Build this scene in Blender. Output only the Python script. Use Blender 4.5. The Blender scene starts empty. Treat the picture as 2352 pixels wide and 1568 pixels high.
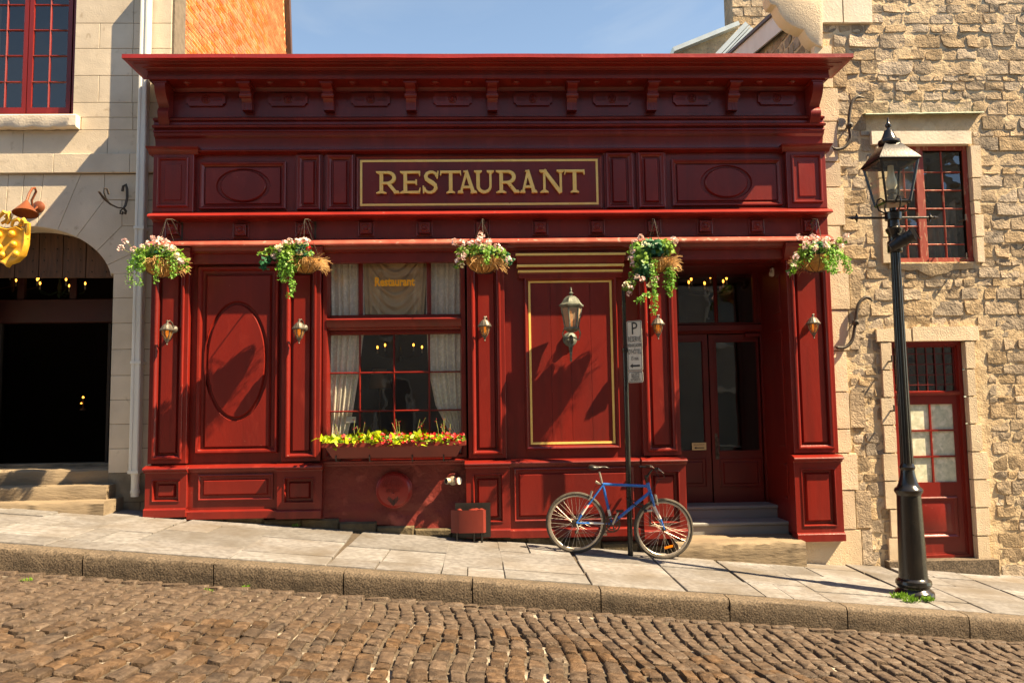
import bpy, math, random
from mathutils import Vector, Matrix, noise
R = math.radians
rnd = random.Random(7)
scene = bpy.context.scene
col = scene.collection

# ---------------------------------------------------------------- camera
CAM = Vector((0.0, -10.2, 1.57))
def cam_axes(p, y, r):
    B = Matrix(((1, 0, 0), (0, 0, -1), (0, 1, 0)))
    cy, sy, cp, sp, cr, sr = math.cos(y), math.sin(y), math.cos(p), math.sin(p), math.cos(r), math.sin(r)
    Ry = Matrix(((cy, 0, -sy), (0, 1, 0), (sy, 0, cy)))
    Rp = Matrix(((1, 0, 0), (0, cp, sp), (0, -sp, cp)))
    Rr = Matrix(((cr, sr, 0), (-sr, cr, 0), (0, 0, 1)))
    return Rr @ Rp @ Ry @ B
AX = cam_axes(R(4.915), R(1.876), R(0.856))          # rows: right, down, forward
cam_d = bpy.data.cameras.new('camera')
cam_d.sensor_width = 36.0
cam_d.lens = 28.8
cam_d.clip_end = 500
cam = bpy.data.objects.new('camera', cam_d)
col.objects.link(cam)
m = Matrix((AX[0], -AX[1], -AX[2])).transposed().to_4x4()
m.translation = CAM
cam.matrix_world = m
scene.camera = cam

# ---------------------------------------------------------------- sky, sun, exposure
SUN = Vector((0.76, -0.27, 1.0)).normalized()
world = bpy.data.worlds.new('World')
scene.world = world
world.use_nodes = True
wn = world.node_tree.nodes
sky = wn.new('ShaderNodeTexSky')
sky.sky_type = 'NISHITA'
sky.sun_disc = False
sky.sun_elevation = math.asin(SUN.z)
sky.sun_rotation = math.atan2(SUN.x, SUN.y)
sky.air_density = 1.0
sky.dust_density = 0.0
sky.altitude = 1500
sky.ozone_density = 2.5
wn['Background'].inputs['Strength'].default_value = 0.088
wl_ = world.node_tree.links
wc = wn.new('ShaderNodeTexCoord'); wm = wn.new('ShaderNodeMapping'); wm.inputs['Scale'].default_value = (3.0, 1.2, 7.0); wm.inputs['Rotation'].default_value = (0.3, 0.5, 0.2)
wz = wn.new('ShaderNodeTexNoise'); wz.inputs['Scale'].default_value = 1.6; wz.inputs['Detail'].default_value = 9; wz.inputs['Distortion'].default_value = 0.8
wr_ = wn.new('ShaderNodeMapRange'); wr_.inputs['From Min'].default_value = 0.5; wr_.inputs['From Max'].default_value = 0.8; wr_.inputs['To Max'].default_value = 0.12
wx = wn.new('ShaderNodeMix'); wx.data_type = 'RGBA'; wx.inputs['B'].default_value = (4.2, 4.4, 4.5, 1)                    # thin cirrus over the whole sky
wl_.new(wc.outputs['Generated'], wm.inputs['Vector']); wl_.new(wm.outputs[0], wz.inputs['Vector']); wl_.new(wz.outputs['Fac'], wr_.inputs['Value'])
wl_.new(wr_.outputs[0], wx.inputs['Factor']); wl_.new(sky.outputs[0], wx.inputs['A']); wl_.new(wx.outputs['Result'], wn['Background'].inputs['Color'])
sun_d = bpy.data.lights.new('sun', 'SUN')
sun_d.energy = 5.0
sun_d.angle = R(0.5)
sun_d.color = (1.0, 0.835, 0.655)
sun = bpy.data.objects.new('sun', sun_d)
sun.rotation_euler = SUN.to_track_quat('Z', 'Y').to_euler()
sun.location = (8, -6, 12)
col.objects.link(sun)
scene.view_settings.view_transform = 'Standard'
scene.view_settings.look = 'None'
scene.view_settings.exposure = 1.72
scene.view_settings.gamma = 1.0
scene.view_settings.use_white_balance = True
scene.view_settings.white_balance_temperature = 8300
scene.view_settings.white_balance_tint = 6
scene.render.engine = 'CYCLES'
scene.cycles.use_denoising = True
scene.cycles.max_bounces = 8
scene.cycles.transparent_max_bounces = 16

# ---------------------------------------------------------------- measuring: a spot of the photograph at a known depth -> world
F = 0.8 * 2352
def px(x, y, Y=0.0):
    d = AX.transposed() @ Vector((x - 1176, y - 784, F))
    return CAM + d * ((Y - CAM.y) / d.y)
def rc(x0, y0, x1, y1, Y=0.0):
    ym, xm = (y0 + y1) / 2, (x0 + x1) / 2
    return px(x0, ym, Y).x, px(x1, ym, Y).x, px(xm, y1, Y).z, px(xm, y0, Y).z      # X0, X1, Z0, Z1
def zat(y, Y=0.0, x=1130): return px(x, y, Y).z
def xat(x, y, Y=0.0): return px(x, y, Y).x
def pav(X, Y): return 0.03 - 0.0905 * X + 0.016 * Y
KERB_Y = -2.37
def road_z(X, Y): return -0.20 - 0.0905 * X + 0.018 * (KERB_Y - Y)

# ---------------------------------------------------------------- mesh builder
class MB:
    def __init__(s): s.v = []; s.f = []; s.m = []
    def add(s, vs, fs, mi=0):
        o = len(s.v); s.v += [tuple(v) for v in vs]
        s.f += [tuple(i + o for i in f) for f in fs]; s.m += [mi] * len(fs); return s
    def box(s, x0, x1, y0, y1, z0, z1, mi=0):
        return s.add([(x0,y0,z0),(x1,y0,z0),(x1,y1,z0),(x0,y1,z0),(x0,y0,z1),(x1,y0,z1),(x1,y1,z1),(x0,y1,z1)],
                     [(0,1,5,4),(1,2,6,5),(2,3,7,6),(3,0,4,7),(4,5,6,7),(3,2,1,0)], mi)
    def rl(s, x0, x1, z0, z1, prof, cap=True, mi=0):             # rectangular rings: (inset, y)
        vs = []; n = len(prof); fs = []
        for i, y in prof: vs += [(x0+i,y,z0+i),(x1-i,y,z0+i),(x1-i,y,z1-i),(x0+i,y,z1-i)]
        for k in range(n-1):
            for j in range(4):
                a, b = k*4+j, k*4+(j+1)%4
                fs.append((a, b, b+4, a+4))
        if cap: e = (n-1)*4; fs.append((e, e+1, e+2, e+3))
        return s.add(vs, fs, mi)
    def cbox(s, x0, x1, y0, y1, z0, z1, c=0.006, mi=0): return s.rl(x0, x1, z0, z1, [(0,y1),(0,y0+c),(c,y0)], True, mi)
    def ol(s, cx, cz, a, b, prof, n=48, cap=True, mi=0):        # oval rings: (inset, y)
        vs = []; fs = []
        for i, y in prof:
            for k in range(n):
                t = 2*math.pi*k/n; vs.append((cx+(a-i)*math.cos(t), y, cz+(b-i)*math.sin(t)))
        for r in range(len(prof)-1):
            for k in range(n):
                p, q = r*n+k, r*n+(k+1)%n; fs.append((p, q, q+n, p+n))
        if cap: e = (len(prof)-1)*n; fs.append(tuple(range(e, e+n)))
        return s.add(vs, fs, mi)
    def rect_hole(s, x0, x1, z0, z1, cx, cz, a, b, y, n=48, mi=0):   # flat field with an oval hole
        an = sorted([2*math.pi*k/n for k in range(n)] + [math.atan2(z-cz, x-cx) % (2*math.pi) for x in (x0,x1) for z in (z0,z1)])
        vs = []; fs = []
        for t in an:
            c, d = math.cos(t), math.sin(t)
            k = min(((x1-cx)/c if c > 1e-9 else (x0-cx)/c if c < -1e-9 else 1e9), ((z1-cz)/d if d > 1e-9 else (z0-cz)/d if d < -1e-9 else 1e9))
            vs += [(cx+a*c, y, cz+b*d), (cx+k*c, y, cz+k*d)]
        N = len(an)
        for k in range(N): j = (k+1) % N; fs.append((2*k, 2*k+1, 2*j+1, 2*j))
        return s.add(vs, fs, mi)
    def corn(s, x0, x1, prof, side=0.0, yb=0.0, mi=0):           # moulding along x with returns: (projection, z)
        vs = []; fs = []; ns = 28 if x1-x0 > 3 else 1; W = ns+3
        for o, z in prof:
            e = side(o) if callable(side) else o*side
            vs.append((x0-e, yb, z))
            for k in range(ns+1):
                X = x0-e+(x1-x0+2*e)*k/ns; w = noise.noise(Vector((X*.9, o*3, z)))*.005+noise.noise(Vector((X*4, z, o)))*.002 if ns > 1 else 0
                vs.append((X, -o+w*.5, z+w))
            vs.append((x1+e, yb, z))
        n = len(prof)
        for k in range(n-1):
            for j in range(W-1): a = k*W+j; fs.append((a, a+1, a+W+1, a+W))
        fs.append(tuple(range(W))); e = (n-1)*W; fs.append(tuple(range(e+W-1, e-1, -1)))
        return s.add(vs, fs, mi)
    def prism(s, poly, d0, d1, axis='y', mi=0):                  # poly (x,z) along y, or (y,z) along x, or (x,y) along z
        n = len(poly)
        mk = {'y': lambda p, d: (p[0], d, p[1]), 'x': lambda p, d: (d, p[0], p[1]), 'z': lambda p, d: (p[0], p[1], d)}[axis]
        return s.add([mk(p, d0) for p in poly] + [mk(p, d1) for p in poly],
                     [tuple(range(n)), tuple(range(2*n-1, n-1, -1))] + [(i, n+i, n+(i+1) % n, (i+1) % n) for i in range(n)], mi)
    def tube(s, pts, r, n=8, closed=False, mi=0, flat=None):
        pts = [Vector(p) for p in pts]; N = len(pts)
        rr = r if isinstance(r, (list, tuple)) else [r]*N
        vs = []; fs = []; up = None
        for i, p in enumerate(pts):
            a = pts[(i-1) % N] if (closed or i > 0) else p; b = pts[(i+1) % N] if (closed or i < N-1) else p
            t = (b-a).normalized()
            if up is None:
                up = Vector((0, 0, 1)) if abs(t.z) < 0.9 else Vector((0, 1, 0))
            up = (up - t*up.dot(t))
            if up.length < 1e-5: up = Vector((1, 0, 0)) - t*t.x
            up.normalize(); sd = t.cross(up)
            for k in range(n):
                w = 2*math.pi*k/n; vs.append(p + (up*math.cos(w)*(flat or 1) + sd*math.sin(w))*rr[i])
        for i in range(N if closed else N-1):
            for k in range(n):
                a, b = i*n+k, i*n+(k+1) % n; j = (i+1) % N; fs.append((a, b, j*n+(k+1) % n, j*n+k))
        if not closed: fs += [tuple(range(n-1, -1, -1)), tuple(range((N-1)*n, N*n))]
        return s.add(vs, fs, mi)
    def lathe(s, prof, c, n=16, axis='z', mi=0, rot=0.0):        # (radius, height)
        vs = []; fs = []; c = Vector(c)
        for r, h in prof:
            for k in range(n):
                t = 2*math.pi*k/n + rot
                q = {'z': (r*math.cos(t), r*math.sin(t), h), 'y': (r*math.cos(t), -h, r*math.sin(t)), 'x': (h, r*math.cos(t), r*math.sin(t))}[axis]
                vs.append(c + Vector(q))
        for i in range(len(prof)-1):
            for k in range(n): a, b = i*n+k, i*n+(k+1) % n; fs.append((a, b, b+n, a+n))
        e = (len(prof)-1)*n
        fs += [tuple(range(n-1, -1, -1)), tuple(range(e, e+n))]
        return s.add(vs, fs, mi)
    def ball(s, c, r, n=10, mi=0, sz=1.0):
        k = max(4, n//2)
        return s.lathe([(max(1e-4, r*math.sin(math.pi*i/k)), -r*math.cos(math.pi*i/k)*sz) for i in range(k+1)], c, n, mi=mi)
    def mesh(s, name, mats, org=Vector((0,0,0)), sharp=32):
        me = bpy.data.meshes.new(name)
        me.from_pydata([(v[0]-org[0], v[1]-org[1], v[2]-org[2]) for v in s.v], [], s.f)
        for mt in (mats if isinstance(mats, (list, tuple)) else [mats]): me.materials.append(mt)
        if isinstance(mats, (list, tuple)): me.polygons.foreach_set('material_index', s.m)
        import bmesh as _b; bm = _b.new(); bm.from_mesh(me); _b.ops.recalc_face_normals(bm, faces=bm.faces); bm.to_mesh(me); bm.free()
        me.polygons.foreach_set('use_smooth', [True]*len(me.polygons))
        me.set_sharp_from_angle(angle=R(sharp))
        return me
    def build(s, name, mats, root=None, parent=None, sharp=32, kind=None, label=None):
        org = Vector(root['org']) if root is not None and 'org' in root else Vector((0,0,0))
        o = bpy.data.objects.new(name, s.mesh(name, mats, org, sharp))
        col.objects.link(o)
        p = parent or root
        if p is not None: o.parent = p
        if kind: o['kind'] = kind
        if label: o['label'] = label
        return o
def thing(name, loc, label, cat, group=None, kind=None):
    o = bpy.data.objects.new(name, None); col.objects.link(o)
    o.empty_display_size = 0.1
    o.location = loc; o['org'] = list(loc); o['label'] = label; o['category'] = cat
    if group: o['group'] = group
    if kind: o['kind'] = kind
    return o
def structure(o, label, cat):
    o['kind'] = 'structure'; o['label'] = label; o['category'] = cat; return o
def piece(name, me, parent, loc=(0,0,0), rot=(0,0,0), sc=(1,1,1)):
    o = bpy.data.objects.new(name, me); col.objects.link(o); o.parent = parent
    o.location = loc; o.rotation_euler = rot; o.scale = sc; return o

# ---------------------------------------------------------------- materials
def mat(name, c1, c2=None, scale=6.0, rough=0.5, bump=(), metal=0.0, rand=0.0, detail=6.0, stretch=(1,1,1), spec=0.5, c3=None, c3s=3.0, c3t=(0.55, 0.7), contrast=(0.35, 0.65), coat=0.0, rrange=0.0, rand_hue=0.0, chips=None, grime=None):
    mt = bpy.data.materials.new(name); mt.use_nodes = True
    nt = mt.node_tree; N = nt.nodes; L = nt.links; bs = N['Principled BSDF']
    geo = N.new('ShaderNodeNewGeometry')
    mp = N.new('ShaderNodeMapping'); mp.inputs['Scale'].default_value = stretch
    L.new(geo.outputs['Position'], mp.inputs['Vector'])
    def nz(sc, det=detail, dist=0.0):
        t = N.new('ShaderNodeTexNoise'); t.inputs['Scale'].default_value = sc; t.inputs['Detail'].default_value = det
        t.inputs['Distortion'].default_value = dist
        L.new(mp.outputs[0], t.inputs['Vector']); return t
    def ramp(src, lo, hi):
        t = N.new('ShaderNodeMapRange'); t.inputs['From Min'].default_value = lo; t.inputs['From Max'].default_value = hi
        L.new(src, t.inputs['Value']); return t.outputs[0]
    def mix(fac, a, b, mode='MIX'):
        t = N.new('ShaderNodeMix'); t.data_type = 'RGBA'; t.blend_type = mode
        for sock, v in ((t.inputs['Factor'], fac), (t.inputs['A'], a), (t.inputs['B'], b)):
            if isinstance(v, (int, float)): sock.default_value = v
            elif isinstance(v, tuple): sock.default_value = (*v[:3], 1)
            else: L.new(v, sock)
        return t.outputs['Result']
    base = c1
    if c2:
        n1 = nz(scale); base = mix(ramp(n1.outputs['Fac'], *contrast), c1, c2)
        if rrange:
            r_ = N.new('ShaderNodeMapRange'); r_.inputs['To Min'].default_value = rough-rrange; r_.inputs['To Max'].default_value = rough+rrange
            L.new(n1.outputs['Fac'], r_.inputs['Value']); L.new(r_.outputs[0], bs.inputs['Roughness'])
    if c3:
        n2 = nz(c3s, 8.0, 0.4); base = mix(ramp(n2.outputs['Fac'], *c3t), base, c3)
    if grime:                                                # streaks of old dirt
        m3 = N.new('ShaderNodeMapping'); m3.inputs['Scale'].default_value = (9, 9, 0.5); L.new(geo.outputs['Position'], m3.inputs['Vector'])
        t3 = N.new('ShaderNodeTexNoise'); t3.inputs['Scale'].default_value = 1.0; t3.inputs['Detail'].default_value = 8; L.new(m3.outputs[0], t3.inputs['Vector'])
        base = mix(ramp(t3.outputs['Fac'], 0.56, 0.95), base, grime)
    if chips:                                                # flaked specks of paint
        t4 = N.new('ShaderNodeTexNoise'); t4.inputs['Scale'].default_value = 46; t4.inputs['Detail'].default_value = 4; L.new(geo.outputs['Position'], t4.inputs['Vector'])
        base = mix(ramp(t4.outputs['Fac'], 0.735, 0.75), base, chips)
    if rand:
        oi = N.new('ShaderNodeObjectInfo'); hs = N.new('ShaderNodeHueSaturation')
        v = N.new('ShaderNodeMapRange'); v.inputs['To Min'].default_value = 1-rand; v.inputs['To Max'].default_value = 1+rand
        L.new(oi.outputs['Random'], v.inputs['Value']); L.new(v.outputs[0], hs.inputs['Value'])
        if rand_hue:
            w = N.new('ShaderNodeMath'); w.operation = 'MULTIPLY'; w.inputs[1].default_value = 7.31
            w2 = N.new('ShaderNodeMath'); w2.operation = 'FRACT'
            L.new(oi.outputs['Random'], w.inputs[0]); L.new(w.outputs[0], w2.inputs[0])
            w3 = N.new('ShaderNodeMapRange'); w3.inputs['To Min'].default_value = 1-rand_hue; w3.inputs['To Max'].default_value = 1+rand_hue
            L.new(w2.outputs[0], w3.inputs['Value']); L.new(w3.outputs[0], hs.inputs['Saturation'])
        if isinstance(base, tuple): hs.inputs['Color'].default_value = (*base, 1)
        else: L.new(base, hs.inputs['Color'])
        base = hs.outputs[0]
    if isinstance(base, tuple): bs.inputs['Base Color'].default_value = (*base, 1)
    else: L.new(base, bs.inputs['Base Color'])
    if not rrange: bs.inputs['Roughness'].default_value = rough
    bs.inputs['Metallic'].default_value = metal
    bs.inputs['Specular IOR Level'].default_value = spec
    bs.inputs['Coat Weight'].default_value = coat
    last = None
    for sc, dist in bump:
        b = N.new('ShaderNodeBump'); b.inputs['Distance'].default_value = dist; b.inputs['Strength'].default_value = 1.0
        L.new(nz(sc, 8.0).outputs['Fac'], b.inputs['Height'])
        if last: L.new(last, b.inputs['Normal'])
        last = b.outputs[0]
    if last: L.new(last, bs.inputs['Normal'])
    return mt
def glass(name, tint=(0.9, 0.93, 0.92), ior=1.5, rough=0.0, wavy=0.0, opaque=0.0):
    mt = bpy.data.materials.new(name); mt.use_nodes = True
    nt = mt.node_tree; N = nt.nodes; L = nt.links; N.remove(N['Principled BSDF'])
    tr = N.new('ShaderNodeBsdfTransparent'); tr.inputs[0].default_value = (*tint, 1)
    gl = N.new('ShaderNodeBsdfGlossy'); gl.inputs['Roughness'].default_value = rough; gl.inputs[0].default_value = (0.9, 0.9, 0.9, 1)
    fr = N.new('ShaderNodeFresnel'); gb = N.new('ShaderNodeNewGeometry'); mi_ = N.new('ShaderNodeMix'); mi_.inputs['A'].default_value = ior; mi_.inputs['B'].default_value = 1/ior
    L.new(gb.outputs['Backfacing'], mi_.inputs['Factor']); L.new(mi_.outputs['Result'], fr.inputs[0])
    mx = N.new('ShaderNodeMixShader')
    L.new(fr.outputs[0], mx.inputs[0]); L.new(tr.outputs[0], mx.inputs[1]); L.new(gl.outputs[0], mx.inputs[2])
    if wavy:
        geo = N.new('ShaderNodeNewGeometry'); t = N.new('ShaderNodeTexNoise'); t.inputs['Scale'].default_value = 2.2
        L.new(geo.outputs['Position'], t.inputs['Vector'])
        b = N.new('ShaderNodeBump'); b.inputs['Distance'].default_value = wavy; L.new(t.outputs['Fac'], b.inputs['Height'])
        L.new(b.outputs[0], gl.inputs['Normal'])
    out = mx.outputs[0]
    if opaque:
        df = N.new('ShaderNodeBsdfDiffuse'); df.inputs[0].default_value = (*tint, 1)
        m2 = N.new('ShaderNodeMixShader'); m2.inputs[0].default_value = opaque
        L.new(out, m2.inputs[1]); L.new(df.outputs[0], m2.inputs[2]); out = m2.outputs[0]
    L.new(out, N['Material Output'].inputs[0]); return mt
def leafmat(name, c1, c2, trans=0.35, scale=14.0):
    mt = bpy.data.materials.new(name); mt.use_nodes = True
    nt = mt.node_tree; N = nt.nodes; L = nt.links; bs = N['Principled BSDF']
    geo = N.new('ShaderNodeNewGeometry'); t = N.new('ShaderNodeTexNoise'); t.inputs['Scale'].default_value = scale; t.inputs['Detail'].default_value = 2
    L.new(geo.outputs['Position'], t.inputs['Vector'])
    rp = N.new('ShaderNodeMapRange'); rp.inputs['From Min'].default_value = 0.35; rp.inputs['From Max'].default_value = 0.65; L.new(t.outputs['Fac'], rp.inputs['Value'])
    mx = N.new('ShaderNodeMix'); mx.data_type = 'RGBA'; mx.inputs['A'].default_value = (*c1, 1); mx.inputs['B'].default_value = (*c2, 1)
    L.new(rp.outputs[0], mx.inputs['Factor']); L.new(mx.outputs['Result'], bs.inputs['Base Color'])
    bs.inputs['Roughness'].default_value = 0.5
    tl = N.new('ShaderNodeBsdfTranslucent'); L.new(mx.outputs['Result'], tl.inputs[0])
    ms = N.new('ShaderNodeMixShader'); ms.inputs[0].default_value = trans
    L.new(bs.outputs[0], ms.inputs[1]); L.new(tl.outputs[0], ms.inputs[2]); L.new(ms.outputs[0], N['Material Output'].inputs[0]); return mt
def emit(name, c, s):
    mt = bpy.data.materials.new(name); mt.use_nodes = True
    N = mt.node_tree.nodes; bs = N['Principled BSDF']
    bs.inputs['Base Color'].default_value = (*c, 1); bs.inputs['Emission Color'].default_value = (*c, 1); bs.inputs['Emission Strength'].default_value = s
    return mt
def lace(name, c, holes, scale):
    mt = bpy.data.materials.new(name); mt.use_nodes = True
    nt = mt.node_tree; N = nt.nodes; L = nt.links; N.remove(N['Principled BSDF'])
    geo = N.new('ShaderNodeNewGeometry')
    v = N.new('ShaderNodeTexVoronoi'); v.inputs['Scale'].default_value = scale; L.new(geo.outputs['Position'], v.inputs['Vector'])
    n = N.new('ShaderNodeTexNoise'); n.inputs['Scale'].default_value = scale*0.5; L.new(geo.outputs['Position'], n.inputs['Vector'])
    ad = N.new('ShaderNodeMath'); ad.operation = 'MULTIPLY'; L.new(v.outputs['Distance'], ad.inputs[0]); L.new(n.outputs['Fac'], ad.inputs[1])
    rp = N.new('ShaderNodeMapRange'); rp.inputs['From Min'].default_value = 0.1; rp.inputs['From Max'].default_value = 0.3; rp.inputs['To Min'].default_value = 0.0; rp.inputs['To Max'].default_value = holes
    L.new(ad.outputs[0], rp.inputs['Value'])
    d = N.new('ShaderNodeBsdfDiffuse'); d.inputs[0].default_value = (*c, 1)
    tl = N.new('ShaderNodeBsdfTranslucent'); tl.inputs[0].default_value = (*c, 1)
    m1 = N.new('ShaderNodeMixShader'); m1.inputs[0].default_value = 0.3; L.new(d.outputs[0], m1.inputs[1]); L.new(tl.outputs[0], m1.inputs[2])
    tr = N.new('ShaderNodeBsdfTransparent'); m2 = N.new('ShaderNodeMixShader'); L.new(rp.outputs[0], m2.inputs[0]); L.new(m1.outputs[0], m2.inputs[1]); L.new(tr.outputs[0], m2.inputs[2])
    L.new(m2.outputs[0], N['Material Output'].inputs[0]); return mt

RED = mat('red_paint', (0.21, 0.0145, 0.0098), (0.138, 0.0092, 0.0068), 1.3, 0.34, [(38, 0.0012), (5, 0.003), (160, 0.0004)], stretch=(1, 1, 0.35), rrange=0.14, c3=(0.25, 0.026, 0.018), c3s=5, c3t=(0.58, 0.8), chips=(0.36, 0.14, 0.1), grime=(0.075, 0.01, 0.007))
RED_OLD = mat('worn_red_paint', (0.36, 0.06, 0.035), (0.27, 0.035, 0.022), 3, 0.6, [(30, 0.003)], stretch=(1, 1, 0.3), c3=(0.42, 0.2, 0.13), c3s=22, c3t=(0.56, 0.64))
RED_RENDER = mat('red_rendered_masonry', (0.185, 0.018, 0.012), (0.125, 0.013, 0.01), 2.2, 0.5, [(4, 0.03), (24, 0.008), (90, 0.002)], c3=(0.26, 0.05, 0.04), c3s=5, c3t=(0.6, 0.75))
RED_METAL = mat('red_sheet_metal', (0.3, 0.022, 0.018), (0.22, 0.016, 0.013), 2.5, 0.34, [(7, 0.006)], c3=(0.5, 0.22, 0.18), c3s=9, c3t=(0.7, 0.76))
RED_BOX = mat('red_brown_box_paint', (0.2, 0.026, 0.016), (0.165, 0.02, 0.013), 4, 0.45, [(30, 0.001)])
RED_GLINT = mat('red_flashing_painted_glint', (0.45, 0.12, 0.09), (0.33, 0.06, 0.045), 5, 0.3, [(9, 0.004)], c3=(0.6, 0.3, 0.24), c3s=14, c3t=(0.6, 0.72))  # pink lightened to imitate sun glint along the lower ledge
GOLD = mat('gold_paint', (0.98, 0.69, 0.22), (0.92, 0.6, 0.16), 9, 0.42, [(60, 0.001)], c3=(0.35, 0.12, 0.04), c3s=40, c3t=(0.68, 0.75))
GILT = mat('gilding', (0.82, 0.46, 0.06), (0.66, 0.33, 0.035), 8, 0.42, [(14, 0.004)], metal=0.15)
ASHLAR = mat('grey_limestone', (0.62, 0.54, 0.43), (0.52, 0.45, 0.355), 2.4, 0.85, [(60, 0.0025), (7, 0.004)], rand=0.07, c3=(0.36, 0.29, 0.21), c3s=9, c3t=(0.62, 0.8))
ASHLAR_DIRTY = mat('stained_limestone', (0.26, 0.22, 0.16), (0.14, 0.12, 0.09), 5, 0.9, [(40, 0.006)], rand=0.1)
JOINT = mat('dark_joint', (0.17, 0.135, 0.1), (0.12, 0.095, 0.07), 12, 0.95, [(50, 0.004)])
RUBBLE = mat('rubble_stone', (0.43, 0.335, 0.235), (0.27, 0.21, 0.148), 5, 0.95, [(16, 0.02), (44, 0.014), (120, 0.005)], rand=0.2, rand_hue=0.25, c3=(0.17, 0.14, 0.108), c3s=12, c3t=(0.57, 0.72))
QUOIN = mat('dressed_stone', (0.66, 0.54, 0.39), (0.57, 0.46, 0.33), 3, 0.9, [(70, 0.007), (12, 0.004)], rand=0.12, c3=(0.62, 0.52, 0.4), c3s=6)
MORTAR = mat('sandy_mortar', (0.58, 0.455, 0.3), (0.48, 0.36, 0.225), 4, 0.95, [(9, 0.02), (45, 0.008)], c3=(0.6, 0.49, 0.33), c3s=5)
LINTEL = mat('pale_stone', (0.72, 0.64, 0.53), (0.63, 0.55, 0.44), 3, 0.85, [(40, 0.004)])
BRICK = mat('orange_brick', (0.5, 0.135, 0.035), (0.4, 0.095, 0.026), 9, 0.9, [(50, 0.002)], rand=0.16, rand_hue=0.1)
BRICK_MORTAR = mat('brick_mortar', (0.66, 0.4, 0.2), (0.56, 0.32, 0.15), 8, 0.95, [(40, 0.004)])
SLAB = mat('paving_stone', (0.23, 0.226, 0.228), (0.14, 0.137, 0.138), 16, 0.8, [(140, 0.005), (9, 0.007)], rand=0.2, rand_hue=0.3, c3=(0.12, 0.105, 0.089), c3s=1.5, c3t=(0.42, 0.72))
SLAB_GAP = mat('paving_joint_sand', (0.085, 0.065, 0.046), (0.045, 0.034, 0.024), 14, 0.95, [(60, 0.006)])
KERB = mat('granite_kerb', (0.17, 0.13, 0.092), (0.05, 0.038, 0.027), 60, 0.85, [(60, 0.006), (9, 0.012)], rand=0.08, c3=(0.06, 0.047, 0.034), c3s=4, c3t=(0.52, 0.72))
COBBLE = mat('granite_sett', (0.085, 0.053, 0.032), (0.042, 0.0265, 0.0165), 14, 0.66, [(22, 0.014), (80, 0.006)], rand=0.3, rand_hue=0.2, c3=(0.125, 0.084, 0.055), c3s=16, c3t=(0.5, 0.72), spec=0.45)
GRIT = mat('joint_grit', (0.12, 0.091, 0.064), (0.05, 0.038, 0.027), 18, 0.95, [(80, 0.012), (14, 0.012)], c3=(0.36, 0.32, 0.27), c3s=3.2, c3t=(0.57, 0.68))
STEP_STONE = mat('worn_step_stone', (0.25, 0.195, 0.13), (0.17, 0.13, 0.088), 3, 0.85, [(30, 0.006), (6, 0.015)], stretch=(0.35, 1, 1.6))
STEP_PAINT = mat('grey_painted_wood', (0.25, 0.255, 0.25), (0.2, 0.205, 0.205), 4, 0.5, [(30, 0.002)], stretch=(0.25, 1, 2), c3=(0.36, 0.24, 0.13), c3s=7, c3t=(0.66, 0.74))
FOUND = mat('olive_foundation_stone', (0.15, 0.115, 0.065), (0.075, 0.058, 0.034), 4, 0.92, [(12, 0.03), (60, 0.006)])
IRON = mat('black_iron', (0.012, 0.011, 0.01), (0.02, 0.017, 0.014), 8, 0.22, [(40, 0.0008)], spec=0.6)
RUST_IRON = mat('weathered_iron', (0.06, 0.042, 0.03), (0.03, 0.025, 0.02), 14, 0.6, [(50, 0.003)])
GALV = mat('pale_painted_metal', (0.78, 0.79, 0.74), (0.64, 0.65, 0.6), 3, 0.4, [(12, 0.002)], stretch=(1, 1, 0.2), c3=(0.4, 0.36, 0.28), c3s=12, c3t=(0.66, 0.8))
VERDIGRIS = mat('aged_bronze', (0.17, 0.185, 0.15), (0.07, 0.08, 0.062), 16, 0.55, [(60, 0.002)], metal=0.25, c3=(0.26, 0.3, 0.26), c3s=9)
LAMP_GREY = mat('pewter_lamp_metal', (0.16, 0.145, 0.12), (0.07, 0.062, 0.052), 20, 0.45, [(60, 0.001)], metal=0.4)
COPPER = mat('brown_enamel', (0.23, 0.07, 0.03), (0.18, 0.05, 0.022), 6, 0.35, [], metal=0.15)
GREENCU = mat('green_copper_flashing', (0.22, 0.31, 0.23), (0.3, 0.36, 0.26), 10, 0.6, [(30, 0.004)])
WOOD_DARK = mat('dark_oak', (0.11, 0.05, 0.024), (0.06, 0.028, 0.014), 5, 0.55, [(30, 0.003)], stretch=(6, 6, 0.5))
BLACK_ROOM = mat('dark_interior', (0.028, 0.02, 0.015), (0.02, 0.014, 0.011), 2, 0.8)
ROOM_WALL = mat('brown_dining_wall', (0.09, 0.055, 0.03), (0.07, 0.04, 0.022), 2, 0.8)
DKRED = mat('deep_red_joinery', (0.15, 0.011, 0.009), (0.11, 0.009, 0.008), 3, 0.4, [(40, 0.001)])
DKRED_OLD = mat('dim_red_beam', (0.045, 0.006, 0.005), (0.03, 0.005, 0.004), 3, 0.5)
WHITE_PAINT = mat('white_fascia_paint', (0.72, 0.66, 0.6), (0.64, 0.58, 0.52), 3, 0.6)
ROOF_METAL = mat('pale_roof_metal', (0.5, 0.56, 0.57), (0.42, 0.47, 0.48), 3, 0.35, metal=0.3)
SIGN_WHITE = mat('sign_white', (0.70, 0.66, 0.56), (0.62, 0.58, 0.49), 8, 0.5, [])
SIGN_BLACK = mat('sign_black', (0.02, 0.02, 0.02), None, 8, 0.5)
YELLOW = mat('yellow_notice', (0.75, 0.6, 0.3), None, 8, 0.6)
RUBBER = mat('tyre_rubber', (0.075, 0.062, 0.048), (0.045, 0.038, 0.03), 20, 0.75, [(120, 0.003)])
ALLOY = mat('dull_alloy', (0.55, 0.5, 0.42), (0.4, 0.36, 0.3), 20, 0.35, metal=0.7)
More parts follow.
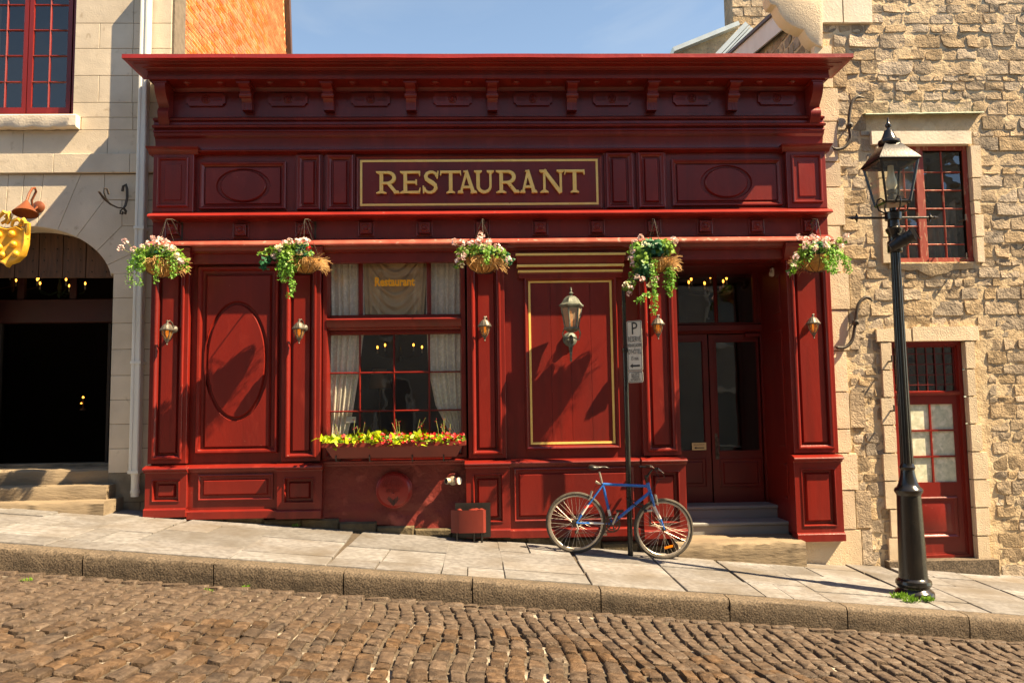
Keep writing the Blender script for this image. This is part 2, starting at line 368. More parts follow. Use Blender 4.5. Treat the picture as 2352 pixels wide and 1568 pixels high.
CHAINM = mat('oily_steel', (0.05, 0.042, 0.034), (0.1, 0.075, 0.05), 40, 0.5, metal=0.5)
BLUE = mat('blue_frame_paint', (0.015, 0.145, 0.5), (0.012, 0.11, 0.4), 10, 0.25, [], c3=(0.5, 0.55, 0.6), c3s=38, c3t=(0.68, 0.72), coat=0.4)
WHITE_FR = mat('white_frame_paint', (0.72, 0.68, 0.64), (0.62, 0.58, 0.54), 20, 0.35)
BLACK_PL = mat('black_plastic', (0.018, 0.016, 0.015), None, 8, 0.38)
ORANGE = mat('orange_reflector', (0.9, 0.22, 0.01), None, 8, 0.2)
REDREF = mat('red_reflector', (0.6, 0.03, 0.02), None, 8, 0.2)
COIR = mat('coir_fibre', (0.58, 0.3, 0.09), (0.38, 0.18, 0.05), 30, 0.95, [(60, 0.02), (14, 0.02)])
STRAW = mat('dry_straw', (0.58, 0.36, 0.16), (0.42, 0.24, 0.09), 20, 0.9)
BRASS_PIPE = mat('pipe_fitting', (0.5, 0.45, 0.34), (0.38, 0.33, 0.24), 14, 0.45, metal=0.2)
TERRA = mat('soil', (0.06, 0.04, 0.025), (0.04, 0.028, 0.018), 20, 0.95, [(50, 0.01)])
CREAM = lace('lace_curtain', (0.95, 0.9, 0.77), 0.16, 30)
DRAPE = mat('gold_drape', (0.5, 0.36, 0.2), (0.43, 0.3, 0.16), 4, 0.9)
GLASS = glass('window_glass', (0.95, 0.96, 0.95), 1.9, 0.0, 0.003)
GLASS_OLD = glass('old_window_glass', (0.8, 0.83, 0.8), 2.1, 0.02, 0.03)
GLASS_AMBER = glass('amber_glass', (0.85, 0.55, 0.22), 1.5, 0.1, 0, 0.25)
GLASS_CLEAR = glass('lantern_glass', (0.9, 0.9, 0.82), 1.45, 0.02, 0, 0.06)
GLASS_PINK = glass('frosted_lamp_glass', (0.6, 0.44, 0.3), 1.5, 0.15, 0, 0.5)
FROST = mat('curtained_glass', (0.72, 0.72, 0.56), (0.5, 0.53, 0.4), 14, 0.12, [], c3=(0.85, 0.82, 0.68), c3s=11, c3t=(0.52, 0.68), coat=0.6)
BULB = emit('lamp_bulb', (1.0, 0.38, 0.06), 2.2)
FILAMENT = emit('amber_lamp', (1.0, 0.42, 0.06), 0.25)
LEAF_MID = leafmat('mid_green_leaf', (0.10, 0.24, 0.02), (0.24, 0.42, 0.06))
LEAF_DARK = leafmat('dark_ivy_leaf', (0.02, 0.12, 0.045), (0.045, 0.22, 0.10))
LEAF_VINE = leafmat('small_vine_leaf', (0.13, 0.36, 0.04), (0.26, 0.52, 0.10))
LEAF_LIME = leafmat('lime_leaf', (0.50, 0.60, 0.03), (0.36, 0.50, 0.02))
PETAL_PINK = leafmat('pink_petal', (0.9, 0.6, 0.58), (0.92, 0.78, 0.72), 0.3)
PETAL_CREAM = leafmat('cream_petal', (0.85, 0.8, 0.5), (0.8, 0.78, 0.62), 0.3)
PETAL_RED = leafmat('red_petal', (0.6, 0.006, 0.01), (0.42, 0.004, 0.012), 0.15, 30)
STEM = mat('plant_stem', (0.2, 0.22, 0.06), None, 8, 0.7)

# ================================================================ street
road = MB()
xs = [-40, -12, -9, 9, 12, 40]; ys = [-45, -12, -8, -5, KERB_Y + 0.2]
vs = [(x, y, road_z(x, max(y, -9)) - 0.03) for y in ys for x in xs]
road.add(vs, [(j*6+i, j*6+i+1, j*6+i+7, j*6+i+6) for j in range(4) for i in range(5)])
road_o = structure(road.build('road', GRIT), 'brown cobbled road sloping down to the right', 'road')

def sett_mesh(w, l, rs):
    """one worn sett: top at z=0, w along x, l along y"""
    def ring(ins, z, jit):
        a, b = w/2-ins, l/2-ins; c = min(a, b)*rs.uniform(.16, .34)
        pts = [(-a+c,-b),(a-c,-b),(a,-b+c),(a,b-c),(a-c,b),(-a+c,b),(-a,b-c),(-a,-b+c)]
        return [(x+rs.uniform(-jit, jit), y+rs.uniform(-jit, jit), z+rs.uniform(-jit, jit)*0.5) for x, y in pts]
    v = ring(0.0, -0.07, 0.003) + ring(0.0, -0.014, 0.006) + ring(0.006, -0.003, 0.006) + ring(0.02, 0.0, 0.006)
    v.append((rs.uniform(-.015, .015), rs.uniform(-.02, .02), 0.001+rs.uniform(-.005, .005)))
    f = [(k*8+j, k*8+(j+1) % 8, (k+1)*8+(j+1) % 8, (k+1)*8+j) for k in range(3) for j in range(8)] + [(24+j, 24+(j+1) % 8, 32) for j in range(8)]
    return v, f
rs = random.Random(3)
templ = []
for k in range(26):
    v, f = sett_mesh(0.114+rs.uniform(-.02, .01), 0.12+0.115*(k % 7)/6, rs)
    b = MB().add(v, f)
    templ.append((b.mesh('cobblestone', COBBLE, sharp=40), b, 0.12+0.115*(k % 7)/6))
setts = []
def warp(X, Y): return X + 0.07*math.sin(Y*1.1+X*0.5) + 0.03*math.sin(Y*3.1+X*1.7)
x = -8.6
while x < 8.6:
    y = KERB_Y - 0.17 - rs.uniform(0, 0.1)
    pitch = 0.127 + rs.uniform(-.004, .014)
    while y > -8.2:
        t = rs.choice(templ); l = t[2]
        yc = y - l/2; X = warp(x, yc) + rs.uniform(-.008, .008)
        ang = math.atan2(warp(x, yc+.1)-warp(x, yc-.1), 0.2)
        setts.append((t, X, yc, road_z(X, yc)+rs.uniform(-.01, .008) + 0.014*noise.noise(Vector((X*1.3, yc*1.3, 0))), -ang+rs.uniform(-.08, .08), rs.uniform(-.05, .05), rs.uniform(-.08, .08)))
        y -= l + 0.012 + rs.uniform(0, 0.022)
    x += pitch
x = -8.6                                                      # the gutter course along the kerb
while x < 8.6:
    t = rs.choice(templ); l = t[2]
    setts.append((t, x+l/2, KERB_Y-0.085, road_z(x, KERB_Y-.08)-0.012, R(90)+rs.uniform(-.03, .03), 0.0, rs.uniform(-.02, .02)))
    x += l+0.012
def inview(X, Y, Z, mx=12):
    c = AX @ (Vector((X, Y, Z)) - CAM)
    u, v = 1176+F*c.x/c.z, 784+F*c.y/c.z
    return c.z > 0 and -mx < u < 2352+mx and v < 1568+mx
setts.sort(key=lambda s: (not inview(s[1], s[2], s[3]), (Vector(s[1:4])-CAM).length))
rest = MB()
for k, (t, X, Y, Z, rz, tx, ty) in enumerate(setts):
    if k < 300: piece('cobblestone', t[0], road_o, (X, Y, Z), (tx, ty+0.09, rz))
    else:
        mm = Matrix.Translation((X, Y, Z)) @ Matrix.Rotation(rz, 4, 'Z') @ Matrix.Rotation(ty+0.09, 4, 'Y') @ Matrix.Rotation(tx, 4, 'X')
        rest.add([mm @ Vector(v) for v in t[1].v], t[1].f)
rest.build('far_cobblestones', COBBLE, parent=road_o, sharp=50, kind='stuff')

# pavement: a bed, then every slab
bed = MB()
bed.add([(X, Y, pav(X, Y)-0.022) for Y in (KERB_Y+.1, 1.6) for X in (-20, 20)], [(0, 1, 3, 2)])
pav_o = structure(bed.build('pavement', SLAB_GAP), 'grey stone slab pavement in front of the restaurant', 'pavement')
rs = random.Random(11)
X = -8.2; y_in = KERB_Y + 0.215
while X < 8.6:
    L_ = rs.choice((0.5, 0.62, 0.8, 0.95, 1.1)) + rs.uniform(-.06, .06)
    cuts = rs.choice(((0.45, 0.85, 1.4), (0.6, 1.2, 1.7), (0.42, 0.95, 1.3, 1.75), (0.55, 1.35), (0.38, 1.0, 1.6)))
    cuts = [0] + [c+rs.uniform(-.06, .06) for c in cuts] + [2.6]
    sk = rs.uniform(-.03, .03)
    for a, b in zip(cuts, cuts[1:]):
        y0, y1 = y_in + a + 0.01, y_in + b - 0.012
        subs = [(X, X+L_)] if rs.random() > 0.3 else [(X, X+L_*0.42), (X+L_*0.42, X+L_)]
        for xa, xb in subs:
            g = rs.uniform(.004, .009); dz = rs.uniform(-.006, .006)
            q = [(xa+g+sk*a, y0), (xb-g+sk*a, y0), (xb-g+sk*b, y1), (xa+g+sk*b, y1)]
            q = [(x_+rs.uniform(-.006, .006), y_+rs.uniform(-.003, .003)) for x_, y_ in q]
            cx = sum(p[0] for p in q)/4; cy = sum(p[1] for p in q)/4
            ins = [(cx+(x_-cx)*0.985, cy+(y_-cy)*0.985) for x_, y_ in q]
            v = [(x_, y_, pav(x_, y_)-0.03) for x_, y_ in q] + [(x_, y_, pav(x_, y_)-0.006+dz) for x_, y_ in q] + [(x_, y_, pav(x_, y_)+dz) for x_, y_ in ins]
            f = [(k*4+j, k*4+(j+1) % 4, k*4+4+(j+1) % 4, k*4+4+j) for k in range(2) for j in range(4)] + [(8, 9, 10, 11)]
            MB().add(v, f).build('paving_slab', SLAB, parent=pav_o)
    X += L_
# kerb stones
kerb_bed = MB(); kerb_bed.add([(x, y, pav(x, KERB_Y)-d) for d in (0.3, 0.02) for x, y in ((-20, KERB_Y+.03), (20, KERB_Y+.03), (20, KERB_Y+.2), (-20, KERB_Y+.2))],
    [(0, 1, 5, 4), (1, 2, 6, 5), (2, 3, 7, 6), (3, 0, 4, 7), (4, 5, 6, 7)])
kerb_o = structure(kerb_bed.build('kerb', SLAB_GAP), 'long granite kerb stones edging the pavement', 'kerb')
joints = [-9.6, -8.3, -7.2, -6.05, -4.97] + [xat(u, v, KERB_Y) for u, v in ((190,1272),(490,1292),(789,1315),(1085,1335),(1380,1352),(1676,1377),(1946,1392),(2226,1415))] + [5.75, 6.95, 8.1, 9.2]
for a, b in zip(joints, joints[1:]):
    n = 9; v = []; f = []
    prof = [(0.012, -0.3), (0.004, -0.13), (0.0, -0.045), (0.012, -0.014), (0.035, -0.001), (0.205, 0.0), (0.207, -0.1)]
    for i in range(n+1):
        X = a+0.006 + (b-a-0.012)*i/n
        for k, (dy, dz) in enumerate(prof):
            j = 0.006 if k in (1, 2, 3) else 0.002
            v.append((X, KERB_Y+dy+rs.uniform(-j, j), pav(X, KERB_Y)+dz+rs.uniform(-j, j)*0.5))
    P_ = len(prof)
    for i in range(n):
        for k in range(P_-1): f.append((i*P_+k, (i+1)*P_+k, (i+1)*P_+k+1, i*P_+k+1))
    f += [tuple(range(P_)), tuple(range(n*P_+P_-1, n*P_-1, -1))]
    MB().add(v, f).build('kerb_stone', KERB, parent=kerb_o, sharp=40)

# ================================================================ restaurant
XL, XR = -4.09, 4.36
rest_o = thing('restaurant_building', (0, 0, 0), 'dark red wooden restaurant front with gold lettered sign and heavy cornice', 'building')
def panel(x0, x1, z0, z1, yf, m=0.07, bead=0.022, rec=0.05, gap=0.03, rise=0.03, parent=None, yb=None, mt=RED, thick=None, raised=True):
    """framed panel: flat frame, bolection moulding, sunk field with a raised centre"""
    fr = MB().rl(x0, x1, z0, z1, [(0, (yb if yb is not None else yf+0.08)), (0, yf+.004), (.004, yf), (m, yf)], cap=False).build('panel_frame', mt, rest_o, parent)
    p = parent or fr
    MB().rl(x0+m-.001, x1-m+.001, z0+m-.001, z1-m+.001, [(0, yf+.01), (0, yf-.012), (bead*.3, yf-.02), (bead*.75, yf-.018), (bead, yf-.004), (bead+.006, yf-.004), (bead+.014, yf+rec), ], cap=False).build('panel_moulding', mt, rest_o, p)
    i = m+bead+.012
    if raised:
        MB().rl(x0+i, x1-i, z0+i, z1-i, [(0, yf+rec-.001), (gap, yf+rec-.001), (gap+.002, yf+rec-.008), (gap+.016, yf+rec-rise), (gap+.02, yf+rec-rise)]).build('raised_panel', mt, rest_o, p)
    return fr

Z_CAP = 0.965; Z_L1 = zat(551, -.24); Z_L2 = zat(486, -.26)
pil = [(347, 432), (648, 736), (1074, 1160), (1472, 1557), (1814, 1906)]
pilX = []
for a, b in pil: pilX.append((xat(a, 800, -.1), xat(b, 800, -.1)))
pilX[0] = (XL, pilX[0][1]); pilX[4] = (pilX[4][0], XR)
Z_P0, Z_P1 = 1.03, Z_L1-0.26
# masonry and boarding behind the joinery
bay = [(pilX[i][1], pilX[i+1][0]) for i in range(4)]
W0, W1 = bay[1]
wx0, wx1, wz0, wz1 = rc(747, 590, 1066, 1050, .03)
w = MB()
w.box(XL+.004, W0, 0.0, 0.32, -0.55, 3.9)                                 # left of the window
w.box(W1, bay[3][0]-.2, 0.0, 0.32, -0.7, 3.9)                             # right of the window
w.box(W0, W1, 0.0, 0.32, wz1, 3.9)                                        # over the window
w.box(bay[3][0]-.2, XR-.004, 0.0, 0.32, zat(598, -.05), 3.9)              # over the door
w.box(XL+.004, XR-.004, -.02, 0.32, 3.9, 5.75)                            # upper wall
w.box(pilX[4][0]+.02, XR-.004, 0.0, 1.2, -0.7, 3.9)
w.build('wall', RED, rest_o)
b_ = MB(); b_.box(XL+.01, XR-.01, 0.32, 7.0, 5.62, 5.72); b_.box(XL+.01, XL+.15, .33, 7.0, -.5, 5.6); b_.box(XR-.15, XR-.01, 1.25, 7.0, -.8, 5.6)
b_.box(XL+.01, XR-.01, 6.9, 7.0, -.8, 5.6); b_.build('roof', BLACK_ROOM, rest_o)
# foundation strip
nst = 14; xs_ = [XL+.02 + (pilX[3][1]-.12-XL)*k/nst for k in range(nst+1)]
rs = random.Random(5)
for a, b in zip(xs_, xs_[1:]):
    MB().rl(a+.003, b-.003, -0.75, pav((a+b)/2, 0)+0.085+rs.uniform(-.02, .02), [(0, .01), (0, -.075), (.02, -.098+rs.uniform(-.012, .012))]).build('foundation_stone', FOUND, rest_o)
MB().box(pilX[4][0]+.02, XR-.01, -0.09, .3, -.95, 0.0).build('foundation_stone', QUOIN, rest_o)
# pilasters with pedestals
ped_bot = [1187, 1190, 1234, 1236, 1243]
for i, (a, b) in enumerate(pilX):
    s = MB().rl(a, b, Z_P0-.02, Z_P1, [(0, .0), (0, -.10), (.004, -.104), (.052, -.104)], cap=False).build('pilaster', RED, rest_o)
    k = .05
    MB().rl(a+k, b-k, Z_P0-.02+k, Z_P1-k, [(0, -.09), (0, -.118), (.008, -.13), (.022, -.13), (.032, -.112), (.044, -.104), (.052, -.06), (.056, -.055)], cap=False).build('pilaster_moulding', RED, rest_o, s)
    k += .05
    MB().rl(a+k, b-k, Z_P0-.02+k, Z_P1-k, [(0, -.0545), (.022, -.0545), (.024, -.06), (.036, -.088), (.04, -.088)]).build('raised_panel', RED, rest_o, s)
    # pedestal
    zb = px((pil[i][0]+pil[i][1])/2, ped_bot[i], -.17).z
    zb2 = zb + 0.105
    e = 0.035; pa, pb = (a-(0 if i == 0 else e)), (b+(0 if i == 4 else e))
    top = Z_CAP - .065
    p = MB().rl(pa, pb, zb2-.01, top+.01, [(0, 0), (0, -.155), (.004, -.16), (.085, -.16)], cap=False).build('pedestal', RED, rest_o)
    MB().rl(pa+.083, pb-.083, zb2+.073, top-.073, [(0, -.15), (0, -.168), (.01, -.172), (.018, -.158), (.024, -.115), (.055, -.115), (.075, -.148), (.08, -.148)]).build('raised_panel', RED, rest_o, p)
    MB().corn(pa, pb, [(.1, zb), (.195, zb), (.195, zb2-.02), (.185, zb2-.008), (.165, zb2), (.1, zb2)]).build('plinth', RED, rest_o, p)
    MB().corn(pa-.012, pb+.012, [(.1, top), (.168, top), (.172, top+.015), (.19, top+.03), (.215, top+.036), (.222, top+.05), (.215, top+.062), (.18, top+.075), (.12, top+.09), (.1, top+.09)]).build('pedestal_cap', RED, rest_o, p)
    # capital under the lower ledge
    MB().corn(a-.015, b+.015, [(.08, Z_P1-.01), (.125, Z_P1), (.13, Z_P1+.03), (.165, Z_P1+.07), (.2, Z_P1+.12), (.235, Z_P1+.15), (.24, Z_P1+.2), (.1, Z_P1+.2)], side=.12).build('capital', RED, rest_o, s)
# base walls with caps between the pedestals (bays one and three)
for i, (u0, v0, u1, v1), zbp in ((0, (455, 1088, 628, 1148), 1190), (2, (1180, 1073, 1456, 1195), 1232)):
    a, b = bay[i]; a += .034; b -= .034
    X0, X1, Z0, Z1 = rc(u0, v0, u1, v1, -.1)
    zb = px((u0+u1)/2, zbp, -.12).z; top = Z_CAP-.065
    base = MB().rl(a, b, zb+.1, top+.005, [(0, 0), (0, -.1)]).build('base_panel', RED, rest_o)
    MB().rl(X0, X1, Z0, Z1, [(0, -.095), (0, -.118), (.012, -.125), (.022, -.118), (.03, -.104), (.06, -.104), (.062, -.107), (.08, -.128), (.086, -.128)]).build('raised_panel', RED, rest_o, base)
    MB().corn(a, b, [(.05, zb), (.145, zb), (.145, zb+.085), (.13, zb+.1), (.115, zb+.105), (.05, zb+.105)]).build('plinth', RED, rest_o, base)
    MB().corn(a, b, [(.05, top), (.108, top), (.125, top+.03), (.155, top+.036), (.16, top+.05), (.15, top+.064), (.12, top+.08), (.05, top+.09)]).build('base_cap', RED, rest_o, base)

# bay one: tall panel with an oval
X0, X1, Z0, Z1 = rc(452, 612, 640, 1040, -.03)
big = MB().rl(X0, X1, Z0, Z1, [(0, .005), (0, -.045), (.012, -.062), (.034, -.055), (.05, -.03), (.056, -.012), (.085, -.012)], cap=False).build('tall_panel_moulding', RED, rest_o)
rx0, rx1, rz0, rz1 = rc(474, 634, 618, 1024, -.035)
cx, cz = px(543, 828, -.035).x, px(543, 828, -.035).z
ea, eb = 73/185., 137/185.
f = MB().rl(rx0, rx1, rz0, rz1, [(-.02, 0.002), (-.02, -.012), (0, -.036)], cap=False)
f.rect_hole(rx0, rx1, rz0, rz1, cx, cz, ea, eb, -.036)
f.ol(cx, cz, ea, eb, [(0, -.036), (.012, -.018), (.016, -.006), (.04, -.006)], cap=False)
f.build('raised_panel', RED, rest_o, big)
MB().ol(cx, cz, ea-.035, eb-.035, [(0, -.004), (.004, -.014), (.02, -.04), (.026, -.04)], n=64).build('oval_panel', RED, rest_o, big)

# bay three: gold-lined panel with hood
X0, X1, Z0, Z1 = rc(1206, 637, 1420, 1030, -.03)
g = MB().rl(X0, X1, Z0, Z1, [(0, .005), (0, -.05), (.012, -.064), (.03, -.055), (.042, -.03), (.07, -.024)], cap=False).build('tall_panel_moulding', RED, rest_o)
X0, X1, Z0, Z1 = rc(1216, 644, 1409, 1019, -.03)
MB().rl(X0, X1, Z0, Z1, [(0, -.015), (0, -.03), (.026, -.03), (.026, -.018)], cap=False).build('gold_line', GOLD, rest_o, g)
for k in range(4):
    xa = X0+.024+(X1-X0-.048)*k/4; xb = X0+.024+(X1-X0-.048)*(k+1)/4
    MB().cbox(xa+.0015, xb-.0015, -.02, .0, Z0+.02, Z1-.02, .002).build('board', RED, rest_o, g)
h0, h1 = xat(1196, 610, -.1), xat(1424, 610, -.1)
def zz(y): return zat(y, -.12, 1310)
hood = MB().corn(h0, h1, [(.02, zz(637)), (.07, zz(637)), (.075, zz(627)), (.085, zz(625)), (.085, zz(614)), (.1, zz(613)), (.12, zz(606)), (.13, zz(600)), (.165, zz(592)), (.17, zz(586)), (.05, zz(582)), (.0, zz(582))], side=.35).build('panel_hood', RED, rest_o)
for ya, yb_, o in ((583, 588, .176), (607, 612, .132), (619, 624, .096)):
    MB().corn(h0, h1, [(o-.02, zz(yb_)), (o, zz(yb_)), (o, zz(ya)), (o-.02, zz(ya))], side=.36).build('gold_line', GOLD, rest_o, hood)

# bay two: base under the window, rough painted masonry
a, b = W0-.02, W1+.02
bm = MB(); nx, nz_ = 40, 22; zt = zat(1064, -.03, 905)
for j in range(nz_+1):
    for i in range(nx+1):
        X = a+(b-a)*i/nx; lo = pav(X, 0)+.08; Zc = lo+(zt-lo)*j/nz_
        rough = max(0, 1-(Zc-lo)/.45)
        bm.v.append((X, -.03-.035*rough*(.5+noise.noise(Vector((X*5, Zc*7, 1))))-.006*noise.noise(Vector((X*9, Zc*9, 3))), Zc))
for j in range(nz_):
    for i in range(nx): q = j*(nx+1)+i; bm.f.append((q, q+1, q+nx+2, q+nx+1)); bm.m.append(0)
bm.build('rendered_base', RED_RENDER, rest_o, sharp=60)
MB().box(W0, W1, 0.0, .32, -.6, wz0).build('sill_wall', RED_RENDER, rest_o)
MB().corn(W0, W1, [(.0, zt-.02), (.05, zt-.02), (.055, zt), (.09, zt+.012), (.095, zt+.035), (.07, zt+.045), (.0, zt+.06)]).build('window_sill', RED, rest_o)

# ---- entablature
def z_(y, o): return zat(y, -o)
ent = MB().corn(XL, XR, [(.0, z_(600, .1)), (.09, z_(600, .1)), (.09, z_(578, .1)), (.12, z_(577, .1)), (.125, z_(572, .12)), (.16, z_(566, .16)), (.17, z_(562, .17)), (.235, z_(560, .22)), (.252, z_(559, .24)),
    (.254, z_(557, .24)), (.235, z_(552, .24)), (.2, z_(548.5, .22)), (.12, z_(545.5, .12)), (.1, z_(545, .1)), (.1, z_(505, .1)), (.115, z_(504, .1)), (.13, z_(500, .13)), (.17, z_(495, .17)), (.24, z_(494, .23)), (.268, z_(493, .26)), (.27, z_(491, .26)), (.25, z_(487, .26)), (.21, z_(484.5, .24)), (.05, z_(481, .05)), (.0, z_(482, .05))]).build('lower_entablature', RED, rest_o)
MB().corn(XL-.004, XR+.004, [(.2, z_(493.2, .26)), (.274, z_(492.8, .26)), (.276, z_(490.6, .26)), (.254, z_(486.4, .26)), (.212, z_(483.9, .24))]).build('ledge_flashing', RED_METAL, rest_o, ent)
MB().corn(XL-.004, XR+.004, [(.19, z_(559.6, .24)), (.258, z_(559.4, .24)), (.26, z_(556.6, .24)), (.239, z_(551.4, .24)), (.202, z_(547.9, .22))]).build('ledge_flashing', RED_GLINT, rest_o, ent)
for u, v in ((397, 527), (553, 529), (697, 527), (841, 525), (975, 524), (1107, 523), (1241, 523), (1371, 522), (1501, 521), (1619, 520), (1738, 520), (1859, 519)):
    c = px(u, v, -.12); e = .1
    bl = MB().rl(c.x-e, c.x+e, c.z-e, c.z+e, [(0, -.098), (0, -.112), (.012, -.118), (.016, -.108), (.03, -.108), (.032, -.15), (.036, -.154)]).build('frieze_block', RED, rest_o)
    MB().lathe([(.05, .15), (.05, .157), (.04, .165), (.032, .158), (.022, .158), (.018, .166), (.006, .168)], (c.x, 0, c.z), 18, 'y').build('bullseye', RED, rest_o, bl)

# sign band
zs0, zs1 = z_(483.5, .05), z_(351, .05)
MB().box(XL+.01, XR-.01, -.045, .0, zs0-.02, zs1+.02).build('sign_band', RED, rest_o)
def band_panel(u0, v0, u1, v1, yf=-.06, ov=None):
    X0, X1, Z0, Z1 = rc(u0, v0, u1, v1, yf)
    p = MB().rl(X0, X1, Z0, Z1, [(0, -.044), (0, yf-.022), (.01, yf-.03), (.024, yf-.028), (.034, yf-.012), (.044, yf-.006), (.056, yf+.008)], cap=False).build('panel_moulding', RED, rest_o)
    i = .075
    if ov:
        c = px(ov[0], ov[1], yf); A, B = ov[2]/184., ov[3]/184.
        r = MB().rl(X0+i, X1-i, Z0+i, Z1-i, [(-.012, -.043), (0, yf-.008)], cap=False)
        r.rect_hole(X0+i, X1-i, Z0+i, Z1-i, c.x, c.z, A+.055, min(B+.03, (Z1-Z0)/2-i-.004), yf-.008)
        r.ol(c.x, c.z, A+.055, min(B+.03, (Z1-Z0)/2-i-.004), [(0, yf-.008), (.012, yf+.012)], cap=False)
        r.build('raised_panel', RED, rest_o, p)
        MB().ol(c.x, c.z, A, min(B, (Z1-Z0)/2-i-.02), [(-.004, -.0435), (0, yf), (.014, yf-.014), (.018, yf-.014)]).build('oval_panel', RED, rest_o, p)
    else:
        MB().rl(X0+i, X1-i, Z0+i, Z1-i, [(-.01, -.043), (0, yf+.005), (.012, yf-.018), (.014, yf-.018)]).build('raised_panel', RED, rest_o, p)
    return p
band_panel(459, 373, 657, 481, ov=(559, 427, 52, 37))
band_panel(1543, 366, 1795, 473, ov=(1668, 419, 51, 36))
for q in ((683, 357, 736, 482), (751, 357, 811, 482), (1393, 352, 1453, 478), (1467, 351, 1526, 477)):
    X0, X1, Z0, Z1 = rc(*q, -.07)
    MB().cbox(X0-.03, X1+.03, -.07, -.044, zs0-.01, zs1+.01, .006).build('sign_band_stile', RED, rest_o)
    band_panel(*q, yf=-.085)
for u0, u1 in ((XL, xat(444, 420, -.13)), (xat(1808, 410, -.13), XR)):
    st = MB().cbox(u0, u1, -.13, 0.0, zs0-.015, zs1, .006).build('end_block', RED, rest_o)
    MB().rl(u0+.06, u1-.06, zs0+.05, zs1-.07, [(0, -.128), (0, -.15), (.01, -.158), (.024, -.156), (.034, -.136), (.04, -.115), (.075, -.115), (.09, -.14), (.094, -.14)]).build('raised_panel', RED, rest_o, st)
    MB().corn(u0-.01, u1+.01, [(.05, zs1-.03), (.135, zs1-.03), (.15, zs1-.005), (.17, zs1+.02), (.2, zs1+.035), (.205, zs1+.055), (.05, zs1+.075)], side=.3).build('end_block_cap', RED, rest_o, st)
# sign board
X0, X1, Z0, Z1 = rc(818, 358, 1384, 482, -.07)
sb = MB().rl(X0, X1, Z0, Z1, [(0, -.044), (0, -.075), (.012, -.082), (.03, -.062), (.034, -.062)]).build('sign_board', RED, rest_o)
X0, X1, Z0, Z1 = rc(827, 366.5, 1374, 471.5, -.068)
MB().rl(X0, X1, Z0, Z1, [(0, -.06), (0, -.069), (.027, -.069), (.027, -.06)], cap=False).build('gold_border', GOLD, rest_o, sb)

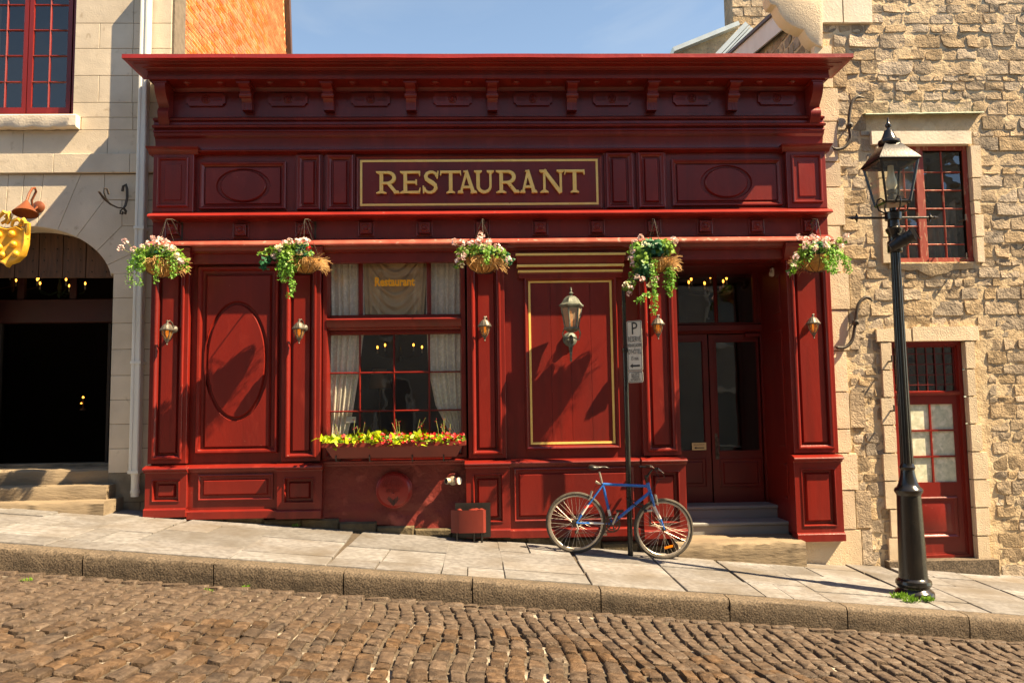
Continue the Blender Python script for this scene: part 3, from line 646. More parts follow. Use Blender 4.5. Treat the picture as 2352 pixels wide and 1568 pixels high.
def letter(ch, x0, x1, z0, z1):
    """roman capital built of bars, bowls and serifs; every stroke sits at its own depth"""
    b = MB(); H = z1-z0; W = x1-x0; T = .155*H; t = .1*H; k = [0]
    def dep(): k[0] += 1; return -.098 - .0016*k[0]
    def poly(pts): b.prism(pts, dep(), -.058, 'y')
    def bar(ax, az, bx, bz, ta=T, tb=None):
        tb = tb or ta; d = Vector((bx-ax, bz-az)).normalized(); n = Vector((-d.y, d.x))
        poly([(ax+n.x*ta/2, az+n.y*ta/2), (ax-n.x*ta/2, az-n.y*ta/2), (bx-n.x*tb/2, bz-n.y*tb/2), (bx+n.x*tb/2, bz+n.y*tb/2)])
    def ser(x, z, w, up):                                        # flared foot
        s = 1 if up else -1
        poly([(x-w/2, z), (x-w/2, z+s*.045*H), (x-T*.5, z+s*.12*H), (x+T*.5, z+s*.12*H), (x+w/2, z+s*.045*H), (x+w/2, z)][::s])
    def strip(pts, ths):
        y = dep(); vs = []; n = len(pts)
        for i in range(n):
            a = Vector(pts[max(0, i-1)]); c = Vector(pts[min(n-1, i+1)]); d = (c-a).normalized(); nn = Vector((-d.y, d.x))
            p = Vector(pts[i])
            for yy in (y, -.058):
                for s in (1, -1): vs.append((p.x+nn.x*ths[i]/2*s, yy, p.y+nn.y*ths[i]/2*s))
        f = []
        for i in range(n-1):
            o = i*4
            f += [(o, o+4, o+5, o+1), (o, o+2, o+6, o+4), (o+1, o+5, o+7, o+3)]
        f += [(0, 1, 3, 2), ((n-1)*4, (n-1)*4+2, (n-1)*4+3, (n-1)*4+1)]
        b.add(vs, f)
    def arc(cx, cz, rx, rz, a0, a1, th, n=18):
        strip([(cx+rx*math.cos(R(a0+(a1-a0)*i/n)), cz+rz*math.sin(R(a0+(a1-a0)*i/n))) for i in range(n+1)], [th(i/n) if callable(th) else th for i in range(n+1)])
    if ch == 'R':
        s = x0+.24*W; bar(s, z0, s, z1); ser(s, z0, .44*W, True); ser(s-.03*W, z1, .40*W, False)
        bar(s, z1-t*.55, s+.26*W, z1-t*.55, t); bar(s, z0+.47*H, s+.26*W, z0+.47*H, t)
        arc(s+.25*W, z0+.71*H, .3*W, .24*H, -90, 90, lambda q: t+(T-t)*math.sin(math.pi*q))
        bar(s+.3*W, z0+.46*H, x1-.12*W, z0+.02*H, T*.9); ser(x1-.1*W, z0, .24*W, True)
    elif ch == 'E':
        s = x0+.26*W; bar(s, z0, s, z1); ser(s-.05*W, z0, .42*W, True); ser(s-.05*W, z1, .42*W, False)
        bar(s, z1-t*.5, x1-.04*W, z1-t*.5, t); bar(x1-.05*W, z1, x1-.03*W, z1-.22*H, t*.8, t*.4)
        bar(s, z0+.5*H, x1-.2*W, z0+.5*H, t); bar(x1-.2*W, z0+.38*H, x1-.2*W, z0+.62*H, t*.7)
        bar(s, z0+t*.5, x1-.04*W, z0+t*.5, t); bar(x1-.07*W, z0, x1, z0+.24*H, t*.9, t*.4)
    elif ch == 'S':
        c = (x0+x1)/2; pts = [(.86,.76),(.78,.89),(.62,.955),(.45,.955),(.28,.89),(.2,.77),(.25,.65),(.4,.56),(.6,.47),(.76,.37),(.8,.24),(.7,.11),(.52,.045),(.34,.05),(.18,.12),(.1,.26)]
        th = [.7,.75,.7,.75,.85,1,1.1,1.2,1.2,1.1,1,.85,.7,.7,.75,.7]
        strip([(x0+p*W, z0+q*H) for p, q in pts], [T*q for q in th])
        bar(x0+.87*W, z0+.66*H, x0+.93*W, z1, t*.6, t*.6); bar(x0+.08*W, z0, x0+.06*W, z0+.34*H, t*.6, t*.6)
    elif ch == 'T':
        c = (x0+x1)/2; bar(c, z0, c, z1); ser(c, z0, .42*W, True); bar(x0+.04*W, z1-t*.5, x1-.04*W, z1-t*.5, t)
        bar(x0+.05*W, z1, x0+.005*W, z1-.2*H, t*.9, t*.4); bar(x1-.05*W, z1, x1-.005*W, z1-.2*H, t*.9, t*.4)
    elif ch == 'A':
        c = (x0+x1)/2-.02*W; bar(x0+.16*W, z0, c, z1, t); bar(c-.04*W, z1, x1-.17*W, z0, T); bar(x0+.27*W, z0+.27*H, x1-.27*W, z0+.27*H, t)
        ser(x0+.15*W, z0, .3*W, True); ser(x1-.16*W, z0, .34*W, True); bar(c-.17*W, z1-.03*H, c+.02*W, z1-.06*H, t*.6)
    elif ch == 'U':
        l, r = x0+.2*W, x1-.18*W; bar(l, z0+.32*H, l, z1); bar(r, z0+.32*H, r, z1, t)
        arc((l+r)/2, z0+.33*H, (r-l)/2, .28*H, 180, 360, lambda q: T+(t-T)*q)
        ser(l, z1, .4*W, False); ser(r, z1, .36*W, False)
    elif ch == 'N':
        l, r = x0+.18*W, x1-.15*W; bar(l, z0, l, z1, t); bar(r, z0, r, z1, t); bar(l-.02*W, z1, r, z0, T)
        ser(l, z0, .34*W, True); ser(l-.05*W, z1, .3*W, False); ser(r, z1, .32*W, False)
    return b
for ch, a, b in (('R',528,690),('E',697,838),('S',852,970),('T',978,1122),('A',1098,1232),('U',1213,1352),('R',1363,1525),('A',1533,1652),('N',1672,1842),('T',1845,1982)):
    u0, u1 = (1200+a/1.742)/1.7415, (1200+b/1.742)/1.7415
    k = (u0-863)/(1340-863); v0, v1 = 394-4.2*k, 445-2.6*k
    X0, X1, Z0, Z1 = rc(u0, v0, u1, v1, -.09)
    letter(ch, X0, X1, Z0, Z1).build('letter', GOLD, rest_o, sb)

# upper bands and bracket frieze
MB().corn(XL, XR, [(.0, z_(351, .1)), (.06, z_(351, .1)), (.08, z_(349, .1)), (.11, z_(347, .1)), (.135, z_(345.5, .13)), (.14, z_(343, .13)), (.06, z_(340.5, .06)),
    (.055, z_(330, .06)), (.07, z_(316, .07)), (.1, z_(309, .1)), (.105, z_(303, .1)), (.125, z_(300, .12)), (.12, z_(297, .12)), (.1, z_(295.5, .1)), (.1, z_(293, .1)), (.15, z_(290, .15)), (.155, z_(286, .15)), (.11, z_(284, .11)),
    (.1, z_(276, .1)), (.13, z_(274, .13)), (.135, z_(270, .13)), (.05, z_(267, .05)), (.0, z_(267, .05))], side=.12).build('frieze_mouldings', RED, rest_o)
zf0, zf1 = z_(267, .03), z_(204, .03)
Zs = z_(180, .34)                                            # soffit height
cor = MB().corn(XL, XR, [(.0, Zs-.05), (.05, Zs-.05), (.06, Zs-.02), (.08, Zs-.003), (.1, Zs), (.325, Zs), (.335, Zs-.012), (.36, Zs-.012), (.365, Zs+.026), (.35, Zs+.03), (.352, Zs+.09), (.37, Zs+.092), (.375, Zs+.102), (.4, Zs+.105), (.41, Zs+.116), (.45, Zs+.122), (.49, Zs+.124), (.495, Zs+.132), (.545, Zs+.134), (.55, Zs+.14), (.585, Zs+.142), (.585, Zs+.15), (.0, Zs+.15)], side=lambda o: max(0, o-.36)*.84).build('cornice', RED, rest_o)
gz = z_(132.5, .62)
gpts = 42; gx0, gx1 = XL-.2, XR+.2
gm = MB()
for i in range(gpts+1):
    X = gx0+(gx1-gx0)*i/gpts; dz = .008*noise.noise(Vector((X*1.1, 0, 0)))+.004*noise.noise(Vector((X*6, 4, 0))); dy = .006*noise.noise(Vector((X*4, 9, 0)))
    gm.v += [(X, .02, gz+.06), (X, -.6+dy, gz+.056+dz*.6), (X, -.618+dy, gz+.048+dz*.6), (X, -.622+dy, gz+.004+dz), (X, -.63+dy, gz-.002+dz), (X, -.612+dy, gz-.006+dz), (X, -.54, gz-.002), (X, .02, gz-.002)]
for i in range(gpts):
    for k in range(8): a = i*8+k; b2 = i*8+(k+1) % 8; gm.f.append((a, a+8, b2+8, b2)); gm.m.append(0)
gm.f += [tuple(range(8)), tuple(range(gpts*8+7, gpts*8-1, -1))]; gm.m += [0, 0]
gm.build('roof_flashing', RED_METAL, rest_o, cor, sharp=25)
MB().box(gx0+.03, gx1-.03, -.56, .34, gz+.062, gz+.075).build('roof_cover', ASHLAR_DIRTY, rest_o, cor)
# soffit knobs
ub = [563, 752, 943, 1131, 1315, 1500, 1687]
allb = [372] + ub + [1877]
for a, b in zip(allb, allb[1:]):
    for q in (.3, .7):
        c = px(a+(b-a)*q, 196, -.22)
        MB().lathe([(.06, 0), (.06, -.008), (.045, -.022), (.03, -.026), (.012, -.036), (.004, -.04)], (c.x, -.2, Zs+.002), 14).build('soffit_rosette', RED, rest_o, cor)
# consoles
def console(X, w, zt, zb, prof, grooves=True):
    H = zt-zb
    poly = [(-.03, zb), (-.03, zt)] + [(-o, zb+H*q) for o, q in prof]
    m_ = MB().prism(poly, X-w/2, X+w/2, 'x')
    c = m_.build('console_bracket', RED, rest_o, sharp=28)
    MB().box(X-w/2-.02, X+w/2+.02, -prof[0][0]-.015, -.03, zt-.045, zt+.002).build('console_cap', RED, rest_o, c)
    if grooves:
        MB().tube([(X-w/2-.012, -.17, zb+H*.52), (X+w/2+.012, -.17, zb+H*.52)], .033, 10).build('console_roll', RED, rest_o, c)
        for d in (-.3, 0, .3): MB().box(X+d*w-.006, X+d*w+.006, -.125, -.06, zb-.002, zb+H*.3).build('console_reed', RED, rest_o, c)
    return c
for u in ub:
    X = px(u, 225, -.2).x
    console(X, .125, Zs+.004, px(u, 254, -.1).z, [(.30, 1.0), (.30, .86), (.27, .8), (.215, .74), (.2, .66), (.205, .56), (.19, .47), (.15, .4), (.125, .3), (.118, .15), (.12, 0)])
for u in (374, 1873):
    X = px(u, 235, -.2).x
    console(X, .13, Zs+.004, px(u, 287, -.15).z, [(.31, 1.0), (.315, .9), (.31, .8), (.29, .7), (.25, .6), (.205, .52), (.17, .46), (.16, .42), (.19, .37), (.205, .3), (.2, .22), (.175, .12), (.15, .05), (.14, 0)], False)
for u, v in ((472, 228), (661, 228), (851, 228), (1039, 227), (1224, 227), (1406, 227), (1590, 226), (1785, 225)):
    c = px(u, v, -.06); A, B, n = .245, .083, .035
    poly = []
    for sx, sz in ((-1, -1), (1, -1), (1, 1), (-1, 1)):
        arcp = [(sx*A - sx*n*math.cos(R(t)), sz*B - sz*n*math.sin(R(t))) for t in (0, 22, 45, 68, 90)]
        arcp = [(sx*(A-n)+sx*n*(1-math.sin(R(t))), sz*(B-n)+sz*n*(1-math.cos(R(t)))) for t in (0, 22, 45, 68, 90)]
        poly += arcp if sx*sz > 0 else arcp[::-1]
    pl = MB().prism([(c.x+p, c.z+q) for p, q in poly], -.052, -.015, 'y').build('plaque', RED, rest_o)
    MB().lathe([(.055, .045), (.055, .058), (.046, .066), (.04, .058), (.034, .058), (.03, .07), (.02, .074), (.016, .068), (.01, .08), (.003, .083)], (c.x, 0, c.z), 20, 'y').build('bullseye', RED, rest_o, pl)
    r_ = MB()
    for sx in (-1, 1):
        for q in (-.014, 0, .014):
            xa, xb = sorted((c.x+sx*.085, c.x+sx*.2)); r_.box(xa, xb, -.058, -.05, c.z+q-.004, c.z+q+.004)
    r_.build('plaque_reeding', RED, rest_o, pl)

# ---- window
win = MB().rl(wx0, wx1, wz0, wz1, [(-.02, .03), (-.02, -.03), (.0, -.035), (.03, -.03), (.036, .0), (.05, .06), (.05, .16)], cap=False).build('window', RED, rest_o)
def glaze(u0, v0, u1, v1, Y, ucuts, vcuts, parent, t=.022, mt=RED, gmt=GLASS, d=.04, border=.05):
    X0, X1, Z0, Z1 = rc(u0, v0, u1, v1, Y)
    um, vm = (u0+u1)/2, (v0+v1)/2
    MB().rl(X0-border, X1+border, Z0-border, Z1+border, [(0, Y+d), (0, Y-.01), (border-.012, Y-.012), (border-.004, Y-.004), (border, Y+d*.6), (border, Y+d)], cap=False).build('sash', mt, rest_o, parent)
    xsx = [X0]+[xat(u, vm, Y) for u in ucuts]+[X1]; zsz = [Z1]+[px(um, v, Y).z for v in vcuts]+[Z0]
    for u in xsx[1:-1]: MB().prism([(u-t/2, Y+d*.8), (u-t/2, Y+.01), (u-.004, Y-.004), (u+.004, Y-.004), (u+t/2, Y+.01), (u+t/2, Y+d*.8)], Z0, Z1, 'z').build('glazing_bar', mt, rest_o, parent)
    for z in zsz[1:-1]: MB().prism([(Y+d*.75, z-t/2), (Y+.012, z-t/2), (Y-.002, z-.004), (Y-.002, z+.004), (Y+.012, z+t/2), (Y+d*.75, z+t/2)], X0, X1, 'x').build('glazing_bar', mt, rest_o, parent)
    for a, b in zip(xsx, xsx[1:]):
        for c, e in zip(zsz[1:], zsz):
            tl = rnd.uniform(-.0016, .0016); t2 = rnd.uniform(-.0016, .0016)
            MB().add([(a, Y+d*.5-tl, c), (b, Y+d*.5+tl, c), (b, Y+d*.5+tl+t2, e), (a, Y+d*.5-tl+t2, e)], [(0, 1, 2, 3)]).build('pane', gmt, rest_o, parent)
glaze(755, 597, 1058, 722, .09, (828, 985), (), win, t=.055)
glaze(751, 768, 1062, 1042, .09, (826, 905, 986), (855, 943), win)
ztr0, ztr1 = px(905, 757, .02).z, px(905, 731, .02).z
MB().corn(wx0+.03, wx1-.03, [(-.12, ztr0), (-.02, ztr0), (-.01, ztr0+.02), (.02, ztr0+.03), (.035, ztr0+.06), (.06, ztr1-.045), (.065, ztr1-.02), (.03, ztr1), (-.12, ztr1)], yb=.16).build('transom', RED, rest_o, win)
# room behind the window, closed
rm = MB(); a, b, z0, z1 = wx0-1.2, wx1+.6, 0.1, 3.85
rm.add([(a, .33, z0), (b, .33, z0), (b, 3.6, z0), (a, 3.6, z0), (a, .33, z1), (b, .33, z1), (b, 3.6, z1), (a, 3.6, z1)], [(0, 1, 2, 3), (7, 6, 5, 4), (3, 2, 6, 7), (1, 5, 6, 2), (0, 3, 7, 4)])
rm.build('dining_room', ROOM_WALL, rest_o)

# ---- doorway
DY = 1.0
dx0, dx1 = pilX[3][1]-.1, xat(1757, 900, DY)
jx0, jx1 = pilX[4][0], dx1                                   # right reveal runs from the pilaster back to the door frame
zl0 = zat(1154, DY, 1680); zl1 = zat(598, -.05, 1680)
rv = MB().prism([(jx0+.03, .0), (jx0+.03, 1.2), (jx1+.02, 1.06), (jx1+.02, DY-.02)], -.35, zl1+.05, 'z')
rv = MB(); rv.add([(jx0+.025, -.02, -.6), (jx1+.03, DY+.1, -.6), (jx1+.03, DY+.1, zl1+.06), (jx0+.025, -.02, zl1+.06), (jx0+.06, -.02, -.6), (jx1+.3, DY+.1, -.6), (jx1+.3, DY+.1, zl1+.06), (jx0+.06, -.02, zl1+.06)],
    [(0, 1, 2, 3), (4, 7, 6, 5), (0, 4, 5, 1), (3, 2, 6, 7), (0, 3, 7, 4), (1, 5, 6, 2)])
rev = rv.build('reveal', RED, rest_o)
dirv = Vector((jx1-jx0, DY+.1, 0)).normalized(); nrm = Vector((-dirv.y, dirv.x, 0))
def on_rev(s, z, o): p = Vector((jx0+.025, -.02, z)) + dirv*s + nrm*o; return (p.x, p.y, p.z)
for za, zb in ((Z_CAP+.1, zat(760, .5, 1790)), (zl0+.12, Z_CAP-.1), (zat(725, .5, 1790), zl1-.15)):
    pm = MB(); rings = [(0, .002), (0, .018), (.012, .026), (.03, .02), (.04, .002), (.07, .002), (.09, .016)]
    sa, sb_ = .22, .92
    for ins, o in rings: pm.v += [on_rev(sa+ins, za+ins, o), on_rev(sb_-ins, za+ins, o), on_rev(sb_-ins, zb-ins, o), on_rev(sa+ins, zb-ins, o)]
    for k in range(len(rings)-1):
        for j in range(4): q = k*4+j; r2 = k*4+(j+1) % 4; pm.f.append((q, r2, r2+4, q+4)); pm.m.append(0)
    e = (len(rings)-1)*4; pm.f.append((e, e+1, e+2, e+3)); pm.m.append(0)
    pm.build('raised_panel', RED, rest_o, rev)
MB().box(pilX[3][1]-.16, pilX[3][1]-.02, .0, DY+.1, -.7, zl1+.05).build('reveal', RED, rest_o)
MB().box(dx0-.1, XR-.02, .33, DY+.3, zl1, zl1+.06).build('porch_ceiling', DKRED, rest_o)
fr = MB(); fr.box(dx0-.1, xat(1556, 900, DY), DY, DY+.1, zl0, zl1); fr.box(xat(1750, 900, DY), dx1+.03, DY-.01, DY+.1, zl0, zl1)
door_fr = fr.build('door_frame', DKRED, rest_o)
za, zb = zat(766, DY, 1650), zat(744, DY, 1650)
MB().corn(dx0, dx1, [(-DY-.1, za), (-DY+.0, za), (-DY+.02, za+.02), (-DY+.05, za+.04), (-DY+.05, zb-.02), (-DY+.01, zb), (-DY-.1, zb)], yb=DY+.1).build('transom', DKRED, rest_o, door_fr)
glaze(1558, 627, 1729, 740, DY, (1644,), (), door_fr, t=.05, mt=DKRED, border=.045)
X0, X1, Z0, Z1 = rc(1731, 612, 1750, 742, DY+.02)
MB().box(X0+.0, X1+.02, DY+.005, DY+.08, Z0, Z1+.1).build('transom_side', DKRED, rest_o, door_fr)
MB().box(dx0, dx1, DY+.004, DY+.09, zat(626, DY, 1650)+.03, zl1).build('door_head', DKRED, rest_o, door_fr)
def door_leaf(u0, u1, g0, g1, top=768, bot=1154):
    X0, X1, Z0, Z1 = rc(u0, top, u1, bot, DY)
    gx0, gx1, gz0, gz1 = rc(g0, 784, g1, 1034, DY)
    d = MB(); Yf = DY+.03
    d.box(X0, gx0, Yf, Yf+.045, Z0, Z1); d.box(gx1, X1, Yf, Yf+.045, Z0, Z1); d.box(gx0, gx1, Yf, Yf+.045, gz1, Z1); d.box(gx0, gx1, Yf, Yf+.045, Z0, gz0)
    o = d.build('door', DKRED, rest_o)
    MB().rl(gx0, gx1, gz0, gz1, [(-.025, Yf+.001), (-.025, Yf-.012), (-.006, Yf-.012), (.004, Yf+.014)], cap=False).build('glass_bead', DKRED, rest_o, o)
    MB().add([(gx0, Yf+.018, gz0), (gx1, Yf+.018, gz0), (gx1, Yf+.018, gz1), (gx0, Yf+.018, gz1)], [(0, 1, 2, 3)]).build('door_pane', GLASS, rest_o, o)
    pz0, pz1 = Z0+.2, gz0-.1
    MB().rl(gx0-.01, gx1+.01, pz0, pz1, [(0, Yf+.001), (0, Yf-.008), (.012, Yf-.012), (.02, Yf-.002), (.05, Yf-.0015), (.065, Yf-.014)]).build('raised_panel', DKRED, rest_o, o)
    return o, X0, X1, Yf
d1, _, _, _ = door_leaf(1556, 1632, 1559, 1617)
d2, hx0, hx1, Yf = door_leaf(1635, 1750, 1650, 1743)
X0, X1, Z0, Z1 = rc(1644, 995, 1653, 1055, DY)
pl = MB().cbox(X0, X1, Yf-.008, Yf, Z0, Z1, .003).build('handle_plate', LAMP_GREY, rest_o, d2)
xm = (X0+X1)/2
MB().tube([(xm, Yf-.005, Z1-.05), (xm, Yf-.05, Z1-.07), (xm, Yf-.055, (Z0+Z1)/2), (xm, Yf-.05, Z0+.07), (xm, Yf-.005, Z0+.05)], .009, 8).build('handle', LAMP_GREY, rest_o, d2)
cl = px(1728, 770, DY-.04); MB().cbox(cl.x-.1, cl.x+.1, DY-.05, DY+.02, cl.z-.02, cl.z+.03, .004).build('door_closer', DKRED, rest_o, d2)
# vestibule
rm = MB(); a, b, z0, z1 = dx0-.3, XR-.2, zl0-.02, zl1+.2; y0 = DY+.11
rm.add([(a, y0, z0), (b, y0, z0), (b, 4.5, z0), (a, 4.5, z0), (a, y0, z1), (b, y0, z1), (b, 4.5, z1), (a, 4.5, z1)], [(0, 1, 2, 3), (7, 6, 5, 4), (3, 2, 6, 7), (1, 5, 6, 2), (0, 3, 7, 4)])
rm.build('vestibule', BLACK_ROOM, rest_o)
# steps
sx0 = pilX[3][1]-.25
zs_ = [zl0-.0, zl0-.0, zat(1197, .28, 1690)]
def step(name, x0, x1, y0, y1, z0, z1, mt, nose=.02, c=.012):
    return MB().prism([(y1, z0), (y0+nose, z0), (y0+nose, z1-.045), (y0, z1-.035), (y0, z1-c), (y0+c, z1), (y1, z1)], x0, x1, 'x').build(name, mt, rest_o)
zt1 = px(1690, 1161, .62).z; zt2 = px(1690, 1199, .25).z; zt3 = px(1700, 1243, -.3).z
step('step', sx0, jx1+.2, .62, DY+.12, -.7, zt1, STEP_PAINT)
step('step', sx0, jx0+.1, .25, .63, -.7, zt2, STEP_PAINT)
ss = MB(); X0s, X1s = px(1562, 1250, -.36).x-.02, px(1853, 1262, -.36).x
rs = random.Random(9); n = 24; pr = [(.3, -.75), (-.34, -.75), (-.35, -.1), (-.345, -.03), (-.32, -.004), (.3, .0)]
for i in range(n+1):
    X = X0s+(X1s-X0s)*i/n
    for k, (y, dz) in enumerate(pr): ss.v.append((X, y+(rs.uniform(-.012, .012) if 0 < k < 5 else 0), zt3+dz+(rs.uniform(-.008, .008) if k in (3, 4) else 0)))
for i in range(n):
    for k in range(5): q = i*6+k; ss.f.append((q, q+6, q+7, q+1)); ss.m.append(0)
ss.f += [tuple(range(6)), tuple(range(n*6+5, n*6-1, -1))]; ss.m += [0, 0]
ss.build('stone_step', STEP_STONE, rest_o, sharp=40)

# ================================================================ left stone building
LY = 0.25
left_o = thing('stone_townhouse', (px(150, 1185, LY).x, LY, pav(-5.3, LY)), 'pale ashlar stone building with arched entrance and red grid window', 'building')
def inset(poly, d):
    n = len(poly); out = []
    ar = sum(poly[i][0]*poly[(i+1) % n][1]-poly[(i+1) % n][0]*poly[i][1] for i in range(n)); s = 1 if ar > 0 else -1
    for i in range(n):
        p, q, r = Vector(poly[i-1]), Vector(poly[i]), Vector(poly[(i+1) % n])
        a = (q-p).normalized(); b = (r-q).normalized()
        na = Vector((-a.y, a.x))*s; nb = Vector((-b.y, b.x))*s
        k = (na+nb); L = max(.35, 1+na.dot(nb)); out.append((q.x+k.x*d/L, q.y+k.y*d/L))
    return out
def block(polyD, yf=LY, yb=LY+.1, gap=.0025, mt=ASHLAR, world=False, ch=.004, name='stone_block'):
    poly = polyD if world else [(px(u, v, LY).x, px(u, v, LY).z) for u, v in polyD]
    a = inset(poly, gap); b = inset(poly, gap+ch); n = len(a)
    v = [(x, yb, z) for x, z in a] + [(x, yf+ch, z) for x, z in a] + [(x, yf, z) for x, z in b]
    f = [(k*n+j, k*n+(j+1) % n, (k+1)*n+(j+1) % n, (k+1)*n+j) for k in range(2) for j in range(n)] + [tuple(range(2*n, 3*n)), tuple(range(n-1, -1, -1))]
    return MB().add(v, f).build(name, mt, left_o)
X_C = -4.045                                        # the corner of the building
def zl(v): return px(200, v, LY).z
def xl(u, v=200): return px(u, v, LY).x
def rb(u0, v0, u1, v1, **k):
    X0, X1, Z0, Z1 = (u0 if isinstance(u0, float) else xl(u0, (v0+v1)/2)), (u1 if isinstance(u1, float) else xl(u1, (v0+v1)/2)), zl(v1), zl(v0)
    return block([(X0, Z0), (X1, Z0), (X1, Z1), (X0, Z1)], world=True, **k)
WXR = xl(171, 130)                                  # right side of the upstairs window opening
WXL = xl(-43, 130)
FARL = -9.0
for v0, v1, cuts in ((-300, -130, (250,)), (-130, -62, (305,)), (-62, -4, (228,)), (-4, 54, (307,)), (54, 112, (229, 306)), (112, 174, (304,)), (174, 236, (227, 304)), (236, 270, (305,))):
    e = [WXR] + [xl(c, (v0+v1)/2) for c in cuts] + [X_C]
    for a, b in zip(e, e[1:]): rb(a, v0, b, v1)
    if v0 < -62 and v1 <= -62: rb(WXL, v0, WXR, v1)
    rb(FARL, v0, (FARL+WXL)/2-.2, v1); rb((FARL+WXL)/2-.2, v0, WXL, v1)
for v0, v1, cuts in ((270, 299, (305,)),):
    e = [xl(186, 285)] + [xl(c, 285) for c in cuts] + [X_C]
    for a, b in zip(e, e[1:]): rb(a, v0, b, v1)
    rb(FARL, v0, xl(-60, 285), v1)
e = [FARL, xl(-60, 327), xl(53, 327), xl(247, 327), X_C]
for a, b in zip(e, e[1:]): rb(a, 299, b, 355)
e = [FARL, xl(-90, 377), xl(127, 377), xl(301, 377), X_C]
for a, b in zip(e, e[1:]): rb(a, 355, b, 399, yf=LY-.045, name='string_course_block')
# sill
sl = MB(); X0, X1 = xl(-62, 285), xl(184, 285); z0, z1 = zl(298), zl(269); rs = random.Random(2); n = 20
for i in range(n+1):
    X = X0+(X1-X0)*i/n
    for y, z in ((LY+.1, z0), (LY-.11+rs.uniform(-.006, .006), z0+rs.uniform(-.008, .008)), (LY-.12, z0+.02), (LY-.12, z1-.015), (LY-.105, z1), (LY+.12, z1+.01)): sl.v.append((X, y, z))
for i in range(n):
    for k in range(5): q = i*6+k; sl.f.append((q, q+6, q+7, q+1)); sl.m.append(0)
sl.f += [tuple(range(6)), tuple(range(n*6+5, n*6-1, -1))]; sl.m += [0, 0]
sl.build('window_sill', LINTEL, left_o, sharp=40)
# arch
def fa(u): return 650-130*math.sqrt(max(0, 1-((u-60)/196.)**2))
def arcpts(a, b, n=5): return [(a+(b-a)*i/n, fa(a+(b-a)*i/n)) for i in range(n+1)]
AD = LY+.38
T_ = 400
block([(56, T_), (100, T_)] + arcpts(85, 44, 4), yb=AD, name='voussoir')
block([(20, T_), (56, T_)] + arcpts(44, 10, 4), yb=AD, name='voussoir')
block([(-60, T_), (20, T_)] + arcpts(10, -60, 6), yb=AD, name='voussoir')
block([(100, T_), (186, T_)] + arcpts(132, 85, 5), yb=AD, name='voussoir')
block([(186, T_), (240, T_), (240, 459)] + arcpts(175, 132, 5), yb=AD, name='voussoir')
block([(240, 459), (280, 460), (280, 519)] + arcpts(222, 175, 5), yb=AD, name='voussoir')
block([(240, T_), (400, T_), (400, 460), (240, 459)]); block([(280, 460), (400, 460), (400, 519), (280, 519)])
block([(280, 519), (400, 519), (400, 576), (311, 579)] + arcpts(246, 222, 4), yb=AD, name='voussoir')
block([(311, 579), (400, 576), (400, 629)] + [(255.7, 629)] + arcpts(254.5, 246, 4), yb=AD, name='voussoir')
XJ = xl(253, 900)
jy = [629, 685, 743, 803, 863, 919, 975, 1031, 1087, 1154, 1200]
for i, (v0, v1) in enumerate(zip(jy, jy[1:])):
    X0, X1, Z0, Z1 = XJ, -4.06, zl(v1), zl(v0)
    m_ = ASHLAR if i < 8 else ASHLAR_DIRTY
    split = X0 + (X1-X0)*(.62 if i % 2 else 1.0)
    block([(X0, Z0), (split, Z0), (split, Z1), (X0, Z1)], world=True, yb=AD, mt=m_, name='jamb_block')
    if i % 2: block([(split, Z0), (X1, Z0), (X1, Z1), (split, Z1)], world=True, yb=LY+.1, mt=m_, name='jamb_block')
# left side of the arch, outside the picture
XA = xl(-136, 900)
for v0, v1 in zip(jy, jy[1:]): block([(FARL, zl(v1)), (XA, zl(v1)), (XA, zl(v0)), (FARL, zl(v0))], world=True, yb=AD, name='jamb_block')
block([(-330, T_), (-60, T_)] + arcpts(-60, -136, 8) + [(-136, 629), (-330, 629)], yb=AD)
# backing masonry
bk = MB(); y0, y1 = LY+.012, LY+.4
bk.box(FARL, WXL, y0, y1, zl(620), 8.5); bk.box(WXR, X_C+.03, y0, y1, zl(520), 8.5); bk.box(XJ+.02, -4.02, y0, y1, -.2, zl(520)); bk.box(WXL, WXR, y0, y1, zl(505), zl(272)); bk.box(WXL, WXR, y0, y1, zl(-66), 8.5); bk.box(FARL, XA-.02, y0, y1, -.2, zl(620))
bk.build('wall', JOINT, left_o)
# upstairs window
X0, X1, Z0, Z1 = WXL, WXR, zl(268), zl(-62)
wl = MB().rl(X0, X1, Z0, Z1, [(0, LY+.3), (0, LY+.06), (.05, LY+.06), (.06, LY+.1)], cap=False).build('window', RED, left_o)
def leaf(u0, u1, ucut, vcuts):
    Y = LY+.085
    a, b, c, d = rc(u0, -56, u1, 262, Y); st = .055
    MB().rl(a, b, c, d, [(0, Y+.045), (0, Y), (st, Y), (st+.006, Y+.02)], cap=False).build('casement', RED, left_o, wl)
    xc = px(ucut, 130, Y).x
    xsx = [a+st, xc, b-st]; zsz = [d-st]+[px(ucut, v, Y).z for v in vcuts]+[c+.07]
    MB().box(a+.01, b-.01, Y-.002, Y+.04, c+.002, c+.085).build('bottom_rail', RED, left_o, wl)
    MB().prism([(xc-.011, Y+.035), (xc-.011, Y+.012), (xc, Y+.0), (xc+.011, Y+.012), (xc+.011, Y+.035)], c+.06, d-.02, 'z').build('glazing_bar', RED, left_o, wl)
    for z in zsz[1:-1]: MB().prism([(Y+.033, z-.011), (Y+.014, z-.011), (Y+.003, z), (Y+.014, z+.011), (Y+.033, z+.011)], a+.03, b-.03, 'x').build('glazing_bar', RED, left_o, wl)
    for p, q in zip(xsx, xsx[1:]):
        for r_, s in zip(zsz[1:], zsz):
            t = rnd.uniform(-.002, .002)
            MB().add([(p, Y+.022+t, r_), (q, Y+.022-t, r_), (q, Y+.022-t, s), (p, Y+.022+t, s)], [(0, 1, 2, 3)]).build('pane', GLASS, left_o, wl)
vc = (11, 69, 128, 188)
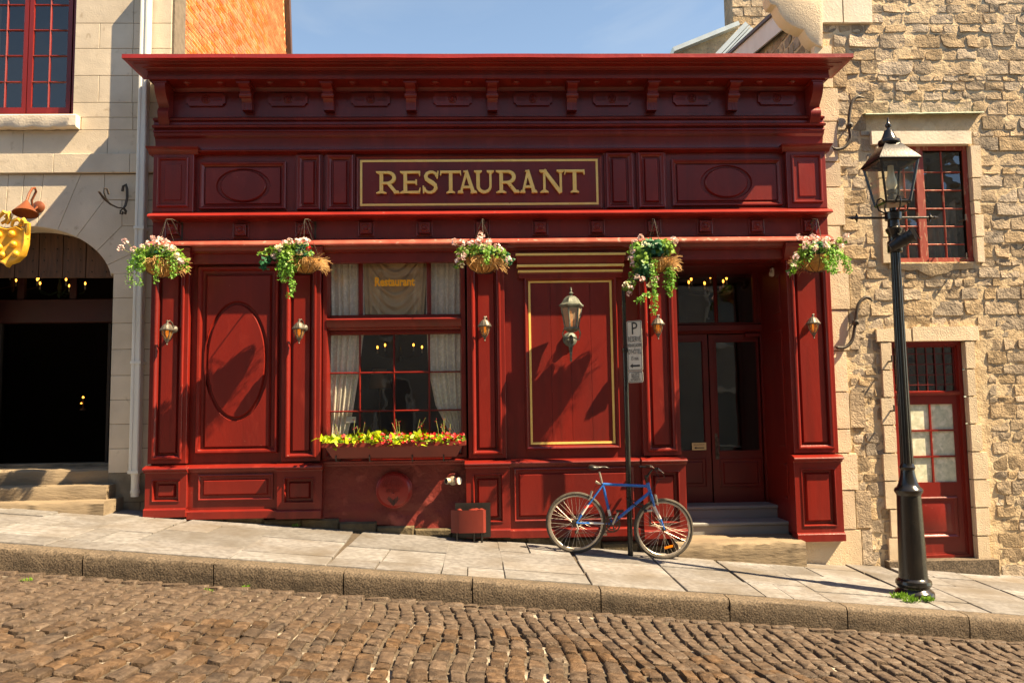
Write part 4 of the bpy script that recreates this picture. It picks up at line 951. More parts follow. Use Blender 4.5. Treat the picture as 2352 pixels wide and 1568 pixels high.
leaf(66, 165, 113, vc); leaf(-38, 64, 13, vc)
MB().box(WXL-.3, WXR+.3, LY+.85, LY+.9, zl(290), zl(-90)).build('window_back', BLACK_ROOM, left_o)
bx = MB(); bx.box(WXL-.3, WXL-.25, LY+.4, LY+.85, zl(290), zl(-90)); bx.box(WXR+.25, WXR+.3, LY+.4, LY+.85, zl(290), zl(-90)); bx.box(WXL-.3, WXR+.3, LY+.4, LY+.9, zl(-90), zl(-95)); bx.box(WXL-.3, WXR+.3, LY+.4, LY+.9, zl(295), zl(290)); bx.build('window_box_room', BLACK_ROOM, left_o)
# entrance
pj = [-140, -95, -55, -10, 36, 91, 146, 199, 262]
for a, b in zip(pj, pj[1:]):
    X0, X1, Z0, Z1 = rc(a, 505, b, 638, AD+.02)
    pk = MB().cbox(X0+.004, X1-.004, AD+.012, AD+.05, Z0, Z1, .004).build('valance_board', WOOD_DARK, left_o)
    st = MB()
    for q in (.22, .75):
        for v in (545, 572, 598, 624):
            z = px((a+b)/2, v, AD).z; st.ball((X0+(X1-X0)*q, AD+.01, z), .011, 8)
    st.build('iron_stud', RUST_IRON, left_o, pk)
EY = LY+1.0
X0, X1, Z0, Z1 = rc(-150, 688, 262, 742, EY)
MB().cbox(X0, X1, EY-.03, EY+.1, Z0, Z1, .01).build('lintel_beam', DKRED_OLD, left_o)
for u in (-60, 40, 160):
    X0, X1, Z0, Z1 = rc(u, 620, u+16, 692, EY); MB().cbox(X0, X1, EY, EY+.06, Z0, Z1, .004).build('transom_post', DKRED_OLD, left_o)
for u in (-10, 244):
    X0, X1, Z0, Z1 = rc(u, 742, u+7, 1090, EY); MB().cbox(X0, X1, EY, EY+.06, Z0, Z1, .004).build('door_stile', BLACK_ROOM, left_o)
X0, X1, Z0, Z1 = rc(-150, 1066, 262, 1092, EY-.1); MB().cbox(X0, X1, EY-.1, EY+.2, Z0, Z1, .01).build('threshold', ASHLAR_DIRTY, left_o)
MB().box(XJ-.05, XJ-.005, AD+.01, AD+.06, zl(1090), zl(640)).build('door_jamb', WOOD_DARK, left_o)
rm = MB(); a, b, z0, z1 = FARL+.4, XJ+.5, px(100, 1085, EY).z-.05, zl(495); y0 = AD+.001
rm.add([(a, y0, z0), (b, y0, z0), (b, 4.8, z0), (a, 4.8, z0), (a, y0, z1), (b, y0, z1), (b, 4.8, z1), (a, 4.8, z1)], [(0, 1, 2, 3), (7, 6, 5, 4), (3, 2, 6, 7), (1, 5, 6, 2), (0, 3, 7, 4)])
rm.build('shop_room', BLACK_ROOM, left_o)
# stone steps
rs = random.Random(4)
for vt, vb, u1, yf, yb in ((1077, 1115, 250, .28, .75), (1116, 1152, 244, .0, .55), (1153, 1186, 238, -.28, .3)):
    z1 = px(120, vt, yf).z; z0 = px(120, vb, yf).z - .25; X1 = px(u1, (vt+vb)/2, yf).x; X0 = XA+.05 if yf > .2 else XA-.4
    s_ = MB(); n = 26; pr = [(yb, z0), (yf+.01, z0), (yf, z0+.12), (yf-.002, z1-.03), (yf+.02, z1-.003), (yb, z1)]
    for i in range(n+1):
        X = X0+(X1-X0)*i/n
        for k, (y, z) in enumerate(pr): s_.v.append((X, y+(rs.uniform(-.008, .008) if 0 < k < 5 else 0), z+(rs.uniform(-.007, .005) if k in (3, 4) else 0)))
    for i in range(n):
        for k in range(5): q = i*6+k; s_.f.append((q, q+6, q+7, q+1)); s_.m.append(0)
    s_.f += [tuple(range(6)), tuple(range(n*6+5, n*6-1, -1))]; s_.m += [0, 0]
    s_.build('step', STEP_STONE, left_o, sharp=40)

# brick side wall of the same house row, behind
brick_o = thing('brick_gable_wall', (X_C, LY, 5.0), 'sunlit orange brick side wall above the left end of the cornice', 'wall')
BX = X_C + .01; YB0, YB1 = LY+.05, 6.3
bw = MB(); bw.add([(BX-.001, YB0, 4.5), (BX-.001, YB1, 4.5), (BX-.001, YB1, 8.7), (BX-.001, YB1-.55, 11.6), (BX-.001, YB0, 11.6), (BX-.35, YB0, 4.5), (BX-.35, YB1, 4.5), (BX-.35, YB1, 8.7), (BX-.35, YB1-.55, 11.6), (BX-.35, YB0, 11.6)],
    [(0, 1, 2, 3, 4), (9, 8, 7, 6, 5), (0, 5, 6, 1), (1, 6, 7, 2), (2, 7, 8, 3), (3, 8, 9, 4), (4, 9, 5, 0)])
bw.build('wall', BRICK_MORTAR, brick_o)
be = MB().box(-.012, .012, -.1, .1, -.028, .028)
be = MB().rl(-.103, .103, -.028, .028, [(0, .03), (0, .0), (.003, -.003)])
bme = MB().add([(-v[1], v[0], v[2]) for v in be.v], be.f).mesh('brick', BRICK)
bl = []; rs = random.Random(8); z = 5.6; row = 0
while z < 10.6:
    y = YB0 + (.1 if row % 2 else 0)+.02
    while y < YB1-.12-max(0, (z-8.7)*.19): bl.append((y+.1, z)); y += .218
    z += .0665; row += 1
def vis(y, z):
    c = AX @ (Vector((BX, y, z))-CAM); v = 784+F*c.y/c.z; return -8 < v < 126
bl.sort(key=lambda q: (not vis(*q), q[0]))
rest_b = MB()
for k, (y, z) in enumerate(bl):
    d = rs.uniform(-.003, .004)
    if k < 300: piece('brick', bme, brick_o, (BX+d-X_C, y-LY, z-5.0), (rs.uniform(-.02, .02), 0, 0))
    else:
        rest_b.add([(BX+d+.012*0+(-v[1]), y+v[0], z+v[2]) for v in be.v], be.f)
rest_b.build('far_bricks', BRICK, brick_o, kind='stuff')
vg = MB(); vg.add([(BX+.1, YB1+.05, 8.62), (BX+.1, YB1-.53, 11.7), (BX+.1, YB1-.35, 11.7), (BX+.1, YB1+.18, 8.6)] + [(BX-.3, YB1+.05, 8.62), (BX-.3, YB1-.53, 11.7), (BX-.3, YB1-.35, 11.7), (BX-.3, YB1+.18, 8.6)], [(0, 1, 2, 3), (4, 7, 6, 5), (0, 4, 5, 1), (3, 2, 6, 7), (0, 3, 7, 4)])
vg.build('roof_verge', WOOD_DARK, brick_o)
# pale corner render between the ashlar front and the brick
cp = MB(); n = 26
for i in range(n+1):
    z = 4.5+(11.6-4.5)*i/n; e = YB0+.16+.1*noise.noise(Vector((z*3, 0, 0)))+.05*noise.noise(Vector((z*11, 2, 0)))
    cp.v += [(BX+.02, LY+.02, z), (BX+.018, e, z), (BX-.03, e+.01, z)]
for i in range(n): q = i*3; cp.f += [(q, q+1, q+4, q+3), (q+1, q+2, q+5, q+4)]; cp.m += [0, 0]
cp.build('corner_render', LINTEL, brick_o)

# ================================================================ right stone building
RY = 0.12
right_o = thing('rubble_stone_house', (5.4, RY, pav(5.4, RY)), 'tan rubble stone house with small red window and red door', 'building')
def rr(u0, v0, u1, v1, Y=RY): return rc(u0, v0, u1, v1, Y)
SX0, SX1 = 4.375, 9.2
win_op = rr(2040, 334, 2231, 602); door_op = rr(2058, 783, 2226, 1285)
sur_w = rr(2003, 303, 2236, 604); sur_d = rr(2018, 757, 2292, 1315)
quoin_x1 = px(1941, 700, RY).x
flash = rr(1980, 258, 2250, 272)
holes = [(sur_w[0]+.02, sur_w[1]+.02, sur_w[2]-.02, sur_w[3]), (sur_d[0]+.14, sur_d[1]-.08, sur_d[2]-.5, sur_d[3]), (SX0, quoin_x1, -2, 6.55), (SX0, px(2000, 30, RY).x, px(1900, 56, RY).z, 9), (flash[0]+.05, flash[1], flash[2]-.12, flash[3]+.02)]
# mortar bed with openings
mb = MB(); dx = .045; nx = int((SX1-SX0)/dx); nz_ = int((9.0+1.1)/dx); idx = {}
def inside(x, z, o, e=0.0): return o[0]+e < x < o[1]-e and o[2]+e < z < o[3]-e
for j in range(nz_+1):
    for i in range(nx+1):
        x_, z_0 = SX0+i*dx, -1.1+j*dx
        for o in (win_op, door_op):                          # snap to the openings
            if o[2]-dx*.5 < z_0 < o[3]+dx*.5:
                for e in (o[0], o[1]):
                    if abs(x_-e) < dx*.5: x_ = e
            if o[0]-dx*.5 < x_ < o[1]+dx*.5:
                for e in (o[2], o[3]):
                    if abs(z_0-e) < dx*.5: z_0 = e
        idx[i, j] = len(mb.v)
        nn = noise.noise(Vector((x_*3.1, z_0*4.2, 0)))*.6 + noise.noise(Vector((x_*9, z_0*11, 5)))*.4
        mb.v.append((x_, RY-.007-.01*nn, z_0))
for j in range(nz_):
    for i in range(nx):
        q = [idx[i, j], idx[i+1, j], idx[i+1, j+1], idx[i, j+1]]
        cx_ = sum(mb.v[k][0] for k in q)/4; cz_ = sum(mb.v[k][2] for k in q)/4
        if any(inside(cx_, cz_, o) for o in (win_op, door_op)): continue
        mb.f.append(tuple(q)); mb.m.append(0)
mb.build('mortar_face', MORTAR, right_o, sharp=80)
# rubble
def stone_verts(x0, x1, z0, z1, rs, yf):
    """roughly squared block: flat-ish broken face, tight edges"""
    w, h = x1-x0, z1-z0; nx = max(3, min(8, int(w/.05))); nz_ = max(3, min(5, int(h/.045))); v = []; f = []
    proud = rs.uniform(.01, .023); tilt = rs.uniform(-.06, .06); tz = rs.uniform(-.1, .06); seed = rs.uniform(0, 50)
    cut = [rs.random()**2*.35 for _ in range(4)]; bow = rs.uniform(-.01, .01); bow2 = rs.uniform(-.01, .01)
    for j in range(nz_+3):
        for i in range(nx+3):
            e = i in (0, nx+2) or j in (0, nz_+2)
            s, t = min(max(i-1, 0), nx)/nx, min(max(j-1, 0), nz_)/nz_
            m_ = 0 if e else .005
            x = x0+m_+(w-2*m_)*s; z = z0+m_+(h-2*m_)*t
            z += bow*math.sin(math.pi*s)*(1-t)*1.2 + bow2*math.sin(math.pi*s)*t
            for k, (cs, ct) in enumerate(((0, 0), (1, 0), (1, 1), (0, 1))):            # knocked-off corners
                d = max(0, 1-(abs(s-cs)*w+abs(t-ct)*h)/(.5*h+.02)); x += (1 if cs == 0 else -1)*d*cut[k]*h*.4; z += (1 if ct == 0 else -1)*d*cut[k]*h*.4
            x += .007*noise.noise(Vector((z*16, x*6, seed))); z += .008*noise.noise(Vector((x*12, seed, z*6)))
            n1 = noise.noise(Vector((x*9+seed, z*11, seed))); n2 = noise.noise(Vector((x*24, z*30, seed))); n3 = abs(noise.noise(Vector((x*6, z*15, seed+9))))
            y = yf+.03 if e else yf-proud-.011*n1-.008*n2+.016*n3*(n3 > .25) - tilt*(x-x0-w/2) - tz*(z-z0-h/2)
            v.append((x, y, z))
    w_ = nx+3
    for j in range(nz_+2):
        for i in range(nx+2): q = j*w_+i; f.append((q, q+1, q+w_+1, q+w_))
    return v, f
rs = random.Random(21); stones = []; z = -1.0
while z < 8.8:
    h = rs.choice((.09, .11, .13, .15, .17, .2)) ; x = quoin_x1*0+SX0+rs.uniform(0, .1)
    while x < SX1-.05:
        L_ = h*rs.uniform(.9, 2.7); L_ = min(max(L_, .12), .5)
        g = rs.uniform(.004, .013); a, b = x, x+L_
        for o in holes:
            if o[2] < z+h/2 < o[3]:
                if a < o[0] < b: b = o[0]-.004
                elif o[0] <= a < o[1]: a = o[1]+.006; b = max(b, a+L_*.8)
        if b-a > .07:
            ok = not any(o[2] < z+h/2 < o[3] and a < (o[0]+o[1])/2 < b for o in holes)
            if ok: stones.append((a+g*.5, b-g*.5, z+.003+rs.uniform(0, .01), z+h-.003-rs.uniform(0, .01)))
        x = max(b, x+.05)+.003
    z += h
def sv(s):
    c = AX @ (Vector(((s[0]+s[1])/2, RY, (s[2]+s[3])/2))-CAM); u, v = 1176+F*c.x/c.z, 784+F*c.y/c.z
    return u < 2365 and -15 < v < 1345
stones.sort(key=lambda s: (not sv(s), -(s[1]-s[0])*(s[3]-s[2])))
rest_s = MB(); k = 0
for s in stones:
    if s[3] < pav(s[0], 0)-.02: continue
    v, f = stone_verts(*s, rs, RY)
    if k < 300: MB().add(v, f).build('stone', RUBBLE, right_o, sharp=38)
    else: rest_s.add(v, f)
    k += 1
rest_s.build('small_stones', RUBBLE, right_o, sharp=38, kind='stuff')
def dressed(x0, x1, z0, z1, yf, mt=QUOIN, name='dressed_stone', yb=RY+.05, c=.01):
    n = max(2, int((z1-z0)/.12)); m2 = max(2, int((x1-x0)/.12)); g = .003; v = []; f = []
    for j in range(n+3):
        for i in range(m2+3):
            s = min(max(i-1, 0), m2)/m2; t = min(max(j-1, 0), n)/n; e = i in (0, m2+2) or j in (0, n+2)
            x = x0+g+(x1-x0-2*g)*s; z = z0+g+(z1-z0-2*g)*t
            if not e:
                x += (c if s == 0 else -c if s == 1 else 0)*.6; z += (c if t == 0 else -c if t == 1 else 0)*.6
            x += .004*noise.noise(Vector((z*9, x, 3)))
            v.append((x, yb if e else yf+.008*noise.noise(Vector((x*6, z*6, 7))), z))
    w_ = m2+3
    for j in range(n+2):
        for i in range(m2+2): q = j*w_+i; f.append((q, q+1, q+w_+1, q+w_))
    return MB().add(v, f).build(name, mt, right_o, sharp=50)
for v0, v1 in ((108, 205), (205, 282), (282, 375), (375, 432), (432, 520), (520, 627), (627, 712), (712, 806), (806, 900), (900, 985), (985, 1040), (1040, 1125), (1125, 1215), (1215, 1300)):
    _, _, z0, z1 = rr(1900, v0, 1940, v1); w_ = rnd.uniform(-.035, .05)
    dressed(SX0-.01, quoin_x1+w_, z0, z1, RY-.045-rnd.uniform(0, .012), name='quoin_stone')
    if rnd.random() < .5: dressed(quoin_x1+w_, quoin_x1+w_+rnd.uniform(.12, .22), z0+.01, z1-.01, RY-.035, RUBBLE, 'stone')
# window surround
dressed(sur_w[0], sur_w[1], win_op[3]-.01, sur_w[3]+.0, RY-.06, LINTEL, 'window_lintel', yb=RY+.12)
zc = [win_op[2]-.02, win_op[2]+.32, win_op[2]+.62, win_op[2]+.8, win_op[2]+1.1, win_op[3]-.012]
for a, b in zip(zc, zc[1:]):
    dressed(win_op[1], win_op[1]+.1+rnd.uniform(0, .05), a, b, RY-.05, QUOIN, 'jamb_stone', yb=RY+.14)
    dressed(win_op[0]-.11-rnd.uniform(0, .05), win_op[0], a, b, RY-.05, QUOIN, 'jamb_stone', yb=RY+.14)
# door surround
dl = rr(2066, 787, 2226, 1283)
zc = [door_op[2]-.06+.35*k for k in range(8)]
zc = [z for z in zc if z < door_op[3]-.15]+[door_op[3]-.01]
for a, b in zip(zc, zc[1:]):
    dressed(door_op[1], door_op[1]+.14+rnd.uniform(-.03, .09), a, b, RY-.05, QUOIN, 'jamb_stone', yb=RY+.24)
    dressed(door_op[0]-.14-rnd.uniform(0, .07), door_op[0], a, b, RY-.045, QUOIN, 'jamb_stone', yb=RY+.24)
xm = door_op[0]+(door_op[1]-door_op[0])*.28
dressed(door_op[0]-.2, xm, door_op[3]-.01, door_op[3]+.17, RY-.05, QUOIN, 'door_lintel', yb=RY+.24)
dressed(xm, door_op[1]+.2, door_op[3]-.01, door_op[3]+.19, RY-.055, QUOIN, 'door_lintel', yb=RY+.24)
ths = rr(2040, 1284, 2297, 1318, RY-.12); dressed(ths[0], ths[1], ths[2]-.1, ths[3], RY-.13, KERB, 'door_step', yb=RY+.3, c=.02)
# sloping cement under the window
cm = MB(); X0, X1 = win_op[0]-.05, win_op[1]-.05; zt = win_op[2]-.005
for i in range(13):
    X = X0+(X1-X0)*i/12; d = .17*(1-abs(i/12-.55)*1.2)+.05*noise.noise(Vector((X*6, 0, 0)))
    cm.v += [(X, RY+.05, zt), (X, RY-.055, zt-.02), (X, RY-.03, zt-max(.04, d))]
for i in range(12): q = i*3; cm.f += [(q, q+3, q+4, q+1), (q+1, q+4, q+5, q+2)]; cm.m += [0, 0]
cm.build('cement_sill', MORTAR, right_o)
# window joinery
WY = RY+.03
wr = MB().rl(win_op[0], win_op[1], win_op[2], win_op[3], [(0, WY+.1), (0, WY-.0), (.055, WY), (.06, WY+.02)], cap=False).build('window', RED_OLD, right_o)
ms = rr(2107, 345, 2126, 596, WY)
MB().cbox(ms[0], ms[1], WY-.005, WY+.06, win_op[2]+.03, win_op[3]-.03, .005).build('meeting_stile', RED_OLD, right_o, wr)
vs_ = [350, 395, 437, 479, 520, 561, 597]
def lights(u0, u1, ucut):
    um = (u0+u1)/2
    xa, xb, xc = px(u0, 470, WY).x, px(u1, 470, WY).x, px(ucut, 470, WY).x
    zs2 = [px(um, v-(4 if v == 597 else 0), WY).z for v in vs_]
    MB().prism([(xc-.009, WY+.03), (xc-.009, WY+.01), (xc, WY), (xc+.009, WY+.01), (xc+.009, WY+.03)], zs2[-1]-.01, zs2[0]+.01, 'z').build('glazing_bar', RED_OLD, right_o, wr)
    for z in zs2[1:-1]: MB().prism([(WY+.028, z-.009), (WY+.011, z-.009), (WY+.002, z), (WY+.011, z+.009), (WY+.028, z+.009)], xa, xb, 'x').build('glazing_bar', RED_OLD, right_o, wr)
    for a, b in ((xa, xc), (xc, xb)):
        for e, f_ in zip(zs2[1:], zs2):
            t, t2 = rnd.uniform(-.004, .004), rnd.uniform(-.002, .016)
            MB().add([(a-.004, WY+.02+t, e-.004), (b+.004, WY+.02-t, e-.004), (b+.004, WY+.02-t+t2, f_+.004), (a-.004, WY+.02+t+t2, f_+.004)], [(0, 1, 2, 3)]).build('pane', GLASS_OLD, right_o, wr)
lights(2126, 2211, 2169); lights(2052, 2107, 2081)
MB().box(win_op[0], win_op[1], WY-.012, WY+.05, win_op[2], win_op[2]+.06).build('bottom_rail', RED_OLD, right_o, wr)
rm = MB(); a, b, z0, z1 = win_op[0]-.15, win_op[1]+.15, win_op[2]-.1, win_op[3]+.1; y0 = RY+.2
rm.add([(a, y0, z0), (b, y0, z0), (b, 1.4, z0), (a, 1.4, z0), (a, y0, z1), (b, y0, z1), (b, 1.4, z1), (a, 1.4, z1)], [(0, 1, 2, 3), (7, 6, 5, 4), (3, 2, 6, 7), (1, 5, 6, 2), (0, 3, 7, 4)]); rm.build('room', ROOM_WALL, right_o)
nc = MB()
for j in range(2):
    for i in range(61):
        X = win_op[0]+.05+(win_op[1]-win_op[0]-.1)*i/60; nc.v.append((X, RY+.3+.03*math.sin(i*.9)+.02*math.sin(i*2.3), win_op[2]-.05 if j == 0 else win_op[2]+.95-.35*abs(math.sin(i*.05))))
nc.f = [(i, i+1, 62+i, 61+i) for i in range(60)]; nc.m = [0]*60
ob = nc.build('net_curtain', mat('grey_net', (.3, .27, .22), (.2, .18, .15), 6, .9), sharp=180); ob['label'] = 'grey net curtain behind the small red window of the stone house'; ob['category'] = 'curtain'
# door joinery
DYR = RY+.07
o = door_op
dfr = MB().rl(o[0], o[1], o[2], o[3], [(0, DYR+.12), (0, DYR-.03), (.05, DYR-.03), (.055, DYR), (.07, DYR), (.075, DYR+.03)], cap=False).build('door_frame', RED, right_o)
zr1, zr0 = px(2150, 897, DYR).z, px(2150, 907, DYR).z
MB().corn(o[0]+.05, o[1]-.05, [(-DYR-.06, zr0), (-DYR+.02, zr0), (-DYR+.03, zr0+.02), (-DYR+.03, zr1-.01), (-DYR+.01, zr1), (-DYR-.06, zr1)], yb=DYR+.06).build('transom', RED, right_o, dfr)
tx = [px(u, 840, DYR).x for u in (2064, 2086, 2108, 2130, 2150, 2171, 2192, 2208)]; tz_ = [px(2150, v, DYR).z for v in (795, 812, 836, 860, 883, 897)]
lt = MB()
for x_ in tx[1:-1]: lt.box(x_-.006, x_+.006, DYR+.015, DYR+.03, tz_[-1], tz_[0])
for z_0 in tz_[1:-1]: lt.box(tx[0]-.05, tx[-1]+.05, DYR+.012, DYR+.028, z_0-.006, z_0+.006)
lt.build('lattice', DKRED, right_o, dfr)
for a, b in zip(tx, tx[1:]):
    for e, f_ in zip(tz_[1:], tz_):
        t = rnd.uniform(-.003, .003)
        MB().add([(a, DYR+.035+t, e), (b, DYR+.035-t, e), (b, DYR+.035-t, f_), (a, DYR+.035+t, f_)], [(0, 1, 2, 3)]).build('pane', GLASS_OLD, right_o, dfr)
ax0, ax1 = o[0]+.07, o[1]-.07; az0, az1 = o[2]+.02, zr0
gx = [px(u, 1015, DYR).x for u in (2080, 2139, 2143, 2195)]; gz_ = [px(2140, v, DYR).z for v in (928, 986, 990, 1046, 1050, 1107)]
dr = MB(); Yd = DYR+.01
dr.box(ax0, gx[0], Yd, Yd+.05, az0, az1); dr.box(gx[3], ax1, Yd, Yd+.05, az0, az1); dr.box(gx[0], gx[3], Yd, Yd+.05, gz_[0], az1); dr.box(gx[0], gx[3], Yd, Yd+.05, az0, gz_[5])
dr.box(gx[1], gx[2], Yd-.002, Yd+.04, gz_[5], gz_[0]); dr.box(gx[0], gx[3], Yd-.004, Yd+.04, gz_[2], gz_[1]); dr.box(gx[0], gx[3], Yd-.004, Yd+.04, gz_[4], gz_[3])
dd = dr.build('door', RED, right_o)
for a, b in ((gx[0], gx[1]), (gx[2], gx[3])):
    for e, f_ in ((gz_[1], gz_[0]), (gz_[3], gz_[2]), (gz_[5], gz_[4])):
        MB().add([(a, Yd+.02, e), (b, Yd+.02, e), (b, Yd+.02, f_), (a, Yd+.02, f_)], [(0, 1, 2, 3)]).build('door_pane', FROST, right_o, dd)
pp = rc(2092, 1140, 2200, 1234, Yd)
MB().rl(pp[0], pp[1], pp[2], pp[3], [(0, Yd+.001), (0, Yd-.018), (.014, Yd-.026), (.03, Yd-.018), (.04, Yd-.004), (.075, Yd-.003), (.1, Yd-.014)]).build('raised_panel', RED, right_o, dd)
MB().box(o[0]-.1, o[1]+.1, DYR+.3, DYR+.35, o[2]-.1, o[3]+.1).build('room', BLACK_ROOM, right_o)
# copper flashing strip
f0, f1, zf, _ = flash[0], flash[1], flash[2], 0
fm = MB(); n = 30
for i in range(n+1):
    X = f0+(f1-f0)*i/n; zc_ = px(1980, 267, RY).z+(px(2250, 263, RY).z-px(1980, 267, RY).z)*i/n+.006*noise.noise(Vector((X*9, 0, 0)))
    fm.v += [(X, RY+.02, zc_+.03), (X, RY-.1, zc_), (X, RY-.104, zc_-.012), (X, RY+.02, zc_+.012)]
for i in range(n):
    for k in range(3): q = i*4+k; fm.f.append((q, q+4, q+5, q+1)); fm.m.append(0)
fm.build('drip_flashing', GREENCU, right_o)
# wall anchors
def s_iron(pts, Y=RY-.1):
    p = [px(u, v, Y) for u, v in pts]; q = []
    for i in range(len(p)-1):
        a, b, c, d = p[max(i-1, 0)], p[i], p[i+1], p[min(i+2, len(p)-1)]
        for t in (0, .25, .5, .75): q.append(.5*((2*b)+(c-a)*t+(2*a-5*b+4*c-d)*t*t+(3*b-a-3*c+d)*t**3))
    q.append(p[-1]); n = len(q)
    w_ = MB().tube(q, [.022 if 2 < i < n-3 else .012 for i in range(n)], 8).build('wall_anchor', RUST_IRON, right_o)
    c = q[n//2]; MB().lathe([(.035, -.02), (.035, .05), (.012, .06), (.012, -.12)], (c.x, Y, c.z), 8, 'y').build('anchor_bolt', RUST_IRON, right_o, w_)
s_iron([(1985, 225), (1970, 223), (1957, 235), (1951, 262), (1950, 290), (1953, 318), (1940, 338), (1920, 343), (1911, 337)])
s_iron([(2004, 692), (1996, 684), (1985, 684), (1971, 700), (1966, 730), (1963, 752), (1958, 780), (1943, 796), (1925, 798), (1919, 794)])
for u, v in ((2041, 830), (2046, 943), (2208, 508), (2210, 596)):
    c = px(u, v, RY-.05); MB().tube([(c.x, RY, c.z), (c.x, RY-.14, c.z), (c.x, RY-.14, c.z+.07)], .012, 6).build('hinge_pin', RUST_IRON, right_o)
# eaves: corbel, eave blocks
cpts = [(1892, 110), (1876, 105), (1862, 96), (1852, 84), (1846, 70), (1834, 67), (1818, 60), (1802, 48), (1790, 32), (1782, 14), (1770, 11), (1764, 2), (1762, -40), (1892, -40)]
cb = MB(); cw = [(px(u, v, RY-.08).x, px(u, v, RY-.08).z) for u, v in cpts]
for k, (y, g_) in enumerate(((RY+.12, .0), (RY-.04, .0), (RY-.075, .012), (RY-.085, .035))):
    cb.v += [(x, y, z) for x, z in (inset(cw, g_) if g_ else cw)]
n = len(cw); cb.f = [(k*n+j, k*n+(j+1) % n, (k+1)*n+(j+1) % n, (k+1)*n+j) for k in range(3) for j in range(n)] + [tuple(range(3*n, 4*n)), tuple(range(n-1, -1, -1))]; cb.m = [0]*len(cb.f)
cb.build('corbel', QUOIN, right_o, sharp=40); xc1 = px(1886, 40, RY).x
zb = px(1900, 58, RY).z
xs2 = [xc1-.02, px(1932, 30, RY).x, px(2000, 30, RY).x]
for a, b in zip(xs2, xs2[1:]): dressed(a, b, zb, 7.9, RY-.06, LINTEL, 'eave_block')
# the left flank, its sloping verge and the gable and chimney behind
fl = MB(); GX = 4.40
def on_x(u, v, X):
    d = AX.transposed() @ Vector((u-1176, v-784, F)); return CAM + d*((X-CAM.x)/d.x)
A = on_x(1822, -4, 4.28); B = on_x(1682, 122, 4.28); dv = (B-A)
B2 = A + dv*2.2
fl.add([(GX, RY+.02, 4.5), (GX, B2.y, 4.5), (GX, B2.y, B2.z), (GX, RY+.02, A.z+dv.z/dv.y*(RY-A.y))] , [(0, 1, 2, 3)])
fl.add([(GX+.3, RY+.02, 4.5), (GX+.3, B2.y, 4.5), (GX+.3, B2.y, B2.z), (GX+.3, RY+.02, A.z+dv.z/dv.y*(RY-A.y))], [(3, 2, 1, 0)])
fl.build('flank_wall', MORTAR, right_o)
rs = random.Random(31); z = 5.6
sl_ = dv.z/dv.y
while z < 11:
    h = rs.uniform(.12, .22); y = RY+.15
    while y < 4.6:
        L_ = rs.uniform(.15, .42)
        if z+h < A.z+sl_*(y-A.y)-.1 and z > A.z+sl_*(y-A.y)-1.6:
            v, f = stone_verts(y, y+L_-.02, z+.01, z+h-.01, rs, 0.0)
            MB().add([(GX+.0+p[1]*.6, p[0], p[2]) for p in v], f).build('flank_stone', RUBBLE, right_o, sharp=70)
        y += L_
    z += h
def slab_along(p, q, w, th, off, mt, name, par):
    """board from p to q: w across x, th thick"""
    d = (q-p).normalized(); n = Vector((0, -d.z, d.y)).normalized()
    if n.z < 0: n = -n
    v = []
    for e in (p, q):
        for sx in (0, w):
            for sn in (0, th): v.append(e + Vector((sx, 0, 0)) + n*(off+sn))
    return MB().add(v, [(0, 1, 3, 2), (4, 6, 7, 5), (0, 4, 5, 1), (2, 3, 7, 6), (0, 2, 6, 4), (1, 5, 7, 3)]).build(name, mt, par)
p0 = A - dv*.06; p1 = B2
slab_along(p0, p1, .03, .3, -.3, WHITE_PAINT, 'verge_board', right_o)
slab_along(p0 + Vector((.03, 0, 0)), p1 + Vector((.03, 0, 0)), .5, .03, -.25, ASHLAR_DIRTY, 'verge_soffit', right_o)
slab_along(p0 - Vector((.04, 0, 0)), p1 - Vector((.04, 0, 0)), .8, .05, .0, WOOD_DARK, 'roof_edge', right_o)

# rear gable with metal coping, and its chimney
A2 = on_x(1564, 121, 4.05); B3 = on_x(1700, 58, 4.05)
rear_o = thing('rear_gable', (4.05, A2.y, 5.0), 'dark stone gable with pale metal coping behind the right end of the cornice', 'building')
g_y0, g_y1 = 7.0, 12.0
a_ = on_x(1560, 121, 3.9); 
# the gable faces the street; it stands well behind the restaurant
GYY = 8.5
p1 = px(1545, 126, GYY); p2 = px(1694, 66, GYY); p3 = px(1640, 140, GYY)
gb = MB().prism([(p1.x, p1.z-1.5), (p2.x+1.5, p1.z-1.5), (p2.x+1.5, p2.z+.3), (p2.x, p2.z), (p1.x, p1.z)], GYY, GYY+.4, 'y').build('gable_wall', RUBBLE, rear_o)
def coping(a, b, name, t=.1, w=.5):
    d = Vector((b.x-a.x, b.z-a.z)).normalized(); n = Vector((-d.y, d.x))
    MB().prism([(a.x, a.z), (b.x, b.z), (b.x+n.x*t, b.z+n.y*t), (a.x+n.x*t, a.z+n.y*t)], GYY-w*.4, GYY+w, 'y').build(name, ROOF_METAL, rear_o)
coping(p1, p2, 'coping')
q1, q2 = px(1640, 126, GYY-1.2), px(1712, 50, GYY-1.2)
d = Vector((q2.x-q1.x, q2.z-q1.z)).normalized(); n = Vector((-d.y, d.x))
for k, (t0, t1) in enumerate(((0, .1), (.115, .16), (.175, .3))):
    MB().prism([(q1.x-n.x*t0, q1.z-n.y*t0), (q2.x-n.x*t0, q2.z-n.y*t0), (q2.x-n.x*t1, q2.z-n.y*t1), (q1.x-n.x*t1, q1.z-n.y*t1)][::-1], GYY-1.2, GYY+.5, 'y').build('roof_sheet', ROOF_METAL, rear_o)
ch_o = thing('stone_chimney', (px(1720, 30, GYY+.6).x, GYY+.6, px(1720, 75, GYY+.6).z), 'rubble stone chimney against the sky above the right roofs', 'chimney')
c0, c1 = px(1683, 30, GYY+.3).x, px(1790, 30, GYY+.3).x; zc0 = px(1700, 90, GYY+.3).z
